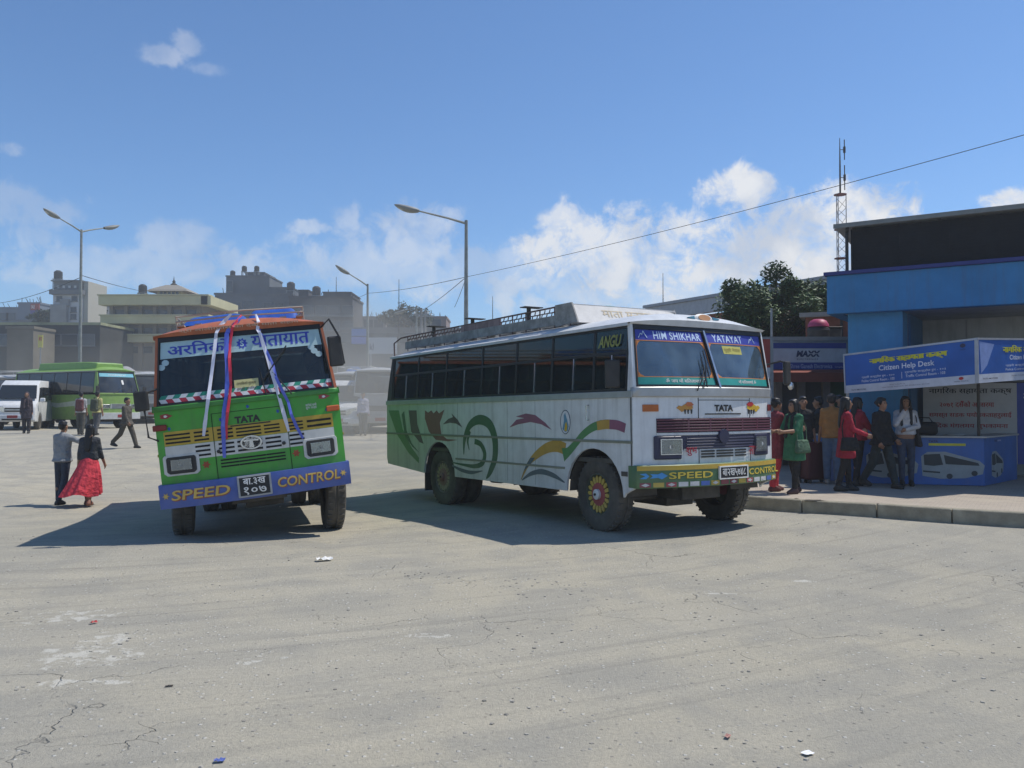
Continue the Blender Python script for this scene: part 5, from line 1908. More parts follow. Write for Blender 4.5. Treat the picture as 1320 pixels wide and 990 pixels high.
    for k in range(3):
        f = Fr(pts[k], pts[k + 1])
        L_ = f.len
        o = tbox('counter_panel', f, .003, L_ - .003, cz0 + .01, cz1, -.03, 0, bl2, root)
        if k == 0:
            continue
        gy = mat('print_bus_silver', (.30, .33, .33), .5)
        gd = mat('print_bus_dark', (.03, .04, .045), .5)
        if k == 1:
            buses = ((f.at(1228, 600)[0], .40, 1.06), (f.at(1150, 604)[0], .40, .9))
        else:
            buses = ((L_ * .38, .42, .70),)
        for u, zc, w_ in buses:
            zc = cz0 + .38
            h_ = .50
            b0 = MB().prism([(u + a * w_, zc + c_ * h_) for a, c_ in ((-.48, -.42), (-.5, .30), (-.40, .46), (-.12, .48), (.42, .16), (.5, .0), (.47, -.32), (.2, -.48), (-.2, -.52))], f, .001, .004).build('printed_bus', gy, o)
            MB().prism([(u + a * w_, zc + c_ * h_) for a, c_ in ((-.45, -.02), (-.46, .36), (-.20, .40), (-.15, .0), (-.3, -.05))], f, .004, .006).build('printed_window', gd, o)
            MB().prism([(u + a * w_, zc + c_ * h_) for a, c_ in ((-.11, .02), (-.14, .36), (.40, .08), (.42, -.02))], f, .004, .006).build('printed_window', gd, o)
            for q in (-.05, .34):
                MB().prism([(u + (q + .05 * math.cos(t * PI / 5)) * w_, zc + (-.42 + (.0 if q < 0 else .12) + .1 * math.sin(t * PI / 5)) * h_) for t in range(10)], f, .004, .006).build('printed_wheel', gd, o)
            MB().prism([(u + a * w_, zc + c_ * h_) for a, c_ in ((-.47, -.28), (-.47, -.22), (-.2, -.26), (-.2, -.32))], f, .004, .006).build('printed_grille', gd, o)
        u = buses[0][0]
        ftext('TATA', f, u - .32 if k == 1 else u - .1, cz1 - .07, .16, .045, .004, ink, o, .03)
        if k == 1:
            MB().slab(f, u - .40, u + .22, cz1 - .15, cz1 - .105, .001, .003, 1, 1).build('yellow_strip', ylw, o)
        else:
            ftext('MOTORS', f, u + .12, cz1 - .07, .2, .03, .004, let, o, .01)
    MB().prism([(q.x, q.y) for q in (pts[0] + Vector((-.05, 0, 0)), pts[1] + Vector((-.04, -.05, 0)), pts[2] + Vector((.02, -.06, 0)), pts[3] + Vector((.05, 0, 0)), pts[3] + Vector((-.3, .3, 0)), pts[2] + Vector((-.1, .45, 0)), pts[1] + Vector((.25, .35, 0)), pts[0] + Vector((.4, .15, 0)))],
               lambda a, b, o: Vector((a, b, o)), cz1 + .001, cz1 + .03).build('counter_top', mat('counter_top_pale', (.42, .41, .38), .5), root)
    # side panel of pale vinyl at the rear of the booth
    f = Fr((7.3, 18.0), (8.4, 17.8))
    tbox('side_panel', f, 0, .85, PV, 2.6, -.03, 0, mat('pale_blue_panel', (.22, .30, .42), .5), root)
    return f1


kiosk()


def banner():
    f = Fr((8.75, 17.85), (11.2, 17.1))
    root = thing('hanging_banner', 'white festival banner with black and red script behind the kiosk counter', 'banner')
    u0, u1 = f.at(1190, 530)[0], f.at(1311, 530)[0]
    z1 = f.at(1250, 494)[1]
    tbox('banner_cloth', f, u0, u1, .45, z1, -.012, 0, mat('banner_cloth_white', (.46, .45, .42), .8, var=.06), root, 0, 6)
    tbox('banner_border', f, u1 + .001, u1 + .32, .45, z1, -.012, .002, mat('banner_border_blue', (.04, .07, .30), .6), root)
    ink, red = mat('banner_black_ink', (.03, .03, .03), .7), mat('banner_red_ink', (.36, .03, .03), .7)
    W = u1 - u0
    uc = (u0 + u1) / 2
    for txt, px, py, w_, h_, m in (('नागिरक सहायता कक्ष', 1250, 504, .88, .17, ink), ('२०७१ दसैँको अवसरमा', 1246, 521, .58, .14, red), ('समस्त सडक पयोगकताहरुलाई', 1250, 535, .88, .14, red), ('हािदक मंगलमय शुभकामना', 1248, 549, .84, .14, red), ('साझा यातायात', 1235, 563, .3, .07, ink)):
        u, z = f.at(px, py)
        ftext(txt, f, u, z, W * w_, h_, .004, m, root, .02)
    ftext('SI', f, u1 + .2, f.at(1316, 510)[1], .16, .13, .006, WHITEP, root, .02)
    tbox('top_bar', f, u0 - .05, u1 + .36, z1, z1 + .03, -.02, .01, DARKMETAL, root)
    for u in (u0, u1 + .3):
        tbox('leg', f, u - .02, u + .02, PV, .449, -.03, .0, DARKMETAL, root)


banner()
# things lying on the kiosk counter
pc = Vector((7.75, 15.85, 1.102))
bag = MB().box((0, 0, .13), (.46, .22, .25))
bo = thing('black_bag', 'black soft bag lying on the kiosk counter beside the woman in white', 'bag', (pc.x, pc.y, 1.10), -.2)
link('bag_body', bag.mesh('bag_body', .07, smooth=60, seg=3), mat('black_nylon', (.012, .013, .015), .7), bo)
link('strap', MB().tube([(-.15, 0, .25), (-.1, .02, .33), (.1, .02, .33), (.15, 0, .25)], .012, 6).mesh('strap'), BLACK, bo)
pp = MB()
for k in range(5):
    pp.box((rnd.uniform(-.02, .02), rnd.uniform(-.02, .02), .004 + k * .006), (.30, .21, .004), rz=rnd.uniform(-.2, .2))
po = pp.build('leaflet_pile', mat('leaflet_paper', (.52, .52, .50), .7))
po.location = (8.25, 15.75, 1.101)
tag(po, 'small fanned pile of pale leaflets on the kiosk counter', 'leaflets')


def shops():
    f = Fr((5.2, 20.4), (8.3, 20.4))
    root = thing('shop_building', 'low dim shop with brown awning and roller shutters under the electronics sign', 'shop')
    wall = mat('shop_wall_brown', (.14, .10, .085), .85, var=.15)
    dark = mat('shop_interior_dark', (.045, .042, .042), .9)
    L_ = 3.6
    tbox('wall', f, -1.6, L_, 2.62, 3.2, -.2, 0, wall, root)
    tbox('rear_wall', f, -1.6, L_, 0, 3.2, -3.2, -3.0, dark, root)
    tbox('roof', f, -1.7, L_, 3.2, 3.3, -3.3, .25, mat('shop_roof_grey', (.28, .27, .26), .9), root)
    tbox('awning', lambda a, z, o: f(a, z - .25 * o, o), -1.6, L_ - .1, 2.56, 2.61, .0, .75, mat('awning_red_brown', (.22, .055, .035), .7), root)
    tbox('awning_valance', f, -1.6, L_ - .1, 2.20, 2.40, .752, .765, mat('awning_red_brown', (.22, .055, .035), .7), root)
    for px in (1004, 1034, 1066):
        u = f.at(px, 520)[0]
        tbox('pillar', f, u - .09, u + .09, 0, 2.62, -.22, -.001, mat('pillar_grey', (.23, .21, .20), .8), root, .01)
    for a, b in ((985, 1000), (1009, 1030), (1039, 1061)):
        u0, u1 = f.at(a, 520)[0], f.at(b, 520)[0]
        o = tbox('roller_shutter', f, u0, u1, PV, 2.6, -.14, -.12, mat('shutter_grey', (.09, .085, .085), .6, metal=.2), root)
        for k in range(24):
            tbox('shutter_slat', f, u0 + .01, u1 - .01, PV + .02 + k * .098, PV + .095 + k * .098, -.1195, -.108, mat('shutter_grey', (.09, .085, .085), .6, metal=.2), o)
    u0, u1 = f.at(1070, 520)[0], f.at(1092, 520)[0]
    d = tbox('door', f, u0, u1, PV, 2.3, -.12, -.08, mat('shop_green_door', (.03, .10, .05), .6), root)
    tbox('door_rail', f, u0 + .05, u1 - .05, 1.15, 1.2, -.079, -.06, mat('shop_green_door', (.03, .10, .05), .6), d)
    tbox('side_wall', lambda a, z, o: f(L_ + o, z, -a), 0, 3.2, 0, 3.2, -.15, 0, wall, root)
    # the big board
    s = thing('shop_sign', 'blue and white electronics shop sign board reading MAXX', 'sign')
    g = Fr((0, 20.0), (1, 20.0))
    u0, z1 = g.at(986, 441)
    u1, z0 = g.at(1092, 478)
    nb, gw, nv = mat('sign_navy', (.035, .06, .26), .5), mat('sign_grey_white', (.50, .52, .54), .5), mat('sign_letter_navy', (.035, .045, .10), .5)
    tbox('sign_panel', g, u0, u1, z0, z1, -.08, 0, gw, s)
    tbox('top_band', g, u0, u1, z1 - .15, z1 - .02, .001, .008, nb, s)
    tbox('bottom_band', g, u0, u1, z0 + .02, z0 + .20, .001, .008, nb, s)
    for k in (0, 1):
        tbox('sign_frame', g, u0 - .02, u1 + .02, (z0, z1)[k] - .02, (z0, z1)[k] + .02, -.09, .02, GALV, s)
        tbox('sign_frame', g, (u0, u1)[k] - .02, (u0, u1)[k] + .02, z0 + .021, z1 - .021, -.09, .019, GALV, s)
    u, z = g.at(1042, 456)
    ftext('MAXX', g, u, z, .58, .15, .006, nv, s, .05, shear=.2)
    tbox('letter_bar', g, u - .02, u + .3, z - .008, z + .008, .0062, .009, gw, s)
    ftext('E L E C T R O N I C S', g, u - .02, z - .13, .5, .035, .006, nv, s)
    ftext('Shree Ganesh Electronics', g, u + .06, z0 + .11, 1.0, .10, .011, mat('sign_pale_letters', (.35, .40, .58), .6), s, .015)
    ftext('Gongabu', g, u + .72, z0 + .09, .2, .05, .011, mat('sign_pale_letters', (.35, .40, .58), .6), s, .005)
    for k in (u0 + .1, u1 - .1):
        tbox('bracket', g, k - .02, k + .02, z0 + .1, z1 - .1, -.40, -.081, DARKMETAL, s)
    s2 = thing('shop_sign', 'plain red and grey sign board in a pale frame behind the white bus mirror', 'sign')
    g = Fr((0, 19.2), (1, 19.2))
    u0, z1 = g.at(960, 437)
    u1, z0 = g.at(993, 488)
    tbox('sign_panel', g, u0, u1, z0 + .25, z1, -.06, 0, mat('sign_red', (.34, .05, .035), .6), s2)
    tbox('lower_panel', g, u0, u1, z0, z0 + .25, -.06, .0, mat('sign_grey_white', (.4, .42, .44), .5), s2)
    tbox('sign_frame', g, u1 + .001, u1 + .07, PV, z1 + .02, -.07, .01, GALV, s2)
    tbox('sign_frame', g, u0, u1, z1 + .001, z1 + .03, -.07, .01, GALV, s2)
    tbox('sign_frame', g, u0 - .07, u0 - .001, PV, z1 + .02, -.07, .01, GALV, s2)
    # water tank with a pink lid
    c = P(1055, 441, 22.0)
    t = thing('water_tank', 'black plastic water tank with a pink basin upturned on its lid', 'tank', (c.x, c.y, 3.30))
    link('tank_body', MB().lathe([(.26, 0), (.28, .05), (.27, .12), (.285, .16), (.27, .26), (.285, .30), (.27, .36), (.2, .43), (.1, .45), (.001, .45)], n=24).mesh('tank_body', smooth=30), BLACK, t)
    link('basin', MB().lathe([(.27, .40), (.26, .47), (.2, .56), (.12, .6), (.001, .61)], n=22).mesh('basin', smooth=40), mat('pink_plastic', (.42, .05, .12), .5), t)
    link('stand', MB().box((0, 0, -.0), (.6, .6, .02)).mesh('stand'), DARKMETAL, t)
    c = P(1074, 441, 22.2)
    t = thing('water_tank', 'small dark square cistern beside the pink lidded tank', 'tank', (c.x, c.y, 3.30))
    link('cistern_body', MB().box((0, 0, .19), (.34, .3, .38)).mesh('cistern_body', .02), DARKMETAL, t)
    link('cistern_lid', MB().box((0, 0, .40), (.38, .34, .03)).mesh('cistern_lid', .006), BLACK, t)
    # brick red house wall behind
    f = Fr((8.35, 23.6), (10.6, 22.6))
    root = thing('brick_house', 'plain red brown house wall glimpsed beside the blue building', 'house')
    z1 = f.at(1075, 408)[1]
    tbox('wall', f, -.1, 3, 0, z1, -3, 0, mat('red_brown_render', (.24, .085, .05), .85, var=.2), root)
    tbox('roof', f, -.25, 3.1, z1, z1 + .12, -3.1, .2, mat('old_concrete', (.3, .28, .25), .9), root)
    tbox('drain_pipe', f, f.at(1083, 425)[0], f.at(1083, 425)[0] + .07, 0, z1, .001, .06, DARKMETAL, root)
    # long shed behind the tree
    f = Fr((6.3, 39.0), (12.6, 27.5))
    root = thing('long_shed', 'long grey roofed shed with red brown wall behind the tree', 'shed')
    z1 = 6.25
    tbox('wall', f, 0, f.len, 0, z1 - .75, -5, -.3, mat('shed_red_wall', (.22, .06, .04), .85, var=.2), root)
    tbox('roof_fascia', f, -.2, f.len + .2, z1 - .70, z1 - .12, -.29, -.02, mat('shed_grey_fascia', (.35, .37, .40), .6), root)
    tbox('roof_edge', f, -.3, f.len + .3, z1 - .11, z1 + .02, -.5, .06, mat('shed_edge', (.28, .30, .33), .6), root)
    tbox('roof', lambda a, z, o: f(a, z - .18 * o, o), -.3, f.len + .3, z1 - .1, z1, -5.5, -.501, mat('shed_grey_roof', (.33, .35, .38), .55), root)


shops()


# ------------------------------------------------------------------ trees
def tree(name, label, base, h, crown_c, crown_r, nleaf, lsize, col, seed, group=None, gaps=.5):
    r_ = random.Random(seed)
    root = thing(name, label, 'tree', base, 0, group)
    bark = mat('tree_bark', (.09, .07, .05), .9, bump=.5)
    leaf = mat('leaf_%s' % seed, col, .55, var=.45, scale=1.3)
    c = Vector(crown_c)
    R3 = Vector(crown_r)
    clumps = []
    while len(clumps) < 64:
        v = Vector((r_.uniform(-1, 1), r_.uniform(-1, 1), r_.uniform(-1, 1)))
        if .25 < v.length < 1:
            clumps.append((c + Vector((v.x * R3.x, v.y * R3.y, v.z * R3.z)), r_.uniform(.18, .36) * min(R3)))
    tm = MB()
    top = Vector((c.x * .6, c.y * .6, c.z - R3.z * .35))
    tm.tube([(0, 0, -.1), (c.x * .15, 0, h * .25), top], [h * .028, h * .022, h * .014], 9)
    for cl, rr in clumps[:22]:
        k = r_.uniform(.45, 1)
        st = Vector((0, 0, 0)).lerp(top, k)
        mid = st.lerp(cl, .55) + Vector((0, 0, .1 * R3.z))
        tm.tube([st, mid, cl], [h * .011, h * .007, h * .003], 6)
    link('trunk', tm.mesh('trunk', smooth=60), bark, root)
    vs, fs = [], []
    for k in range(nleaf):
        cl, rr = clumps[r_.randrange(len(clumps))]
        d = Vector((r_.gauss(0, 1), r_.gauss(0, 1), r_.gauss(0, .8)))
        d.normalize()
        p = cl + d * rr * (r_.random() ** .45) * 1.15
        a = Vector((r_.uniform(-1, 1), r_.uniform(-1, 1), r_.uniform(-.6, .4))).normalized()
        b = a.cross(Vector((r_.uniform(-.4, .4), r_.uniform(-.4, .4), 1))).normalized()
        s = lsize * r_.uniform(.6, 1.3)
        n = len(vs)
        nn = a.cross(b) * s * .16
        vs += [p - a * s, p + b * s * .42 + nn, p + a * s, p - b * s * .42 + nn]
        fs += [(n, n + 1, n + 2), (n, n + 2, n + 3)]
    me = bpy.data.meshes.new('crown')
    me.from_pydata([tuple(v) for v in vs], [], fs)
    me.update()
    link('crown', me, leaf, root)
    return root


tp = P(1000, 440, 26)
tree('leafy_tree', 'dense dark green tree rising behind the electronics shop', (tp.x, 26, 0), 6.3, (-.08, 0, 4.0), (2.0, 1.6, 1.95), 34000, .095, (.06, .105, .03), 3)
# thin bare pole in front of the tree
po = P(995, 470, 21.2)
o = MB().tube([(po.x, 21.2, 0), (po.x, 21.2, 4.1)], .03, 8).build('thin_pole', GALV)
tag(o, 'thin bare steel pole standing in front of the leafy tree', 'pole')


# ------------------------------------------------------------------ radio mast
def radio_mast():
    Y = 27.5
    b = P(1084, 352, Y)
    root = thing('radio_mast', 'red and white lattice radio mast with whip aerials behind the blue building', 'mast', (b.x, Y, 0))
    hgt = P(1084, 251, Y).z
    w = .18
    cs = [(w * math.cos(a), w * math.sin(a)) for a in (R(90), R(210), R(330))]
    legs = mat('mast_steel', (.20, .18, .18), .6, metal=.3)
    for x, y in cs:
        link('leg', MB().tube([(x, y, 0), (x, y, hgt)], .014, 5).mesh('leg'), legs, root)
    br = MB()
    n = int(hgt / .30)
    for k in range(n):
        for i in range(3):
            a, b2 = cs[i], cs[(i + 1) % 3]
            z0, z1 = k * .30, k * .30 + .30
            if k % 2:
                a, b2 = b2, a
            br.tube([(*a, z0), (*b2, z1)], .007, 4)
    link('bracing', br.mesh('bracing'), legs, root)
    for z in (hgt, hgt - 1.15, hgt - 2.1):
        link('platform_ring', MB().lathe([(.205, z - .012), (.205, z + .012), (.05, z + .012)], n=12).mesh('platform_ring'), mat('mast_red', (.20, .06, .05), .6), root)
    t1 = P(1083, 178, Y).z
    link('aerial', MB().tube([(0, 0, hgt), (0, 0, hgt + 1.0), (0, 0, t1)], [.03, .025, .01], 6).mesh('aerial'), DARKMETAL, root)
    for z0, z1 in ((P(0, 245, Y).z, P(0, 213, Y).z), (P(0, 206, Y).z, P(0, 180, Y).z)):
        link('dipole', MB().tube([(.15, 0, z0), (.15, 0, z1)], .016, 6).tube([(0, 0, (z0 + z1) / 2), (.15, 0, (z0 + z1) / 2)], .012, 5).tube([(.15, 0, (z0 + z1) / 2 - .1), (.15, 0, (z0 + z1) / 2 + .1)], .04, 6).mesh('dipole'), DARKMETAL, root)


radio_mast()


# ------------------------------------------------------------------ street lamps and wires
def lamp_head(p, d, s, parent):
    d = Vector(d).normalized()
    ang = math.atan2(d.y, d.x)
    tilt = math.asin(d.z)
    me = MB().grid(lambda u, v: Vector((u * .75, .16 * math.sin(PI * min(1, .12 + u * .86)) ** .6 * math.cos(2 * PI * v), .10 * math.sin(PI * min(1, .12 + u * .86)) ** .7 * math.sin(2 * PI * v) - .03 * math.sin(PI * u))), 12, 14).mesh('lamp_head', smooth=60)
    o = link('lamp_head', me, mat('lamp_housing', (.23, .235, .22), .55), parent, Matrix.Translation(p) @ Matrix.Rotation(ang, 4, 'Z') @ Matrix.Rotation(-tilt, 4, 'Y') @ Matrix.Scale(s, 4))
    link('lamp_glass', MB().grid(lambda u, v: Vector((.2 + u * .45, .12 * math.sin(PI * (.15 + .7 * u)) * math.cos(PI + PI * v), -.05 - .07 * math.sin(PI * v) * math.sin(PI * (.1 + .8 * u)))), 8, 8).mesh('lamp_glass', smooth=60), mat('lamp_frosted', (.45, .46, .44), .3), o)


def street_lamp(label, px, pytop, Y, arms, name='street_lamp'):
    top = P(px, pytop, Y)
    g0 = gz(top.x, Y)
    root = thing(name, label, 'street lamp', (top.x, Y, g0), 0, 'street lamps of the bus park')
    H = top.z - g0
    link('pole', MB().tube([(0, 0, -.1), (0, 0, H * .5), (0, 0, H)], [.11, .085, .06], 12).mesh('pole', smooth=40), mat('lamp_pole_grey', (.26, .27, .25), .55, metal=.3, var=.2), root)
    link('base_plate', MB().lathe([(.2, -.05), (.2, .05), (.13, .08), (.12, .5)], n=12).mesh('base_plate'), GALV, root)
    for ex, ey, dY in arms:
        e = P(ex, ey, Y + dY) - Vector((top.x, Y, g0))
        s = Vector((0, 0, H - .12))
        link('arm', MB().tube([s, s.lerp(e, .4) + Vector((0, 0, .02)), e], [.05, .04, .03], 8).mesh('arm', smooth=40), mat('lamp_pole_grey', (.26, .27, .25), .55), root)
        lamp_head(e, (e - s), 1.25, root)
    return root


street_lamp('double armed street lamp behind the green minibus', 105, 296, 46, [(76, 281, -1.2), (134, 294, 1.0)])
street_lamp('single armed street lamp with long arm rising behind the white bus', 601, 284, 32, [(540, 272, -.5)])
street_lamp('single armed street lamp in front of the hazy grey buildings', 474, 366, 50, [(450, 353, -.5)])
street_lamp('short horizontal armed street lamp beside the far trees', 537, 394, 66, [(523, 400, 0)])


def wire(name, label, a, b, sag, r=.008):
    pts = []
    for k in range(25):
        t = k / 24
        p = a.lerp(b, t)
        p.z -= sag * 4 * t * (1 - t)
        pts.append(p)
    o = MB().tube(pts, r, 5).build(name, BLACK)
    tag(o, label, 'cable', 'overhead cables')


pole = P(601, 357, 32)
ra = P(1320, 177, 18)
rb = ra + (ra - P(1100, 241, 22.5)).normalized() * 7
wire('overhead_cable', 'long thin overhead cable rising from the tall lamp post over the blue building', pole, rb, .22)
wire('overhead_cable', 'overhead cable strung between the two single armed lamp posts', pole, P(474, 378, 50), .1, .012)
wire('overhead_cable', 'overhead cable from the grey buildings to their lamp post', P(474, 378, 50), P(452, 383, 120), .2, .015)
wire('overhead_cable', 'slack drop cable running down from the tall lamp post to the far lamp', pole, P(541, 402, 60), .1, .014)
wire('overhead_cable', 'steep stay cable running down from the tall lamp post', pole, P(586, 396, 36), .05, .01)
wire('overhead_cable', 'overhead cable between the double lamp and the yellow building', P(105, 355, 46), P(215, 378, 120), .3, .02)
wire('overhead_cable', 'overhead cable from the double lamp past the white tower house', P(105, 357, 46), P(-40, 392, 70), .5, .018)
# ------------------------------------------------------------------ people
_ico = None


def ico():
    global _ico
    if _ico is None:
        bm = bmesh.new()
        bmesh.ops.create_icosphere(bm, subdivisions=2, radius=1)
        _ico = [v.co.copy() for v in bm.verts]
        bm.free()
    return _ico


def hull_into(bm, balls):
    vs = []
    for p, r in balls:
        p = Vector(p)
        rr = Vector(r) if isinstance(r, (tuple, Vector)) else Vector((r, r, r))
        for d in ico():
            vs.append(bm.verts.new(p + Vector((d.x * rr.x, d.y * rr.y, d.z * rr.z))))
    res = bmesh.ops.convex_hull(bm, input=vs)
    dead = [g for g in res['geom_interior'] if isinstance(g, bmesh.types.BMVert)]
    dead += [g for g in res['geom_unused'] if isinstance(g, bmesh.types.BMVert)]
    bmesh.ops.delete(bm, geom=list(set(dead)), context='VERTS')


def skin_mesh(name, hulls, voxel=.014, smooth=3):
    """one continuous surface grown round a set of hulls"""
    bm = bmesh.new()
    for h in hulls:
        hull_into(bm, h)
    me = bpy.data.meshes.new(name)
    bm.to_mesh(me)
    bm.free()
    o = bpy.data.objects.new('temporary', me)
    C.objects.link(o)
    m = o.modifiers.new('r', 'REMESH')
    m.mode = 'VOXEL'
    m.voxel_size = voxel
    s = o.modifiers.new('s', 'SMOOTH')
    s.iterations = smooth
    s.factor = .5
    dg = bpy.context.evaluated_depsgraph_get()
    out = bpy.data.meshes.new_from_object(o.evaluated_get(dg))
    bpy.data.objects.remove(o)
    bpy.data.meshes.remove(me)
    out.name = name
    out.shade_smooth()
    return out


SKIN = mat('skin_brown', (.30, .16, .095), .55, var=.08, scale=8)
HAIR = mat('black_hair', (.010, .009, .009), .45, var=.3, scale=30)


def cloth(name, col, var=.18):
    return mat('cloth_' + name, col, .85, var=var, scale=7, bump=.9, bscale=11, bdist=.06)


def person(label, loc, face, h, legs=((0, 0), (0, 0)), arms=((0, .12, .15), (0, .12, .15)), arm_pts=None, top=None, sleeve=1.0, top_to='hip', bottom=None,
           shoe=(.03, .028, .026), hair='short', extra=None, group=None, lean=0.0, head_yaw=0.0, bare_legs=False, scarf=None, skirt=None, bulk=1.0, cap=None, hipshift=0.0):
    """face: heading of the person (radians, direction of local +Y). legs: (hip swing, knee bend) left then right"""
    S = h / 1.70
    root = thing('person', label, 'person', loc, face - PI / 2, group)

    def sc_(hulls):
        out = []
        for hl in hulls:
            out.append([(Vector(p) * S, (Vector(r) * S if isinstance(r, (tuple, Vector)) else r * S)) for p, r in hl])
        return out
    J = {}
    lowest = 9
    for k, (sx, (a, kb)) in enumerate(zip((-1, 1), legs)):
        hip = Vector((sx * .088, 0, .90))
        kn = hip + Vector((sx * .01, math.sin(a), -math.cos(a))) * .42
        an = kn + Vector((-sx * .005, math.sin(a - kb), -math.cos(a - kb))) * .40
        J['hip', k], J['knee', k], J['ank', k] = hip, kn, an
        lowest = min(lowest, an.z)
    dz = .085 - lowest
    for k in (0, 1):
        for n in ('hip', 'knee', 'ank'):
            J[n, k] = J[n, k] + Vector((0, 0, dz))
        lift = J['ank', k].z - .085
        t = J['ank', k] + Vector((0, .15, -.055 - min(.06, lift * .4)))
        J['toe', k] = t
        J['heel', k] = J['ank', k] + Vector((0, -.045, -.05))
    base = .90 + dz
    def sp(z, x=0, y=0):       # a point of the spine side, with lean
        return Vector((x, y + math.sin(lean) * (z - .90), base + (z - .90) * math.cos(lean)))
    for k, sx in enumerate((-1, 1)):
        sh = sp(1.385, sx * (.150 * (.5 + .5 * bulk)))
        J['sh', k] = sh
        if arm_pts and arm_pts[k]:
            e, w = arm_pts[k]
            J['el', k], J['wr', k] = Vector(e) + Vector((0, 0, dz)), Vector(w) + Vector((0, 0, dz))
        else:
            a, o_, eb = arms[k][:3]
            inn = arms[k][3] if len(arms[k]) > 3 else 0
            e = sh + Vector((sx * math.sin(o_), math.sin(a) * math.cos(o_), -math.cos(a) * math.cos(o_))) * .275
            a2 = a + eb
            w = e + Vector((sx * math.sin(o_ - inn), math.sin(a2) * math.cos(o_ - inn), -math.cos(a2) * math.cos(o_ - inn))) * .245
            J['el', k], J['wr', k] = e, w
    bk = bulk
    torso = [[(sp(1.36, sx * .115), (.075 * bk, .085, .07)) for sx in (-1, 1)] + [(sp(1.13, sx * .075), (.085 * bk, .10, .08)) for sx in (-1, 1)],
             [(sp(1.13, sx * .075), (.08 * bk, .095, .08)) for sx in (-1, 1)] + [(sp(.93, sx * .085), (.09 * bk, .105, .09)) for sx in (-1, 1)],
             [(sp(1.25, sx * .07, .015), (.09 * bk, .095, .10)) for sx in (-1, 1)]]
    shoulders = [[(sp(1.40, 0), .07), (J['sh', k], .062)] for k in (0, 1)]
    upper = [[(J['sh', k], .054), (J['el', k], .042)] for k in (0, 1)]
    fore = [[(J['el', k], .041), (J['wr', k], .030)] for k in (0, 1)]
    thigh = [[(J['hip', k], .082), (J['knee', k], .056)] for k in (0, 1)]
    shin = [[(J['knee', k], .054), (J['knee', k].lerp(J['ank', k], .35) + Vector((0, -.012, 0)), .052)], [(J['knee', k].lerp(J['ank', k], .35) + Vector((0, -.012, 0)), .052), (J['ank', k], .036)]] if False else None
    shins = []
    for k in (0, 1):
        m_ = J['knee', k].lerp(J['ank', k], .35) + Vector((0, -.012, 0))
        shins += [[(J['knee', k], .053), (m_, .054)], [(m_, .054), (J['ank', k], .036)]]
    feet = [[(J['heel', k], .036), (J['ank', k], .036), (J['toe', k] + Vector((0, -.05, .01)), .036), (J['toe', k], .026)] for k in (0, 1)]
    neck = [[(sp(1.40), .058), (sp(1.50, 0, .012), .05)]]
    hy = Matrix.Rotation(head_yaw, 3, 'Z')
    hc = sp(1.60, 0, .015)
    def hd(x, y, z):
        return hc + hy @ Vector((x, y, z))
    head = [[(hd(0, -.018, .02), (.076, .088, .082)), (hd(0, .035, .0), (.062, .055, .075))], [(hd(0, .03, -.03), .06), (hd(0, .055, -.085), .032), (hd(0, .03, -.07), .048)],
            [(hd(0, .085, .005), .012), (hd(0, .104, -.022), .014)], [(hd(.077, -.005, -.01), (.012, .02, .03))], [(hd(-.077, -.005, -.01), (.012, .02, .03))],
            [(hd(-.02, .082, -.058), .010), (hd(.02, .082, -.058), .010)]]
    palms = []
    fing = MB()
    for k, sx in enumerate((-1, 1)):
        d = (J['wr', k] - J['el', k]).normalized()
        side = d.cross(Vector((sx, 0, 0)))
        side = side.normalized() if side.length > .1 else Vector((0, 1, 0))
        nrm = d.cross(side).normalized()
        w = J['wr', k]
        pe = w + d * .085
        palms.append([(w, .026), (w + d * .04 + side * .015, .026), (pe + side * .03, .016), (pe - side * .03, .016)])
        for q, ln in ((.030, .072), (.010, .082), (-.010, .076), (-.030, .058)):
            a = pe + side * q - d * .02
            b1 = a + d * ln * .5 + nrm * sx * .008
            c1 = b1 + d * ln * .38 + nrm * sx * .024
            fing.tube([v * S for v in (a, b1, c1)], [.0095 * S, .009 * S, .007 * S], 6)
        a = w + d * .03 + side * .022
        fing.tube([v * S for v in (a, a + d * .03 + side * .026, a + d * .06 + side * .030)], [.011 * S, .010 * S, .008 * S], 6)
    body = skin_mesh('body', sc_(torso + shoulders + upper + fore + thigh + shins + feet + neck + head + palms), .013 * S, 2)
    bm = bmesh.new()
    bm.from_mesh(body)
    fm = fing.mesh('fingers', smooth=60)
    bm.from_mesh(fm)
    for f_ in bm.faces:
        f_.smooth = True
    bm.to_mesh(body)
    bm.free()
    bpy.data.meshes.remove(fm)
    link('body', body, SKIN, root)
    eyes = MB()
    for sx in (-1, 1):
        eyes.lathe([(.001, -.010), (.012, 0), (.001, .010)], tuple(hd(sx * .03, .083, .012) * S), 'Z', 8)
    link('eyes', eyes.mesh('eyes', smooth=60), mat('dark_eye', (.02, .015, .012), .2), root)

    def inflate(hulls, q, flat=False):
        out = []
        for hl in hulls:
            out.append([(Vector(p), tuple(c_ + q for c_ in r) if isinstance(r, (tuple, Vector)) else r + q) for p, r in hl])
        return out
    # trousers
    if bottom:
        q = .026 if bottom[1] == 'loose' else .012
        lg = []
        for k in (0, 1):
            ankle = J['ank', k] + Vector((0, 0, .03))
            lg += [[(J['hip', k] + Vector((0, 0, .03)), .088 + q * .4), (J['knee', k], .058 + q)], [(J['knee', k], .058 + q), (ankle, .040 + q)]]
        hips = [[(sp(.98, sx * .075), (.088 * bk, .10, .05)) for sx in (-1, 1)] + [(J['hip', k], .094) for k in (0, 1)]]
        link('trousers', skin_mesh('trousers', sc_(lg + hips), .015 * S, 2), bottom[0], root)
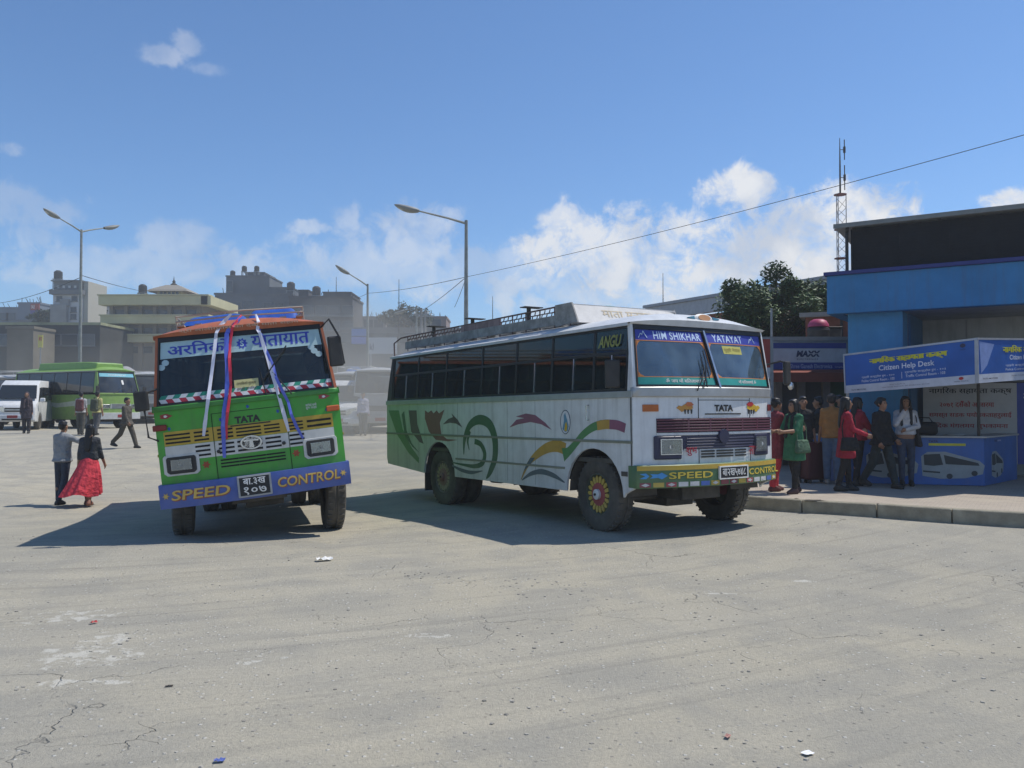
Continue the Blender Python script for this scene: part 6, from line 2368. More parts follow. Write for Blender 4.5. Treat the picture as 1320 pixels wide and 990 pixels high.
    # shoes
    if shoe:
        link('shoe', skin_mesh('shoe', sc_(inflate([feet[0]], .010)), .012 * S, 1), mat('shoe_%d' % int(1000 * sum(shoe)), shoe, .6), root)
        link('shoe', skin_mesh('shoe', sc_(inflate([feet[1]], .010)), .012 * S, 1), mat('shoe_%d' % int(1000 * sum(shoe)), shoe, .6), root)
    if top:
        hl = inflate(torso[:1] + torso[2:], .012) + inflate(shoulders, .008)
        low = {'hip': .90, 'waist': 1.0, 'kurta': .62, 'jacket': .84}[top_to]
        hl.append([(sp(1.13, sx * .075), (.10 * bk, .115, .08)) for sx in (-1, 1)] + [(sp(max(low, .95), sx * .085), (.108 * bk, .122, .05)) for sx in (-1, 1)])
        if low < .93:
            lo = [(sp(low, sx * .10, (J['knee', 0].y + J['knee', 1].y) * .2), (.105 * bk, .135 + .25 * abs(J['knee', 0].y - J['knee', 1].y), .03)) for sx in (-1, 1)]
            hl.append([(sp(.95, sx * .085), (.108 * bk, .122, .05)) for sx in (-1, 1)] + lo)
        for k in (0, 1):
            if sleeve > 0:
                e = J['sh', k].lerp(J['el', k], min(1, sleeve * 2))
                hl.append([(J['sh', k], .064), (e, .055)])
            if sleeve > .5:
                e = J['el', k].lerp(J['wr', k], (sleeve - .5) * 2)
                hl.append([(J['el', k], .055), (e, .043)])
        hl.append([(sp(1.43), .066), (sp(1.455), .058)])
        link('top', skin_mesh('top', sc_(hl), .015 * S, 2), top, root)
    if scarf:
        link('scarf', skin_mesh('scarf', sc_([[(sp(1.44, sx * .05, .01), .062) for sx in (-1, 1)], [(sp(1.40, .06, .09), .035), (sp(1.05, .08, .125), .045)], [(sp(1.40, -.06, .09), .035), (sp(1.10, -.07, .12), .04)]]), .014 * S, 2), scarf, root)
    if skirt:
        m_, z_top, z_bot, rad, sway = skirt
        def sf(u, v):
            a = 2 * PI * v
            z = z_top + (z_bot - z_top) * u
            fold = 1 + (.13 * u) * math.sin(9 * a + 2 * math.sin(3 * a)) + .05 * u * math.sin(17 * a + 1)
            rr = .135 + (rad - .135) * (u ** .8)
            p = Vector((math.cos(a) * rr * fold * 1.05, math.sin(a) * rr * fold * .9, z + .035 * u * math.sin(4 * a + 1)))
            return (p + Vector((sway[0], sway[1], 0)) * u ** 1.4 + Vector((0, 0, dz))) * S
        link('skirt', MB().grid(sf, 18, 72).mesh('skirt', smooth=80), m_, root)
    # hair
    hb = [[(hd(0, -.026, .035), (.086, .092, .082))], [(hd(0, -.05, .0), (.080, .062, .07))], [(hd(0, .03, .082), (.066, .05, .03)), (hd(0, -.03, .09), (.07, .07, .04))]]
    if hair == 'long':
        hb += [[(hd(0, -.06, .02), (.075, .05, .08)), (sp(1.42, 0, -.085), (.085, .035, .08)), (sp(1.22, 0, -.115), (.065, .025, .08))],
               [(hd(.07, .01, .03), (.022, .045, .05)), (hd(.075, .0, -.09), (.022, .04, .05))], [(hd(-.07, .01, .03), (.022, .045, .05)), (hd(-.075, .0, -.09), (.022, .04, .05))]]
    elif hair == 'front':
        hb += [[(hd(0, -.06, .02), (.078, .05, .08)), (sp(1.42, 0, -.07), (.10, .035, .08))],
               [(hd(.072, .01, .03), (.024, .045, .05)), (sp(1.38, .09, .07), (.03, .035, .05)), (sp(1.18, .085, .115), (.028, .022, .05))],
               [(hd(-.072, .01, .03), (.024, .045, .05)), (sp(1.38, -.09, .07), (.03, .035, .05)), (sp(1.2, -.085, .115), (.028, .022, .05))]]
    elif hair == 'bun':
        hb += [[(hd(0, -.115, .02), .045)], [(hd(.07, .01, .02), (.02, .04, .05))], [(hd(-.07, .01, .02), (.02, .04, .05))]]
    if hair == 'hood':
        hb = [[(hd(0, -.03, .03), (.095, .10, .095))], [(hd(0, -.05, -.03), (.092, .085, .10)), (sp(1.42, 0, -.02), (.13, .09, .06))]]
    hm = scarf if hair == 'hood' and scarf else HAIR
    link('hood' if hair == 'hood' else 'hair', skin_mesh('hair', sc_(hb), .012 * S, 2), hm, root)
    if cap:
        link('cap', skin_mesh('cap', sc_([[(hd(0, -.02, .065), (.09, .098, .06))], [(hd(0, .09, .06), (.06, .06, .012))]]), .011 * S, 1), cap, root)
    for kind, c_ in (extra or []):
        if kind == 'backpack':
            link('backpack', skin_mesh('backpack', sc_([[(sp(1.36, sx * .10, -.17), (.05, .06, .06)) for sx in (-1, 1)] + [(sp(1.02, sx * .11, -.19), (.05, .09, .08)) for sx in (-1, 1)]]), .016 * S, 2), c_, root)
            st = MB()
            for sx in (-1, 1):
                st.tube([v * S for v in (sp(1.36, sx * .1, -.12), sp(1.475, sx * .1, -.02), sp(1.40, sx * .11, .11), sp(1.15, sx * .14, .11), sp(1.05, sx * .16, -.1))], .016 * S, 6)
            link('straps', st.mesh('straps', smooth=60), c_, root)
        elif kind[:3] == 'bag':
            sx = -1 if kind == 'bag_left' else 1
            link('handbag', skin_mesh('handbag', sc_([[(sp(.96, sx * .21, y_), (.035, .03, .03)) for y_ in (-.10, .12)] + [(sp(.78, sx * .23, y_), (.05, .03, .04)) for y_ in (-.13, .15)]]), .014 * S, 2), c_, root)
            link('bag_strap', MB().tube([v * S for v in (sp(.97, sx * .21, -.1), sp(1.2, sx * .19, -.11), sp(1.47, sx * .13, -.02), sp(1.3, sx * .17, .12), sp(.97, sx * .21, .12))], .011 * S, 6).mesh('bag_strap', smooth=60), c_, root)
    return root


def at(px, py, Y=None, pave=False):
    if pave:
        p = G(px, py, PV)
        return (p.x, p.y, PV)
    p = P(px, py, Y)
    return (p.x, Y, gz(p.x, Y))


DOWN, UP_, RT, LT = -PI / 2, PI / 2, 0.0, PI
# the couple walking away
mY = 16.9
person('man in grey shirt with his arm round the woman in the red skirt', at(80, 650, mY), R(78), 1.66, legs=((.02, .05), (-.12, .25)),
       arm_pts=[None, ((.34, .06, 1.30), (.56, .03, 1.36))], arms=((.12, .14, .25), None), top=cloth('grey_shirt', (.27, .28, .29)), top_to='hip', bottom=(cloth('dark_jeans', (.03, .04, .06)), 'slim'), hair='short', group='couple walking across the yard')
person('woman in dark top and long red skirt walking beside the man in grey', at(115, 650, mY - .05), R(95), 1.60, legs=((.16, .06), (-.2, .2)), arms=((-.1, .15, .2), (.15, .18, .3)), top=cloth('charcoal_top', (.045, .05, .06)), top_to='waist', sleeve=.75,
       skirt=(cloth('red_chiffon', (.62, .05, .075)), 1.02, .24, .37, (-.15, -.09)), shoe=(.22, .09, .06), hair='long', group='couple walking across the yard')
person('man in dark brown suit striding alone across the yard', at(163, 582, 27.8), R(-12), 1.70, legs=((.42, .12), (-.42, .35)), arms=((-.35, .1, .25), (.3, .1, .25)), top=cloth('brown_jacket', (.085, .075, .06)), top_to='jacket', bottom=(cloth('brown_trousers', (.075, .065, .05)), 'loose'))
person('backpacker in white shirt with dark red backpack near the green minibus', at(104, 560, 33.5), R(100), 1.68, legs=((.12, .05), (-.12, .1)), top=cloth('pale_shirt', (.42, .42, .42)), sleeve=.5, bottom=(cloth('olive_trousers', (.09, .085, .07)), 'loose'), extra=[('backpack', cloth('maroon_pack', (.13, .05, .05)))], group='backpackers near the minibus')
person('backpacker in yellow shirt with dark green backpack near the green minibus', at(125, 561, 33.2), R(80), 1.70, legs=((.1, .05), (-.2, .15)), top=cloth('yellow_shirt', (.50, .46, .20)), sleeve=.5, bottom=(cloth('grey_trousers', (.10, .10, .10)), 'loose'), extra=[('backpack', cloth('green_pack', (.07, .08, .05)))], group='backpackers near the minibus')
person('hooded person in long dark coat standing beside the white van', at(34, 553, 34.0), R(-70), 1.66, legs=((.05, .02), (-.05, .02)), top=cloth('dark_purple_coat', (.05, .04, .05)), top_to='kurta', bottom=(cloth('dark_skirt', (.04, .035, .04)), 'loose'), hair='hood', scarf=cloth('dark_purple_scarf', (.07, .05, .055)))
person('person in pale lilac shirt standing in the dust by the grey bus', at(468, 548, 33), R(-80), 1.68, legs=((.05, .02), (-.1, .1)), top=cloth('lilac_shirt', (.42, .42, .52)), bottom=(cloth('grey_trousers', (.10, .10, .10)), 'loose'))
# the group on the pavement
gq = 'people waiting on the pavement'
person('person in maroon top and bright red trousers half hidden by the white bus', at(1001, 633, pave=True), R(15), 1.58, legs=((.05, .03), (-.12, .1)), arms=((.3, .1, 1.1), (.45, .1, 1.2)), top=cloth('maroon_top', (.22, .035, .05)), sleeve=.45, top_to='kurta', bottom=(cloth('bright_red_trousers', (.60, .045, .06)), 'loose'), shoe=(.1, .03, .03), hair='bun', group=gq)
person('woman in green tunic and black leggings beside the person in red', at(1024, 636, pave=True), R(205), 1.56, legs=((.12, .05), (-.15, .1)), arms=((.5, .1, 1.0, .3), (.45, .1, 1.1, .3)), top=cloth('green_tunic', (.03, .15, .075)), sleeve=.5, top_to='kurta', bottom=(cloth('black_leggings', (.018, .017, .018)), 'slim'), hair='long', scarf=cloth('dark_shawl', (.02, .022, .025)), shoe=(.06, .03, .03), extra=[('bag_left', cloth('green_bag', (.07, .13, .08)))], group=gq)
person('man in dark grey clothes with a rucksack behind the man in ochre', at(1056, 617, pave=True), R(160), 1.62, legs=((.05, .02), (-.05, .02)), arms=((.9, .3, .5), (.1, .1, .3)), top=cloth('slate_jacket', (.035, .036, .038)), bottom=(cloth('slate_trousers', (.03, .03, .032)), 'loose'), extra=[('backpack', cloth('black_pack', (.02, .02, .02)))], group=gq)
person('man in ochre shirt, blue jeans and dark cap', at(1073, 624, pave=True), R(70), 1.66, legs=((.05, .03), (-.08, .05)), arms=((.1, .14, .2), (.1, .14, .2)), top=cloth('ochre_shirt', (.36, .17, .05)), sleeve=.45, bottom=(cloth('blue_jeans', (.09, .14, .22)), 'loose'), cap=cloth('dark_cap', (.05, .045, .045)), shoe=(.3, .27, .22), group=gq)
person('woman in long red coat and black leggings with very long black hair', at(1091, 633, pave=True), R(-8), 1.60, legs=((.10, .03), (-.14, .12)), arms=((.25, .1, 1.2), (.3, .1, .9, .15)), top=cloth('deep_red_coat', (.33, .015, .035)), top_to='kurta', bottom=(cloth('black_leggings', (.018, .017, .018)), 'slim'), hair='long', shoe=(.02, .02, .02), extra=[('bag_right', cloth('black_handbag', (.015, .015, .016)))], group=gq)
person('person in open black jacket and dark green trousers walking past the kiosk', at(1137, 629, pave=True), R(-60), 1.62, legs=((.30, .08), (-.30, .25)), arms=((.05, .16, .7, .3), (-.05, .14, .5, .2)), top=cloth('black_jacket', (.012, .012, .013)), top_to='jacket', bottom=(cloth('dark_green_trousers', (.025, .035, .035)), 'loose'), hair='bun', bulk=1.15, group=gq)
person('woman in white blouse and jeans with one hand raised to her chin', at(1168, 626, pave=True), R(-105), 1.62, legs=((.02, .02), (.28, .30)), arm_pts=[((-.20, .10, 1.14), (.02, .20, 1.08)), ((.20, .14, 1.17), (.05, .17, 1.42))], top=cloth('white_blouse', (.55, .55, .57)), top_to='waist', bottom=(cloth('washed_jeans', (.05, .065, .10)), 'slim'), hair='front', shoe=(.02, .02, .02), extra=[('bag_left', cloth('dark_purse', (.03, .028, .03)))], group=gq)
person('woman in crimson cardigan with tan handbag behind the woman in the long red coat', at(1106, 626, pave=True), R(10), 1.60, legs=((.08, .03), (-.1, .08)), arms=((.4, .1, .6), (.5, .12, .3)), top=cloth('crimson_cardigan', (.30, .02, .04)), top_to='hip', bottom=(cloth('black_leggings', (.018, .017, .018)), 'slim'), hair='long', scarf=cloth('pink_edge', (.45, .05, .08)), extra=[('bag_left', cloth('tan_bag', (.22, .17, .10)))], group=gq)
person('dark haired person in black behind the woman in green', at(1036, 622, pave=True), R(-100), 1.62, legs=((.05, .02), (-.05, .02)), top=cloth('black_shirt', (.02, .02, .022)), sleeve=.5, bottom=(cloth('slate_trousers', (.03, .03, .032)), 'loose'), hair='short', group=gq)
person('man in dim green shirt standing by the green shop door', at(1083, 612, pave=True), R(-80), 1.66, legs=((.05, .02), (-.05, .02)), top=cloth('dim_green_shirt', (.035, .05, .035)), sleeve=.5, bottom=(cloth('slate_trousers', (.03, .03, .032)), 'loose'), hair='short', group=gq)
# suitcase
p = G(1049, 622, PV)
s_ = thing('suitcase', 'upright dark maroon suitcase beside the man with the rucksack', 'suitcase', (p.x, p.y, PV), R(20))
link('case_body', MB().box((0, 0, .42), (.48, .28, .72)).mesh('case_body', .05, seg=2), mat('maroon_suitcase', (.075, .015, .02), .6), s_)
link('handle', MB().tube([(-.12, 0, .77), (-.12, 0, .98), (.12, 0, .98), (.12, 0, .77)], .012, 6).mesh('handle'), BLACK, s_)
for sx in (-1, 1):
    link('caster', MB().lathe([(.001, -.02), (.035, -.02), (.035, .02), (.001, .02)], (sx * .18, 0, .035), 'Y', 12).mesh('caster'), BLACK, s_)
# ------------------------------------------------------------------ vehicles further back
def heading(a):          # a degrees from facing the camera, turning to its own left (picture right)
    return math.atan2(-math.cos(R(a)), math.sin(R(a)))


def place(px, Y, th, off_side, W):
    p = P(px, 500, Y)
    return p.x, Y


def simple_bus(name, label, x, y, a, paint, roofm, **kw):
    th = heading(a)
    z = gz(x, y) if 'z' not in kw else kw.pop('z')
    d = dict(W=2.1, L=6.4, zb=1.55, zwb=1.62, zg=2.48, zr=2.68, zs=.40, zbt=.72, zbb=.42, ov=1.15, wb=3.4, r=.40, bow=.14, rake=.28, tumble=.10)
    extra = {k: kw.pop(k) for k in ('white_front', 'rack', 'cargo', 'banner', 'flash', 'low') if k in kw}
    d.update(kw)
    b = Bus(name, label, (x, y), th, z=z, **d)
    trim = mat('bus_plain_trim', (.3, .3, .29), .5, dust=.3)
    M = dict(side=paint, front=paint, pillar=paint, roof=roofm, trim=paint, trim2=trim, gutter=trim, header=BLACK, rim=trim)
    n = 5 if extra.get('low') else 6
    pil = [-b.L + .2 + k * (b.L - .62) / n for k in range(n + 1)]
    b.shell(M, pil, 0, glass('distant_bus_glass', (.3, .36, .36), .14, (.26, .28, .28)), False, None, seats=3)
    for xx in (-b.ov, -b.ov - b.wb):
        for sd in (-1, 1):
            b.wheel(xx, sd, M)
    b.part('bumper', MB().slab(b.FT, -1.01, 1.01, b.zbb, b.zbt, -.08, .06, 12, 1), extra.get('white_front', paint), bev=.01)
    zl = (b.zbt + b.zb) / 2 - .12
    for sg in (-1, 1):
        hd_ = b.fslab('headlamp', sg * (b.W / 2 - .32), zl, .34, .18, .0, .03, REFLECTOR, bev=.01)
        b.fslab('headlamp_lens', sg * (b.W / 2 - .32), zl, .30, .14, .032, .036, LENS, hd_)
    b.fslab('grille_panel', 0, zl, b.W - 1.05, .22, .0005, .012, extra.get('white_front', trim))
    for k in range(4):
        b.fslab('grille_slat', 0, zl - .08 + k * .053, b.W - 1.15, .02, .0125, .02, BLACK)
    b.fslab('number_plate', 0, (b.zbb + b.zbt) / 2, .42, .13, .061, .07, mat('red_plate', (.28, .03, .03), .5))
    if 'banner' in extra:
        b.part('windscreen_banner', MB().slab(b.FT, -.9, .9, b.zg - .25, b.zg - .09, -.011, -.006, 10, 1), extra['banner'])
    if 'flash' in extra:
        b.part('painted_flash', MB().prism([(-.6, 1.1), (-3.2, .95), (-4.6, 1.25), (-3.0, 1.16), (-.6, 1.36)], b.SR, .001, .004), extra['flash'])
    for sg in (-1, 1):
        p0 = Vector((.0, sg * (b.W / 2 - .02), 1.95))
        b.mirror([p0, p0 + Vector((.16, sg * .12, .08)), p0 + Vector((.16, sg * .16, -.08))], p0 + Vector((.16, sg * .17, -.16)), (.06, .16, .28))
    b.wiper(-.4, b.zwb - .01, .1, b.zwb + .22)
    b.wiper(.2, b.zwb - .01, .6, b.zwb + .22)
    if 'rack' in extra:
        rk = MB()
        for sg in (-1, 1):
            rk.tube([(-1.2, sg * .8, 2.95), (-b.L + .4, sg * .8, 2.95)], .025, 5)
        for xx in (-1.2, -2.6, -4.0, -b.L + .4):
            rk.tube([(xx, -.8, 2.62), (xx, -.8, 2.95), (xx, .8, 2.95), (xx, .8, 2.62)], .02, 5)
        b.part('roof_rack', rk, extra['rack'])
    if 'cargo' in extra:
        cg = MB().grid(lambda u, v: Vector((-2.6 + (u - .5) * 2.6, (v - .5) * 1.5, 2.64 + .5 * (1 - abs(2 * u - 1) ** 4) * (1 - abs(2 * v - 1) ** 4) * (1 + .15 * math.sin(8 * u + 5 * v)))), 14, 12)
        b.part('roof_load', cg, extra['cargo'], smooth=60)
    return b


lime = mat('lime_green_paint', (.20, .36, .07), .4, dust=.3)
# green minibus
a = 60
h = Vector((math.sin(R(a)), -math.cos(R(a)), 0))
l = Vector((math.cos(R(a)), math.sin(R(a)), 0))
nc = P(127, 500, 38.0)
c = Vector((nc.x, 38.0, 0)) + l * 1.05
gm = simple_bus('green_minibus', 'lime green minibus with pale blue windscreen banner and roof pod', c.x, c.y, a, lime, lime, white_front=mat('minibus_silver', (.5, .52, .52), .4, dust=.2),
                banner=mat('banner_aqua', (.18, .46, .55), .5), flash=mat('flash_pale_green', (.45, .5, .4), .5), L=6.8, zg=2.62, zb=1.55, zr=2.84)
gm.part('roof_pod', MB().slab(lambda u, v, w: Vector((u, v * (1 - .12 * w), 2.72 + .36 * w - .10 * max(0, u + 1.4))), -5.2, -.7, -.75, .75, 0, 1, 8, 4), lime, bev=.03)
gm.ftext('एक्सप्रेस', 0, gm.zg - .17, .9, .11, mat('banner_white', (.7, .75, .75), .5), None, -.003, .02)
gm.fslab('windscreen_sticker', .2, 2.12, .1, .2, -.011, -.007, WHITEP)


def van(label, x, y, a, paint, roof_load=None, group=None):
    th = heading(a)
    z = gz(x, y)
    root = thing('white_van', label, 'van', (x, y, z), th, group)
    Wd = .85
    prof = [(.0, .42), (.05, .62), (.02, .95), (-.10, 1.12), (-.62, 1.28), (-1.25, 2.02), (-1.7, 2.20), (-4.5, 2.22), (-4.78, 2.05), (-4.85, 1.1), (-4.85, .42)]
    def wz(z_):
        return Wd if z_ < 1.2 else Wd - .14 * (z_ - 1.2)
    # body cut round the wheels
    low = [(-4.85, .38)]
    for xc in (-3.95, -1.05):
        low += [(xc + .40 * math.cos(t), .36 + .40 * math.sin(t)) for t in [PI - PI * k / 10 for k in range(11)]]
    low += [(.0, .38)]
    pts = prof[:-1] + low[0:1] + low[1:]
    pts = prof[:-1] + low
    mb = MB()
    n = len(pts)
    v = [Vector((px_, -wz(pz), pz)) for px_, pz in pts] + [Vector((px_, wz(pz), pz)) for px_, pz in pts]
    mb.add(v, [tuple(range(n))[::-1], tuple(range(n, 2 * n))] + [(i, (i + 1) % n, n + (i + 1) % n, n + i) for i in range(n)])
    link('body', mb.mesh('body', .035, smooth=40, seg=2), paint, root)
    gl = glass('van_glass', (.16, .2, .22), .10, (.25, .28, .3))
    dk = mat('van_dark_glass', (.02, .025, .03), .08, spec=.6)
    def wsf(u, v_, o):
        zz = 1.30 + v_ * .70
        xx = -.62 - v_ * .60
        return Vector((xx + .04 + o, u * (wz(zz) - .06), zz + .035))
    link('windscreen', MB().slab(wsf, -1, 1, .06, .92, 0, .02, 6, 2).mesh('windscreen'), dk, root)
    for sg in (-1, 1):
        f = lambda u, zz, o: Vector((u, sg * (wz(zz) + o), zz))
        link('side_window', MB().prism([(-.85, 1.32), (-1.28, 1.86), (-1.75, 1.9), (-1.75, 1.3)], f, .002, .012).mesh('side_window'), dk, root)
        for x0, x1 in ((-3.1, -1.85), (-4.6, -3.2)):
            link('side_window', MB().slab(f, x0, x1, 1.32, 1.9, .002, .012, 1, 1).mesh('side_window'), dk, root)
        o = link('headlamp', MB().prism([(.30, .80), (.32, 1.02), (.70, 1.10), (.72, .86)], lambda a_, zz, o_: Vector((.03 - .35 * max(0, a_ - .5) * 1.2 + o_, sg * a_, zz)), -.04, .045).mesh('headlamp', .01), REFLECTOR, root)
        link('mirror', MB().box((-.75, sg * (Wd + .14), 1.32), (.12, .2, .18)).mesh('mirror', .03), paint, root)
        link('fog_lamp', MB().lathe([(.001, .06), (.06, .05), (.07, 0)], (.04, sg * .6, .55), 'X', 12).mesh('fog_lamp'), REFLECTOR, root)
    link('grille', MB().slab(lambda a_, zz, o: Vector((.04 + o, a_, zz)), -.30, .30, .80, .98, 0, .02, 2, 1).mesh('grille'), DARKMETAL, root)
    link('grille_bar', MB().slab(lambda a_, zz, o: Vector((.04 + o, a_, zz)), -.30, .30, .87, .91, .021, .03, 2, 1).mesh('grille_bar'), CHROME, root)
    link('bumper', MB().box((.03, 0, .56), (.14, 1.66, .26)).mesh('bumper', .04, seg=2), paint, root)
    link('number_plate', MB().box((.105, 0, .60), (.015, .4, .12)).mesh('number_plate'), mat('red_plate', (.28, .03, .03), .5), root)
    link('air_intake', MB().box((.098, 0, .48), (.012, .8, .07)).mesh('air_intake'), BLACK, root)
    for sg, zz in ((1, 0), (-1, 0)):
        link('wiper', MB().tube([(-.60, sg * .45, 1.36), (-.74, sg * .05, 1.50)], .012, 5).mesh('wiper'), BLACK, root)
    for xc in (-1.05, -3.95):
        for sg in (-1, 1):
            t = link('wheel', MB().lathe([(.2, -.09), (.30, -.1), (.34, -.06), (.34, .06), (.30, .1), (.2, .09)], (0, 0, 0), 'Y', 24).mesh('wheel', smooth=40), RUBBER, root, Matrix.Translation((xc, sg * (Wd - .12), .34)))
            link('rim', MB().lathe([(.001, sg * .09), (.12, sg * .085), (.2, sg * .06), (.21, 0)], (0, 0, 0), 'Y', 16).mesh('rim', smooth=40), GALV, t)
    if roof_load:
        link('roof_rack', MB().box((-3.0, 0, 2.30), (2.6, 1.2, .03)).tube([(-1.7, -.6, 2.2), (-1.7, -.6, 2.34)], .02, 5).tube([(-1.7, .6, 2.2), (-1.7, .6, 2.34)], .02, 5).mesh('roof_rack'), GALV, root)
        link('roof_load', MB().grid(lambda u, v_: Vector((-3.0 + (u - .5) * 2.4, (v_ - .5) * 1.2, 2.32 + .35 * (1 - abs(2 * u - 1) ** 4) * (1 - abs(2 * v_ - 1) ** 4) * (1 + .12 * math.sin(7 * u)))), 12, 10).mesh('roof_load', smooth=60), roof_load, root)
    return root


wv = mat('van_white_paint', (.66, .67, .67), .35, dust=.22)
p = P(17, 500, 36.2)
van('clean white high roofed van parked in front of the lime green minibus', p.x, 36.2, 18, wv)
gr1 = mat('grey_bus_paint', (.40, .42, .43), .5, dust=.4)
gr2 = mat('pale_blue_bus_paint', (.34, .42, .50), .5, dust=.4)
gr3 = mat('cream_bus_paint', (.52, .50, .45), .5, dust=.4)
tealt = mat('turquoise_tarpaulin', (.03, .38, .38), .6)
bluet = mat('blue_roof_tarpaulin', (.06, .16, .42), .6)
rackm = mat('rack_pale', (.45, .44, .42), .6)


def far_bus(label, px, Y, a, paint, **kw):
    q = P(px, 500, Y)
    return simple_bus('parked_bus', label, q.x, Y, a, paint, kw.pop('roof', gr1), low=1, group='buses parked across the yard', **kw)


far_bus('cream bus with turquoise load on its roof behind the white van', 2, 45, 62, gr3, cargo=tealt, L=7.5)
far_bus('grey parked bus with roof rack beyond the white van', 62, 60, 65, gr1, rack=rackm, L=8)
far_bus('pale blue parked bus with roof rack beyond the lime minibus', 128, 62, 55, gr2, rack=rackm, L=8)
far_bus('grey parked bus showing beside the green bus mirror', 196, 47, 30, gr1, rack=rackm, L=7.6, zg=2.7, zr=2.9)
far_bus('cream parked bus with bundles on its roof below the yellow building', 178, 68, 50, gr3, cargo=mat('grey_bundle', (.3, .3, .3), .8), L=8)
far_bus('white bus with roof rack half lost in the dust beside the green bus', 447, 40, -4, gr3, rack=rackm, L=7, zg=2.5)
far_bus('dusty grey bus in the haze behind the tail of the white bus', 490, 34, 12, gr1, L=7, zg=2.5)
far_bus('pale blue bus with blue roof sheet far off in the dust', 455, 68, 8, gr2, cargo=bluet, L=7.5)
far_bus('cream bus far off in the dust below the blue boards', 500, 62, 5, gr3, rack=rackm, L=7.5)
van('white van facing the gap between the two buses in the dust', P(436, 500, 33).x, 33, 4, wv, group='vans in the dust')
van('white van with white roof load further off in the dust', P(452, 500, 55).x, 55, 0, wv, roof_load=mat('pale_sacks', (.6, .6, .58), .8), group='vans in the dust')


# ------------------------------------------------------------------ far buildings
def window(parent, f, u, z, w, h, pane, frame):
    o = MB().slab(f, u - w / 2, u + w / 2, z - h / 2, z + h / 2, -.02, .05, 1, 1).build('window', frame, parent)
    MB().slab(f, u - w / 2 + .1, u + w / 2 - .1, z - h / 2 + .1, z + h / 2 - .1, .051, .06, 1, 1).build('pane', pane, o)
    MB().slab(f, u - w / 2 - .08, u + w / 2 + .08, z - h / 2 - .1, z - h / 2 - .001, -.01, .14, 1, 1).build('sill', frame, o)
    return o


PANE = mat('far_window_glass', (.04, .05, .06), .15, spec=.6)
CONCR = mat('bare_concrete', (.27, .265, .25), .9, var=.2, scale=.4)
DKC = mat('dark_weathered_concrete', (.16, .165, .165), .9, var=.25, scale=.4)


def tank(px, py, Y, s=1.0, label='black roof water tank', stand=False):
    p = P(px, py, Y)
    t = thing('roof_water_tank', label, 'tank', p, 0, 'water tanks on the far roofs')
    link('tank_body', MB().lathe([(.6 * s, 0), (.62 * s, .1), (.6 * s, .5 * s), (.62 * s, .6 * s), (.6 * s, 1.1 * s), (.3 * s, 1.35 * s), (.001, 1.38 * s)], n=14).mesh('tank_body', smooth=30), BLACK, t)
    st = MB()
    for a_ in (-1, 1):
        for b_ in (-1, 1):
            st.box((a_ * .5 * s, b_ * .5 * s, -.8), (.12, .12, 1.6))
    st.box((0, 0, -.04), (1.2 * s, 1.2 * s, .08))
    link('stand', st.mesh('stand'), GALV, t)


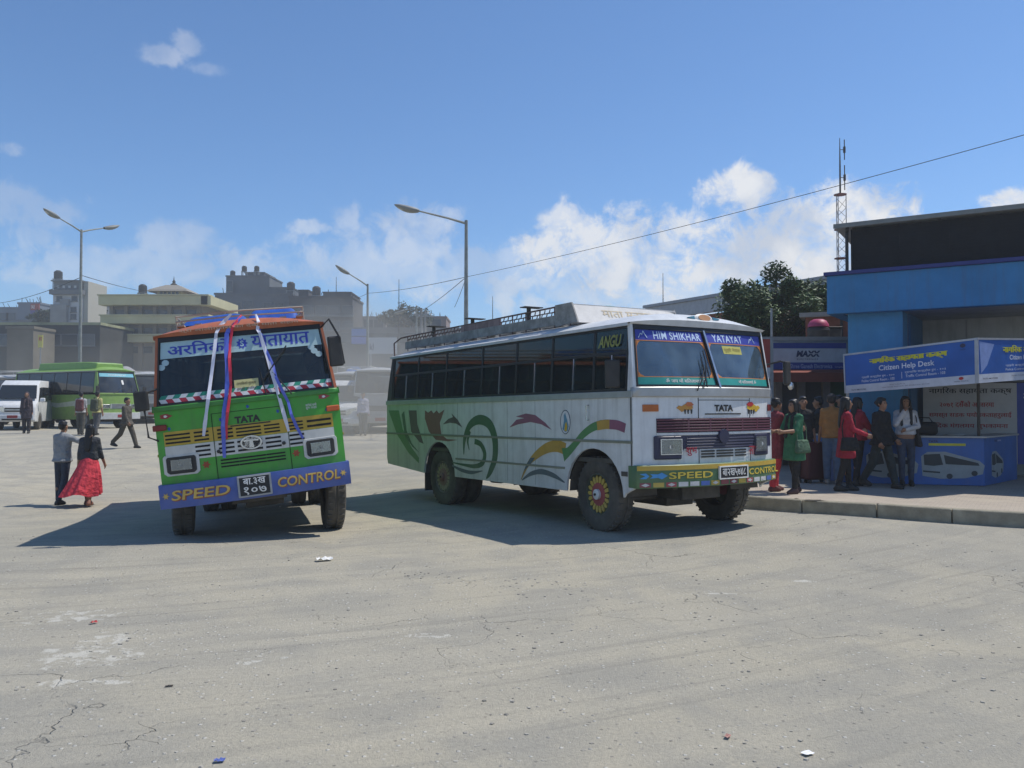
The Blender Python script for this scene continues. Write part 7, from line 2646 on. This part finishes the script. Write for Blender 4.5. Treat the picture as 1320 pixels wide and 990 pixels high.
def yellow_building():
    Y = 120
    root = thing('yellow_building', 'cream yellow terraced building with deep bands and small pavilion on its roof', 'building')
    m = mat('cream_yellow_render', (.50, .46, .27), .8, var=.12, scale=.3)
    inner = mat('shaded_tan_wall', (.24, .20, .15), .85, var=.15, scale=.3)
    a, b = P(128, 500, Y), P(258, 500, Y)
    f = Fr((a.x, Y), (b.x, Y))
    L_ = f.len
    def z(py):
        return P(190, py, Y).z
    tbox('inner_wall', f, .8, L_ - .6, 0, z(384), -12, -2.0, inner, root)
    for t, bt, ex in ((381, 393, .3), (407, 417, .0), (432, 441, .0)):
        tbox('floor_band', f, -ex, L_ + 1.0, z(bt), z(t), -1.99, 0, m, root, .05)
        tbox('side_band', lambda q, zz, o: f(L_ + o, zz, -q), .0, 12, z(bt) + .02, z(t) - .02, .0, 1.4, m, root)
        tbox('slab_lip', f, -ex - .15, L_ + 1.15, z(t) + .002, z(t) + .18, -2, .15, m, root)
    for k in range(7):
        u = .9 + k * (L_ - 1.8) / 6
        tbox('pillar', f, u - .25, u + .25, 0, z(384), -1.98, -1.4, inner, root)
    for r_, (t, bt) in enumerate(((393, 407), (417, 432), (441, 457))):
        for k in range(6):
            u = .9 + (k + .5) * (L_ - 1.8) / 6
            o = MB().slab(f, u - .8, u + .8, z(bt) + .25, z(t) - .45, -1.99, -1.93, 1, 1).build('window', DKC, root)
            MB().slab(f, u - .68, u + .68, z(bt) + .38, z(t) - .55, -1.929, -1.92, 1, 1).build('pane', PANE, o)
    # pavilion with a pagoda roof
    u0, u1 = f.at(203, 370, -3)[0], f.at(234, 370, -3)[0]
    pv = tbox('pavilion_wall', f, u0, u1, z(381), z(371), -6.2, -3, m, root)
    tbox('pavilion_window', f, u0 + .25, u1 - .25, z(378), z(372.5), -2.99, -2.95, PANE, pv)
    for k in range(6):
        uu = u0 + .3 + k * (u1 - u0 - .6) / 5
        tbox('pavilion_mullion', f, uu - .06, uu + .06, z(378.5), z(372), -2.945, -2.9, m, pv)
    uc = (u0 + u1) / 2
    rm = MB()
    c = f(uc, 0, -4.6)
    for (hw, zz), (hw2, z2) in (((3.0, z(372.5)), (2.7, z(370))), ((2.7, z(370)), (.9, z(362.5)))):
        v = [c + Vector((sx * hw, sy * hw * .85, zz)) for sx, sy in ((-1, -1), (1, -1), (1, 1), (-1, 1))] + [c + Vector((sx * hw2, sy * hw2 * .85, z2)) for sx, sy in ((-1, -1), (1, -1), (1, 1), (-1, 1))]
        rm.add(v, [(0, 1, 5, 4), (1, 2, 6, 5), (2, 3, 7, 6), (3, 0, 4, 7), (0, 3, 2, 1), (4, 5, 6, 7)])
    ro = rm.build('pagoda_roof', mat('pagoda_roof_sheet', (.30, .27, .22), .7), root)
    MB().lathe([(.45, z(363)), (.5, z(361)), (.2, z(359)), (.25, z(357)), (.08, z(355)), (.02, z(350))], tuple(c), 'Z', 10).build('finial', DARKMETAL, ro)
    for k in range(7):
        u = f.at(152 + k * 3, 380, -2)[0]
        tbox('roof_panel', lambda q, zz, o: f(q, zz + .3 * (o + 3), o), u, u + .25, z(381) + .2, z(381) + .26, -3.6, -2.4, GALV, root)
    tank(184, 378, 121, .95, 'large black water tank on a stand beside the roof pavilion')


yellow_building()


def tower_house():
    Y = 140
    root = thing('tower_house', 'tall narrow white house with dark upper storey and roof tank', 'house')
    a, b = P(67, 500, Y), P(104, 500, Y)
    f = Fr((a.x, Y), (b.x, Y))
    L_ = f.len
    w = mat('white_house_render', (.52, .52, .52), .8, var=.12, scale=.4)
    def z(py):
        return P(85, py, Y).z
    tbox('wall', f, 0, L_, 0, z(376), -7, 0, w, root)
    tbox('balcony', f, -.2, L_ + .4, z(380), z(374), -7.2, .9, DKC, root)
    tbox('upper_wall', f, .2, L_ - .2, z(374), z(363), -7, .2, DKC, root)
    tbox('roof', f, -.1, L_ + .3, z(363), z(361.5), -7.2, .6, DKC, root)
    tbox('lower_wall', f, -.02, L_ * .55, 0, z(393), -1, .8, CONCR, root)
    tbox('stair_bay', f, L_ * .30, L_ * .60, z(395), z(386), .01, .6, CONCR, root)
    for u, py in ((.22, 385), (.75, 385), (.72, 399), (.15, 400), (.72, 408)):
        window(root, f, u * L_, z(py), 1.0, .9, PANE, DKC)
    for u in (.2, .4, .6, .8):
        window(root, f, u * L_, z(370), .6, .6, mat('pale_shutter', (.5, .5, .48), .7), DKC).location = (0, -.25, 0)
    tbox('side_wall', f, L_ + .02, L_ + .8, 0, z(362), -7, -.5, mat('cream_side', (.42, .40, .33), .8), root)
    tank(75, 360, 141, 1.1, 'squat black water tank on the tall white house')


tower_house()


def block_building(name, label, px0, px1, pytop, Y, m, wins=(), steps=(), depth=10, seedw=0, roofm=None, cat='building'):
    root = thing(name, label, cat)
    a, b = P(px0, 500, Y), P(px1, 500, Y)
    f = Fr((a.x, Y), (b.x, Y))
    def z(py):
        return P((px0 + px1) / 2, py, Y).z
    tbox('wall', f, 0, f.len, -1, z(pytop), -depth, 0, m, root)
    tbox('parapet', f, -.15, f.len + .15, z(pytop) + .002, z(pytop) + .35, -depth, .12, roofm or m, root)
    for (x0, x1, pt, o) in steps:
        u0, u1 = f.at(x0, 400)[0], f.at(x1, 400)[0]
        s_ = tbox('roof_storey', f, u0, u1, z(pytop) + .36, z(pt), -depth + 1, o, m, root)
        tbox('roof_slab', f, u0 - .12, u1 + .12, z(pt) + .002, z(pt) + .22, -depth + .9, o + .1, roofm or m, s_)
    if Y > 140:
        for k in range(9):
            u = f.len * (k + .5) / 9 + rnd.uniform(-.4, .4)
            MB().tube([f(u, z(pytop), -1 - rnd.random() * 2), f(u + .05, z(pytop) + rnd.uniform(.6, 1.6), -1)], .06, 4).build('rebar_post', DARKMETAL, root)
        tbox('ledge', f, -.2, f.len + .2, z(pytop) - 3.3, z(pytop) - 3.0, .001, .35, DKC, root)
    for (px, py, w_, h_) in wins:
        u, zz = f.at(px, py)
        window(root, f, u, zz, w_, h_, PANE, DKC)
    return root, f, z


g1 = mat('grey_block_render', (.12, .13, .14), .9, var=.2, scale=.3)
g2 = mat('brown_grey_render', (.085, .08, .078), .9, var=.2, scale=.3)
block_building('grey_building', 'hazy grey block with stepped roof storeys and three roof tanks', 276, 375, 380, 150, g1,
               wins=[(302, 395, 2.6, 1.6), (320, 393, 1.6, 1.6), (296, 369, 1.2, 2.0)] + [(285 + k * 16, 410, 1.6, 1.5) for k in range(6)] + [(285 + k * 16, 427, 1.6, 1.5) for k in range(6)] + [(345, 395, 1.6, 1.5), (360, 395, 1.6, 1.5)],
               steps=[(290, 346, 356, -.5), (311, 336, 350, -2), (346, 375, 371, -.6)])
for px, py, lab in ((300, 356, 'black water tank standing apart on the lower step of the grey block'), (315, 350, 'black water tank on the top step of the grey block, beside the lone lower tank'), (331, 350, 'black water tank on the top step of the grey block, next to the bare roof')):
    tank(px, py, 151, .75, lab)
tank(375, 375, 151, 1.2, 'broad dark water tank between the grey block and its brown neighbour')
block_building('brown_building', 'hazy brown grey block with roof railing beside the lamp post', 372, 454, 384, 145, g2,
               wins=[(380 + k * 17, 400, 2.0, 1.7) for k in range(5)] + [(380 + k * 17, 420, 2.0, 1.7) for k in range(5)] + [(380 + k * 17, 438, 2.0, 1.7) for k in range(5)],
               steps=[(416, 452, 377.5, -.2), (379, 392, 372, -3)])
tank(408, 381, 146, 1.2, 'dark water tank standing at the middle of the brown grey block')
for k in range(5):
    pass
block_building('grey_building', 'blue grey block with a red and violet billboard on its side', 22, 50, 392, 160, mat('blue_grey_render', (.17, .20, .24), .9, var=.1, scale=.3))[0]
bb = Fr((P(40, 400, 159.6).x, 159.6), (P(51, 400, 159.6).x, 159.6))
bo = thing('billboard', 'red over violet advertising billboard on the blue grey block', 'billboard')
tbox('upper_panel', bb, 0, bb.len, P(45, 400, 159.6).z, P(45, 391.5, 159.6).z, .0, .2, mat('billboard_red', (.34, .07, .05), .7), bo)
tbox('lower_panel', bb, 0, bb.len, P(45, 406, 159.6).z, P(45, 400.1, 159.6).z, .0, .2, mat('billboard_violet', (.14, .10, .26), .7), bo)
ftext('SALE', bb, bb.len * .3, P(45, 395.5, 159.6).z, bb.len * .4, .7, .22, WHITEP, bo)
block_building('grey_building', 'low blue grey block at the edge of the far skyline', -40, 24, 398, 170, mat('slate_blue_render', (.17, .20, .23), .9, var=.1, scale=.3), wins=[(5, 408, 2, 1.6), (14, 408, 2, 1.6)])
block_building('low_hall', 'long low dark hall with weathered flat roof across the yard', -60, 128, 419, 112, mat('dark_hall_wall', (.045, .046, .042), .9, var=.25, scale=.3), roofm=mat('mossy_roof', (.28, .29, .17), .9, var=.3, scale=.6),
               wins=[(-20 + k * 22, 438, 2.2, 1.6) for k in range(7)], depth=16)
r_, f_, z_ = block_building('small_annexe', 'tan wedge roofed annexe in front of the dark hall', 8, 42, 424, 106, mat('tan_annexe_wall', (.15, .135, .105), .9, var=.2, scale=.4), depth=5)
sg_ = thing('sign_board', 'narrow upright yellow sign board before the dark hall', 'sign')
g = Fr((P(49, 440, 104).x, 104), (P(55, 440, 104).x, 104))
tbox('sign_panel', g, 0, g.len, P(52, 448, 104).z, P(52, 432, 104).z, -.1, 0, mat('yellow_sign', (.55, .50, .12), .6), sg_)
tbox('sign_post', g, g.len * .4, g.len * .6, 0, P(52, 448.01, 104).z, -.1, 0, GALV, sg_)
ftext('बस', g, g.len / 2, P(52, 437, 104).z, g.len * .7, .5, .01, REDP, sg_)
block_building('small_house', 'small grey house between the tower house and the yellow building', 112, 126, 392, 165, g1, wins=[(116, 398, 1.2, 1.5), (122, 398, 1.2, 1.5)])
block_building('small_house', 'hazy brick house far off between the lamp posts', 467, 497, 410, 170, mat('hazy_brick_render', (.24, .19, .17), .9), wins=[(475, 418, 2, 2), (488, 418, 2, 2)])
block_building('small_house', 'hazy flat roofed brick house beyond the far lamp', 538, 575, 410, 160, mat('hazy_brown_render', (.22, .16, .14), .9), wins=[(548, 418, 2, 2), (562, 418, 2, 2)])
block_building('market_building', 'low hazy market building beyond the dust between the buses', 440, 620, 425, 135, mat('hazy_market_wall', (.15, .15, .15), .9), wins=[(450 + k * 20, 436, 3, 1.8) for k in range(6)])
for py0, py1, lab in ((424, 433, 'upper bright blue board on the hazy market building'), (434, 443, 'lower pale blue board on the hazy market building')):
    g = Fr((P(453, 430, 133).x, 133), (P(472, 430, 133).x, 133))
    o = tbox('blue_board', g, 0, g.len, P(460, py1, 133).z, P(460, py0, 133).z, -1.9, 0, mat('blue_board_%d' % py0, (.06, .17, .48) if py0 == 424 else (.12, .18, .50), .6))
    tag(o, lab, 'sign', 'blue boards on the market building')
g = Fr((P(474, 440, 118).x, 118), (P(511, 440, 118).x, 118))
o = thing('hoarding', 'large pale grey hoarding far off in the dust', 'billboard')
tbox('hoarding_panel', g, 0, g.len, P(490, 456, 118).z, P(490, 435, 118).z, -.2, 0, mat('pale_hoarding', (.42, .45, .48), .7), o)
for k in (.1, .9):
    tbox('hoarding_post', g, g.len * k - .1, g.len * k + .1, 0, P(490, 456, 118).z - .01, -.2, 0, GALV, o)
ftext('kl', g, g.len * .14, P(490, 447, 118).z, g.len * .14, .9, .01, mat('hoarding_ink', (.12, .14, .18), .7), o)
for k, (px, py, Y, rx, rz_) in enumerate(((527, 408, 150, 4.2, 2.2), (512, 412, 155, 3.5, 1.8), (60, 411, 150, 3.2, 1.6), (128, 404, 150, 1.6, 2.2))):
    c = P(px, py, Y)
    lab = ('round hazy tree between the brick houses far off', 'smaller hazy tree beside the round far tree', 'low bush like tree before the tower house', 'thin dark tree against the yellow building')[k]
    tree('distant_tree', lab, (c.x, Y, 1.5), c.z - 1.5 + rz_, (0, 0, c.z - 1.5), (rx, rx * .8, rz_), 2600, .34, (.05, .07, .035), 20 + k, 'trees on the far skyline')
for px, pt, Y, lab in ((514, 360, 120, 'tall thin aerial pole beyond the far lamp'), (433, 357, 150, 'thin aerial pole on the brown grey block'), (635, 382, 110, 'thin aerial rising behind the roof rack'), (855, 352, 60, 'dark whip aerial rising behind the white bus cab')):
    b0, t0 = P(px, 460, Y), P(px, pt, Y)
    o = MB().tube([(b0.x, Y, 0), (b0.x, Y, (t0.z) * .8), (b0.x, Y, t0.z)], [.09 * Y / 120, .07 * Y / 120, .035 * Y / 120], 6).build('aerial_pole', DARKMETAL)
    tag(o, lab, 'pole', 'thin aerials on the skyline')
# utility poles near the far lamp
for px, pt, Y, lab in ((543, 397, 64, 'concrete utility pole with crossarm beside the far lamp'), (548, 400, 70, 'thinner utility pole with crossarm behind its neighbour')):
    t0 = P(px, pt, Y)
    r_ = thing('utility_pole', lab, 'pole', (t0.x, Y, gz(t0.x, Y)), 0, 'utility poles far off')
    H = t0.z - gz(t0.x, Y)
    link('pole_shaft', MB().tube([(0, 0, -.1), (0, 0, H)], [.14, .09], 8).mesh('pole_shaft'), CONCR, r_)
    link('crossarm', MB().box((0, 0, H - .5), (1.2, .1, .1)).mesh('crossarm'), GALV, r_)
    for k in (-.5, 0, .5):
        link('insulator', MB().lathe([(.05, 0), (.07, .08), (.03, .16), (.001, .18)], (k, 0, H - .45), n=8).mesh('insulator'), WHITEP, r_)


# ------------------------------------------------------------------ dusty air
def volume(name, dens, col, aniso=.3):
    m = bpy.data.materials.new(name)
    m.use_nodes = True
    N, L = m.node_tree.nodes, m.node_tree.links
    N.remove(N['Principled BSDF'])
    v = N.new('ShaderNodeVolumePrincipled')
    v.inputs['Color'].default_value = (*col, 1)
    v.inputs['Density'].default_value = dens
    v.inputs['Anisotropy'].default_value = aniso
    L.new(v.outputs[0], N['Material Output'].inputs['Volume'])
    return m


HAZE = volume('haze_air', .0016, (.60, .64, .68))
hz = MB().box((0, 180, 15.5), (612, 492, 37)).build('haze', HAZE)
tag(hz, 'thin dusty haze over the bus park and far buildings', 'haze', kind='stuff')


def dust_puff(label, px, py, Y, r, dens):
    c = P(px, py, Y)
    m = volume('dust_%d' % px, dens, (.74, .71, .63), .2)
    mb = MB().grid(lambda u, v: Vector((r[0] * math.sin(PI * u) * math.cos(2 * PI * v), r[1] * math.sin(PI * u) * math.sin(2 * PI * v), -r[2] * math.cos(PI * u))) * (1 + .12 * math.sin(5 * v * 2 * PI) * math.sin(3 * PI * u)), 16, 24)
    o = mb.build('dust_cloud', m, smooth=80)
    o.location = (c.x, Y, gz(c.x, Y) + r[2] * .80)
    tag(o, label, 'dust', kind='stuff')


dust_puff('pale dust cloud hanging in the gap between the two buses', 462, 500, 26.5, (3.2, 3.6, 2.7), .062)
dust_puff('thin dust drifting off the rear wheels of the white bus', 470, 560, 20.5, (2.6, 2.4, 1.7), .055)
dust_puff('thin dust drifting over the yard before the parked buses', 150, 500, 47, (18, 6, 2.6), .010)
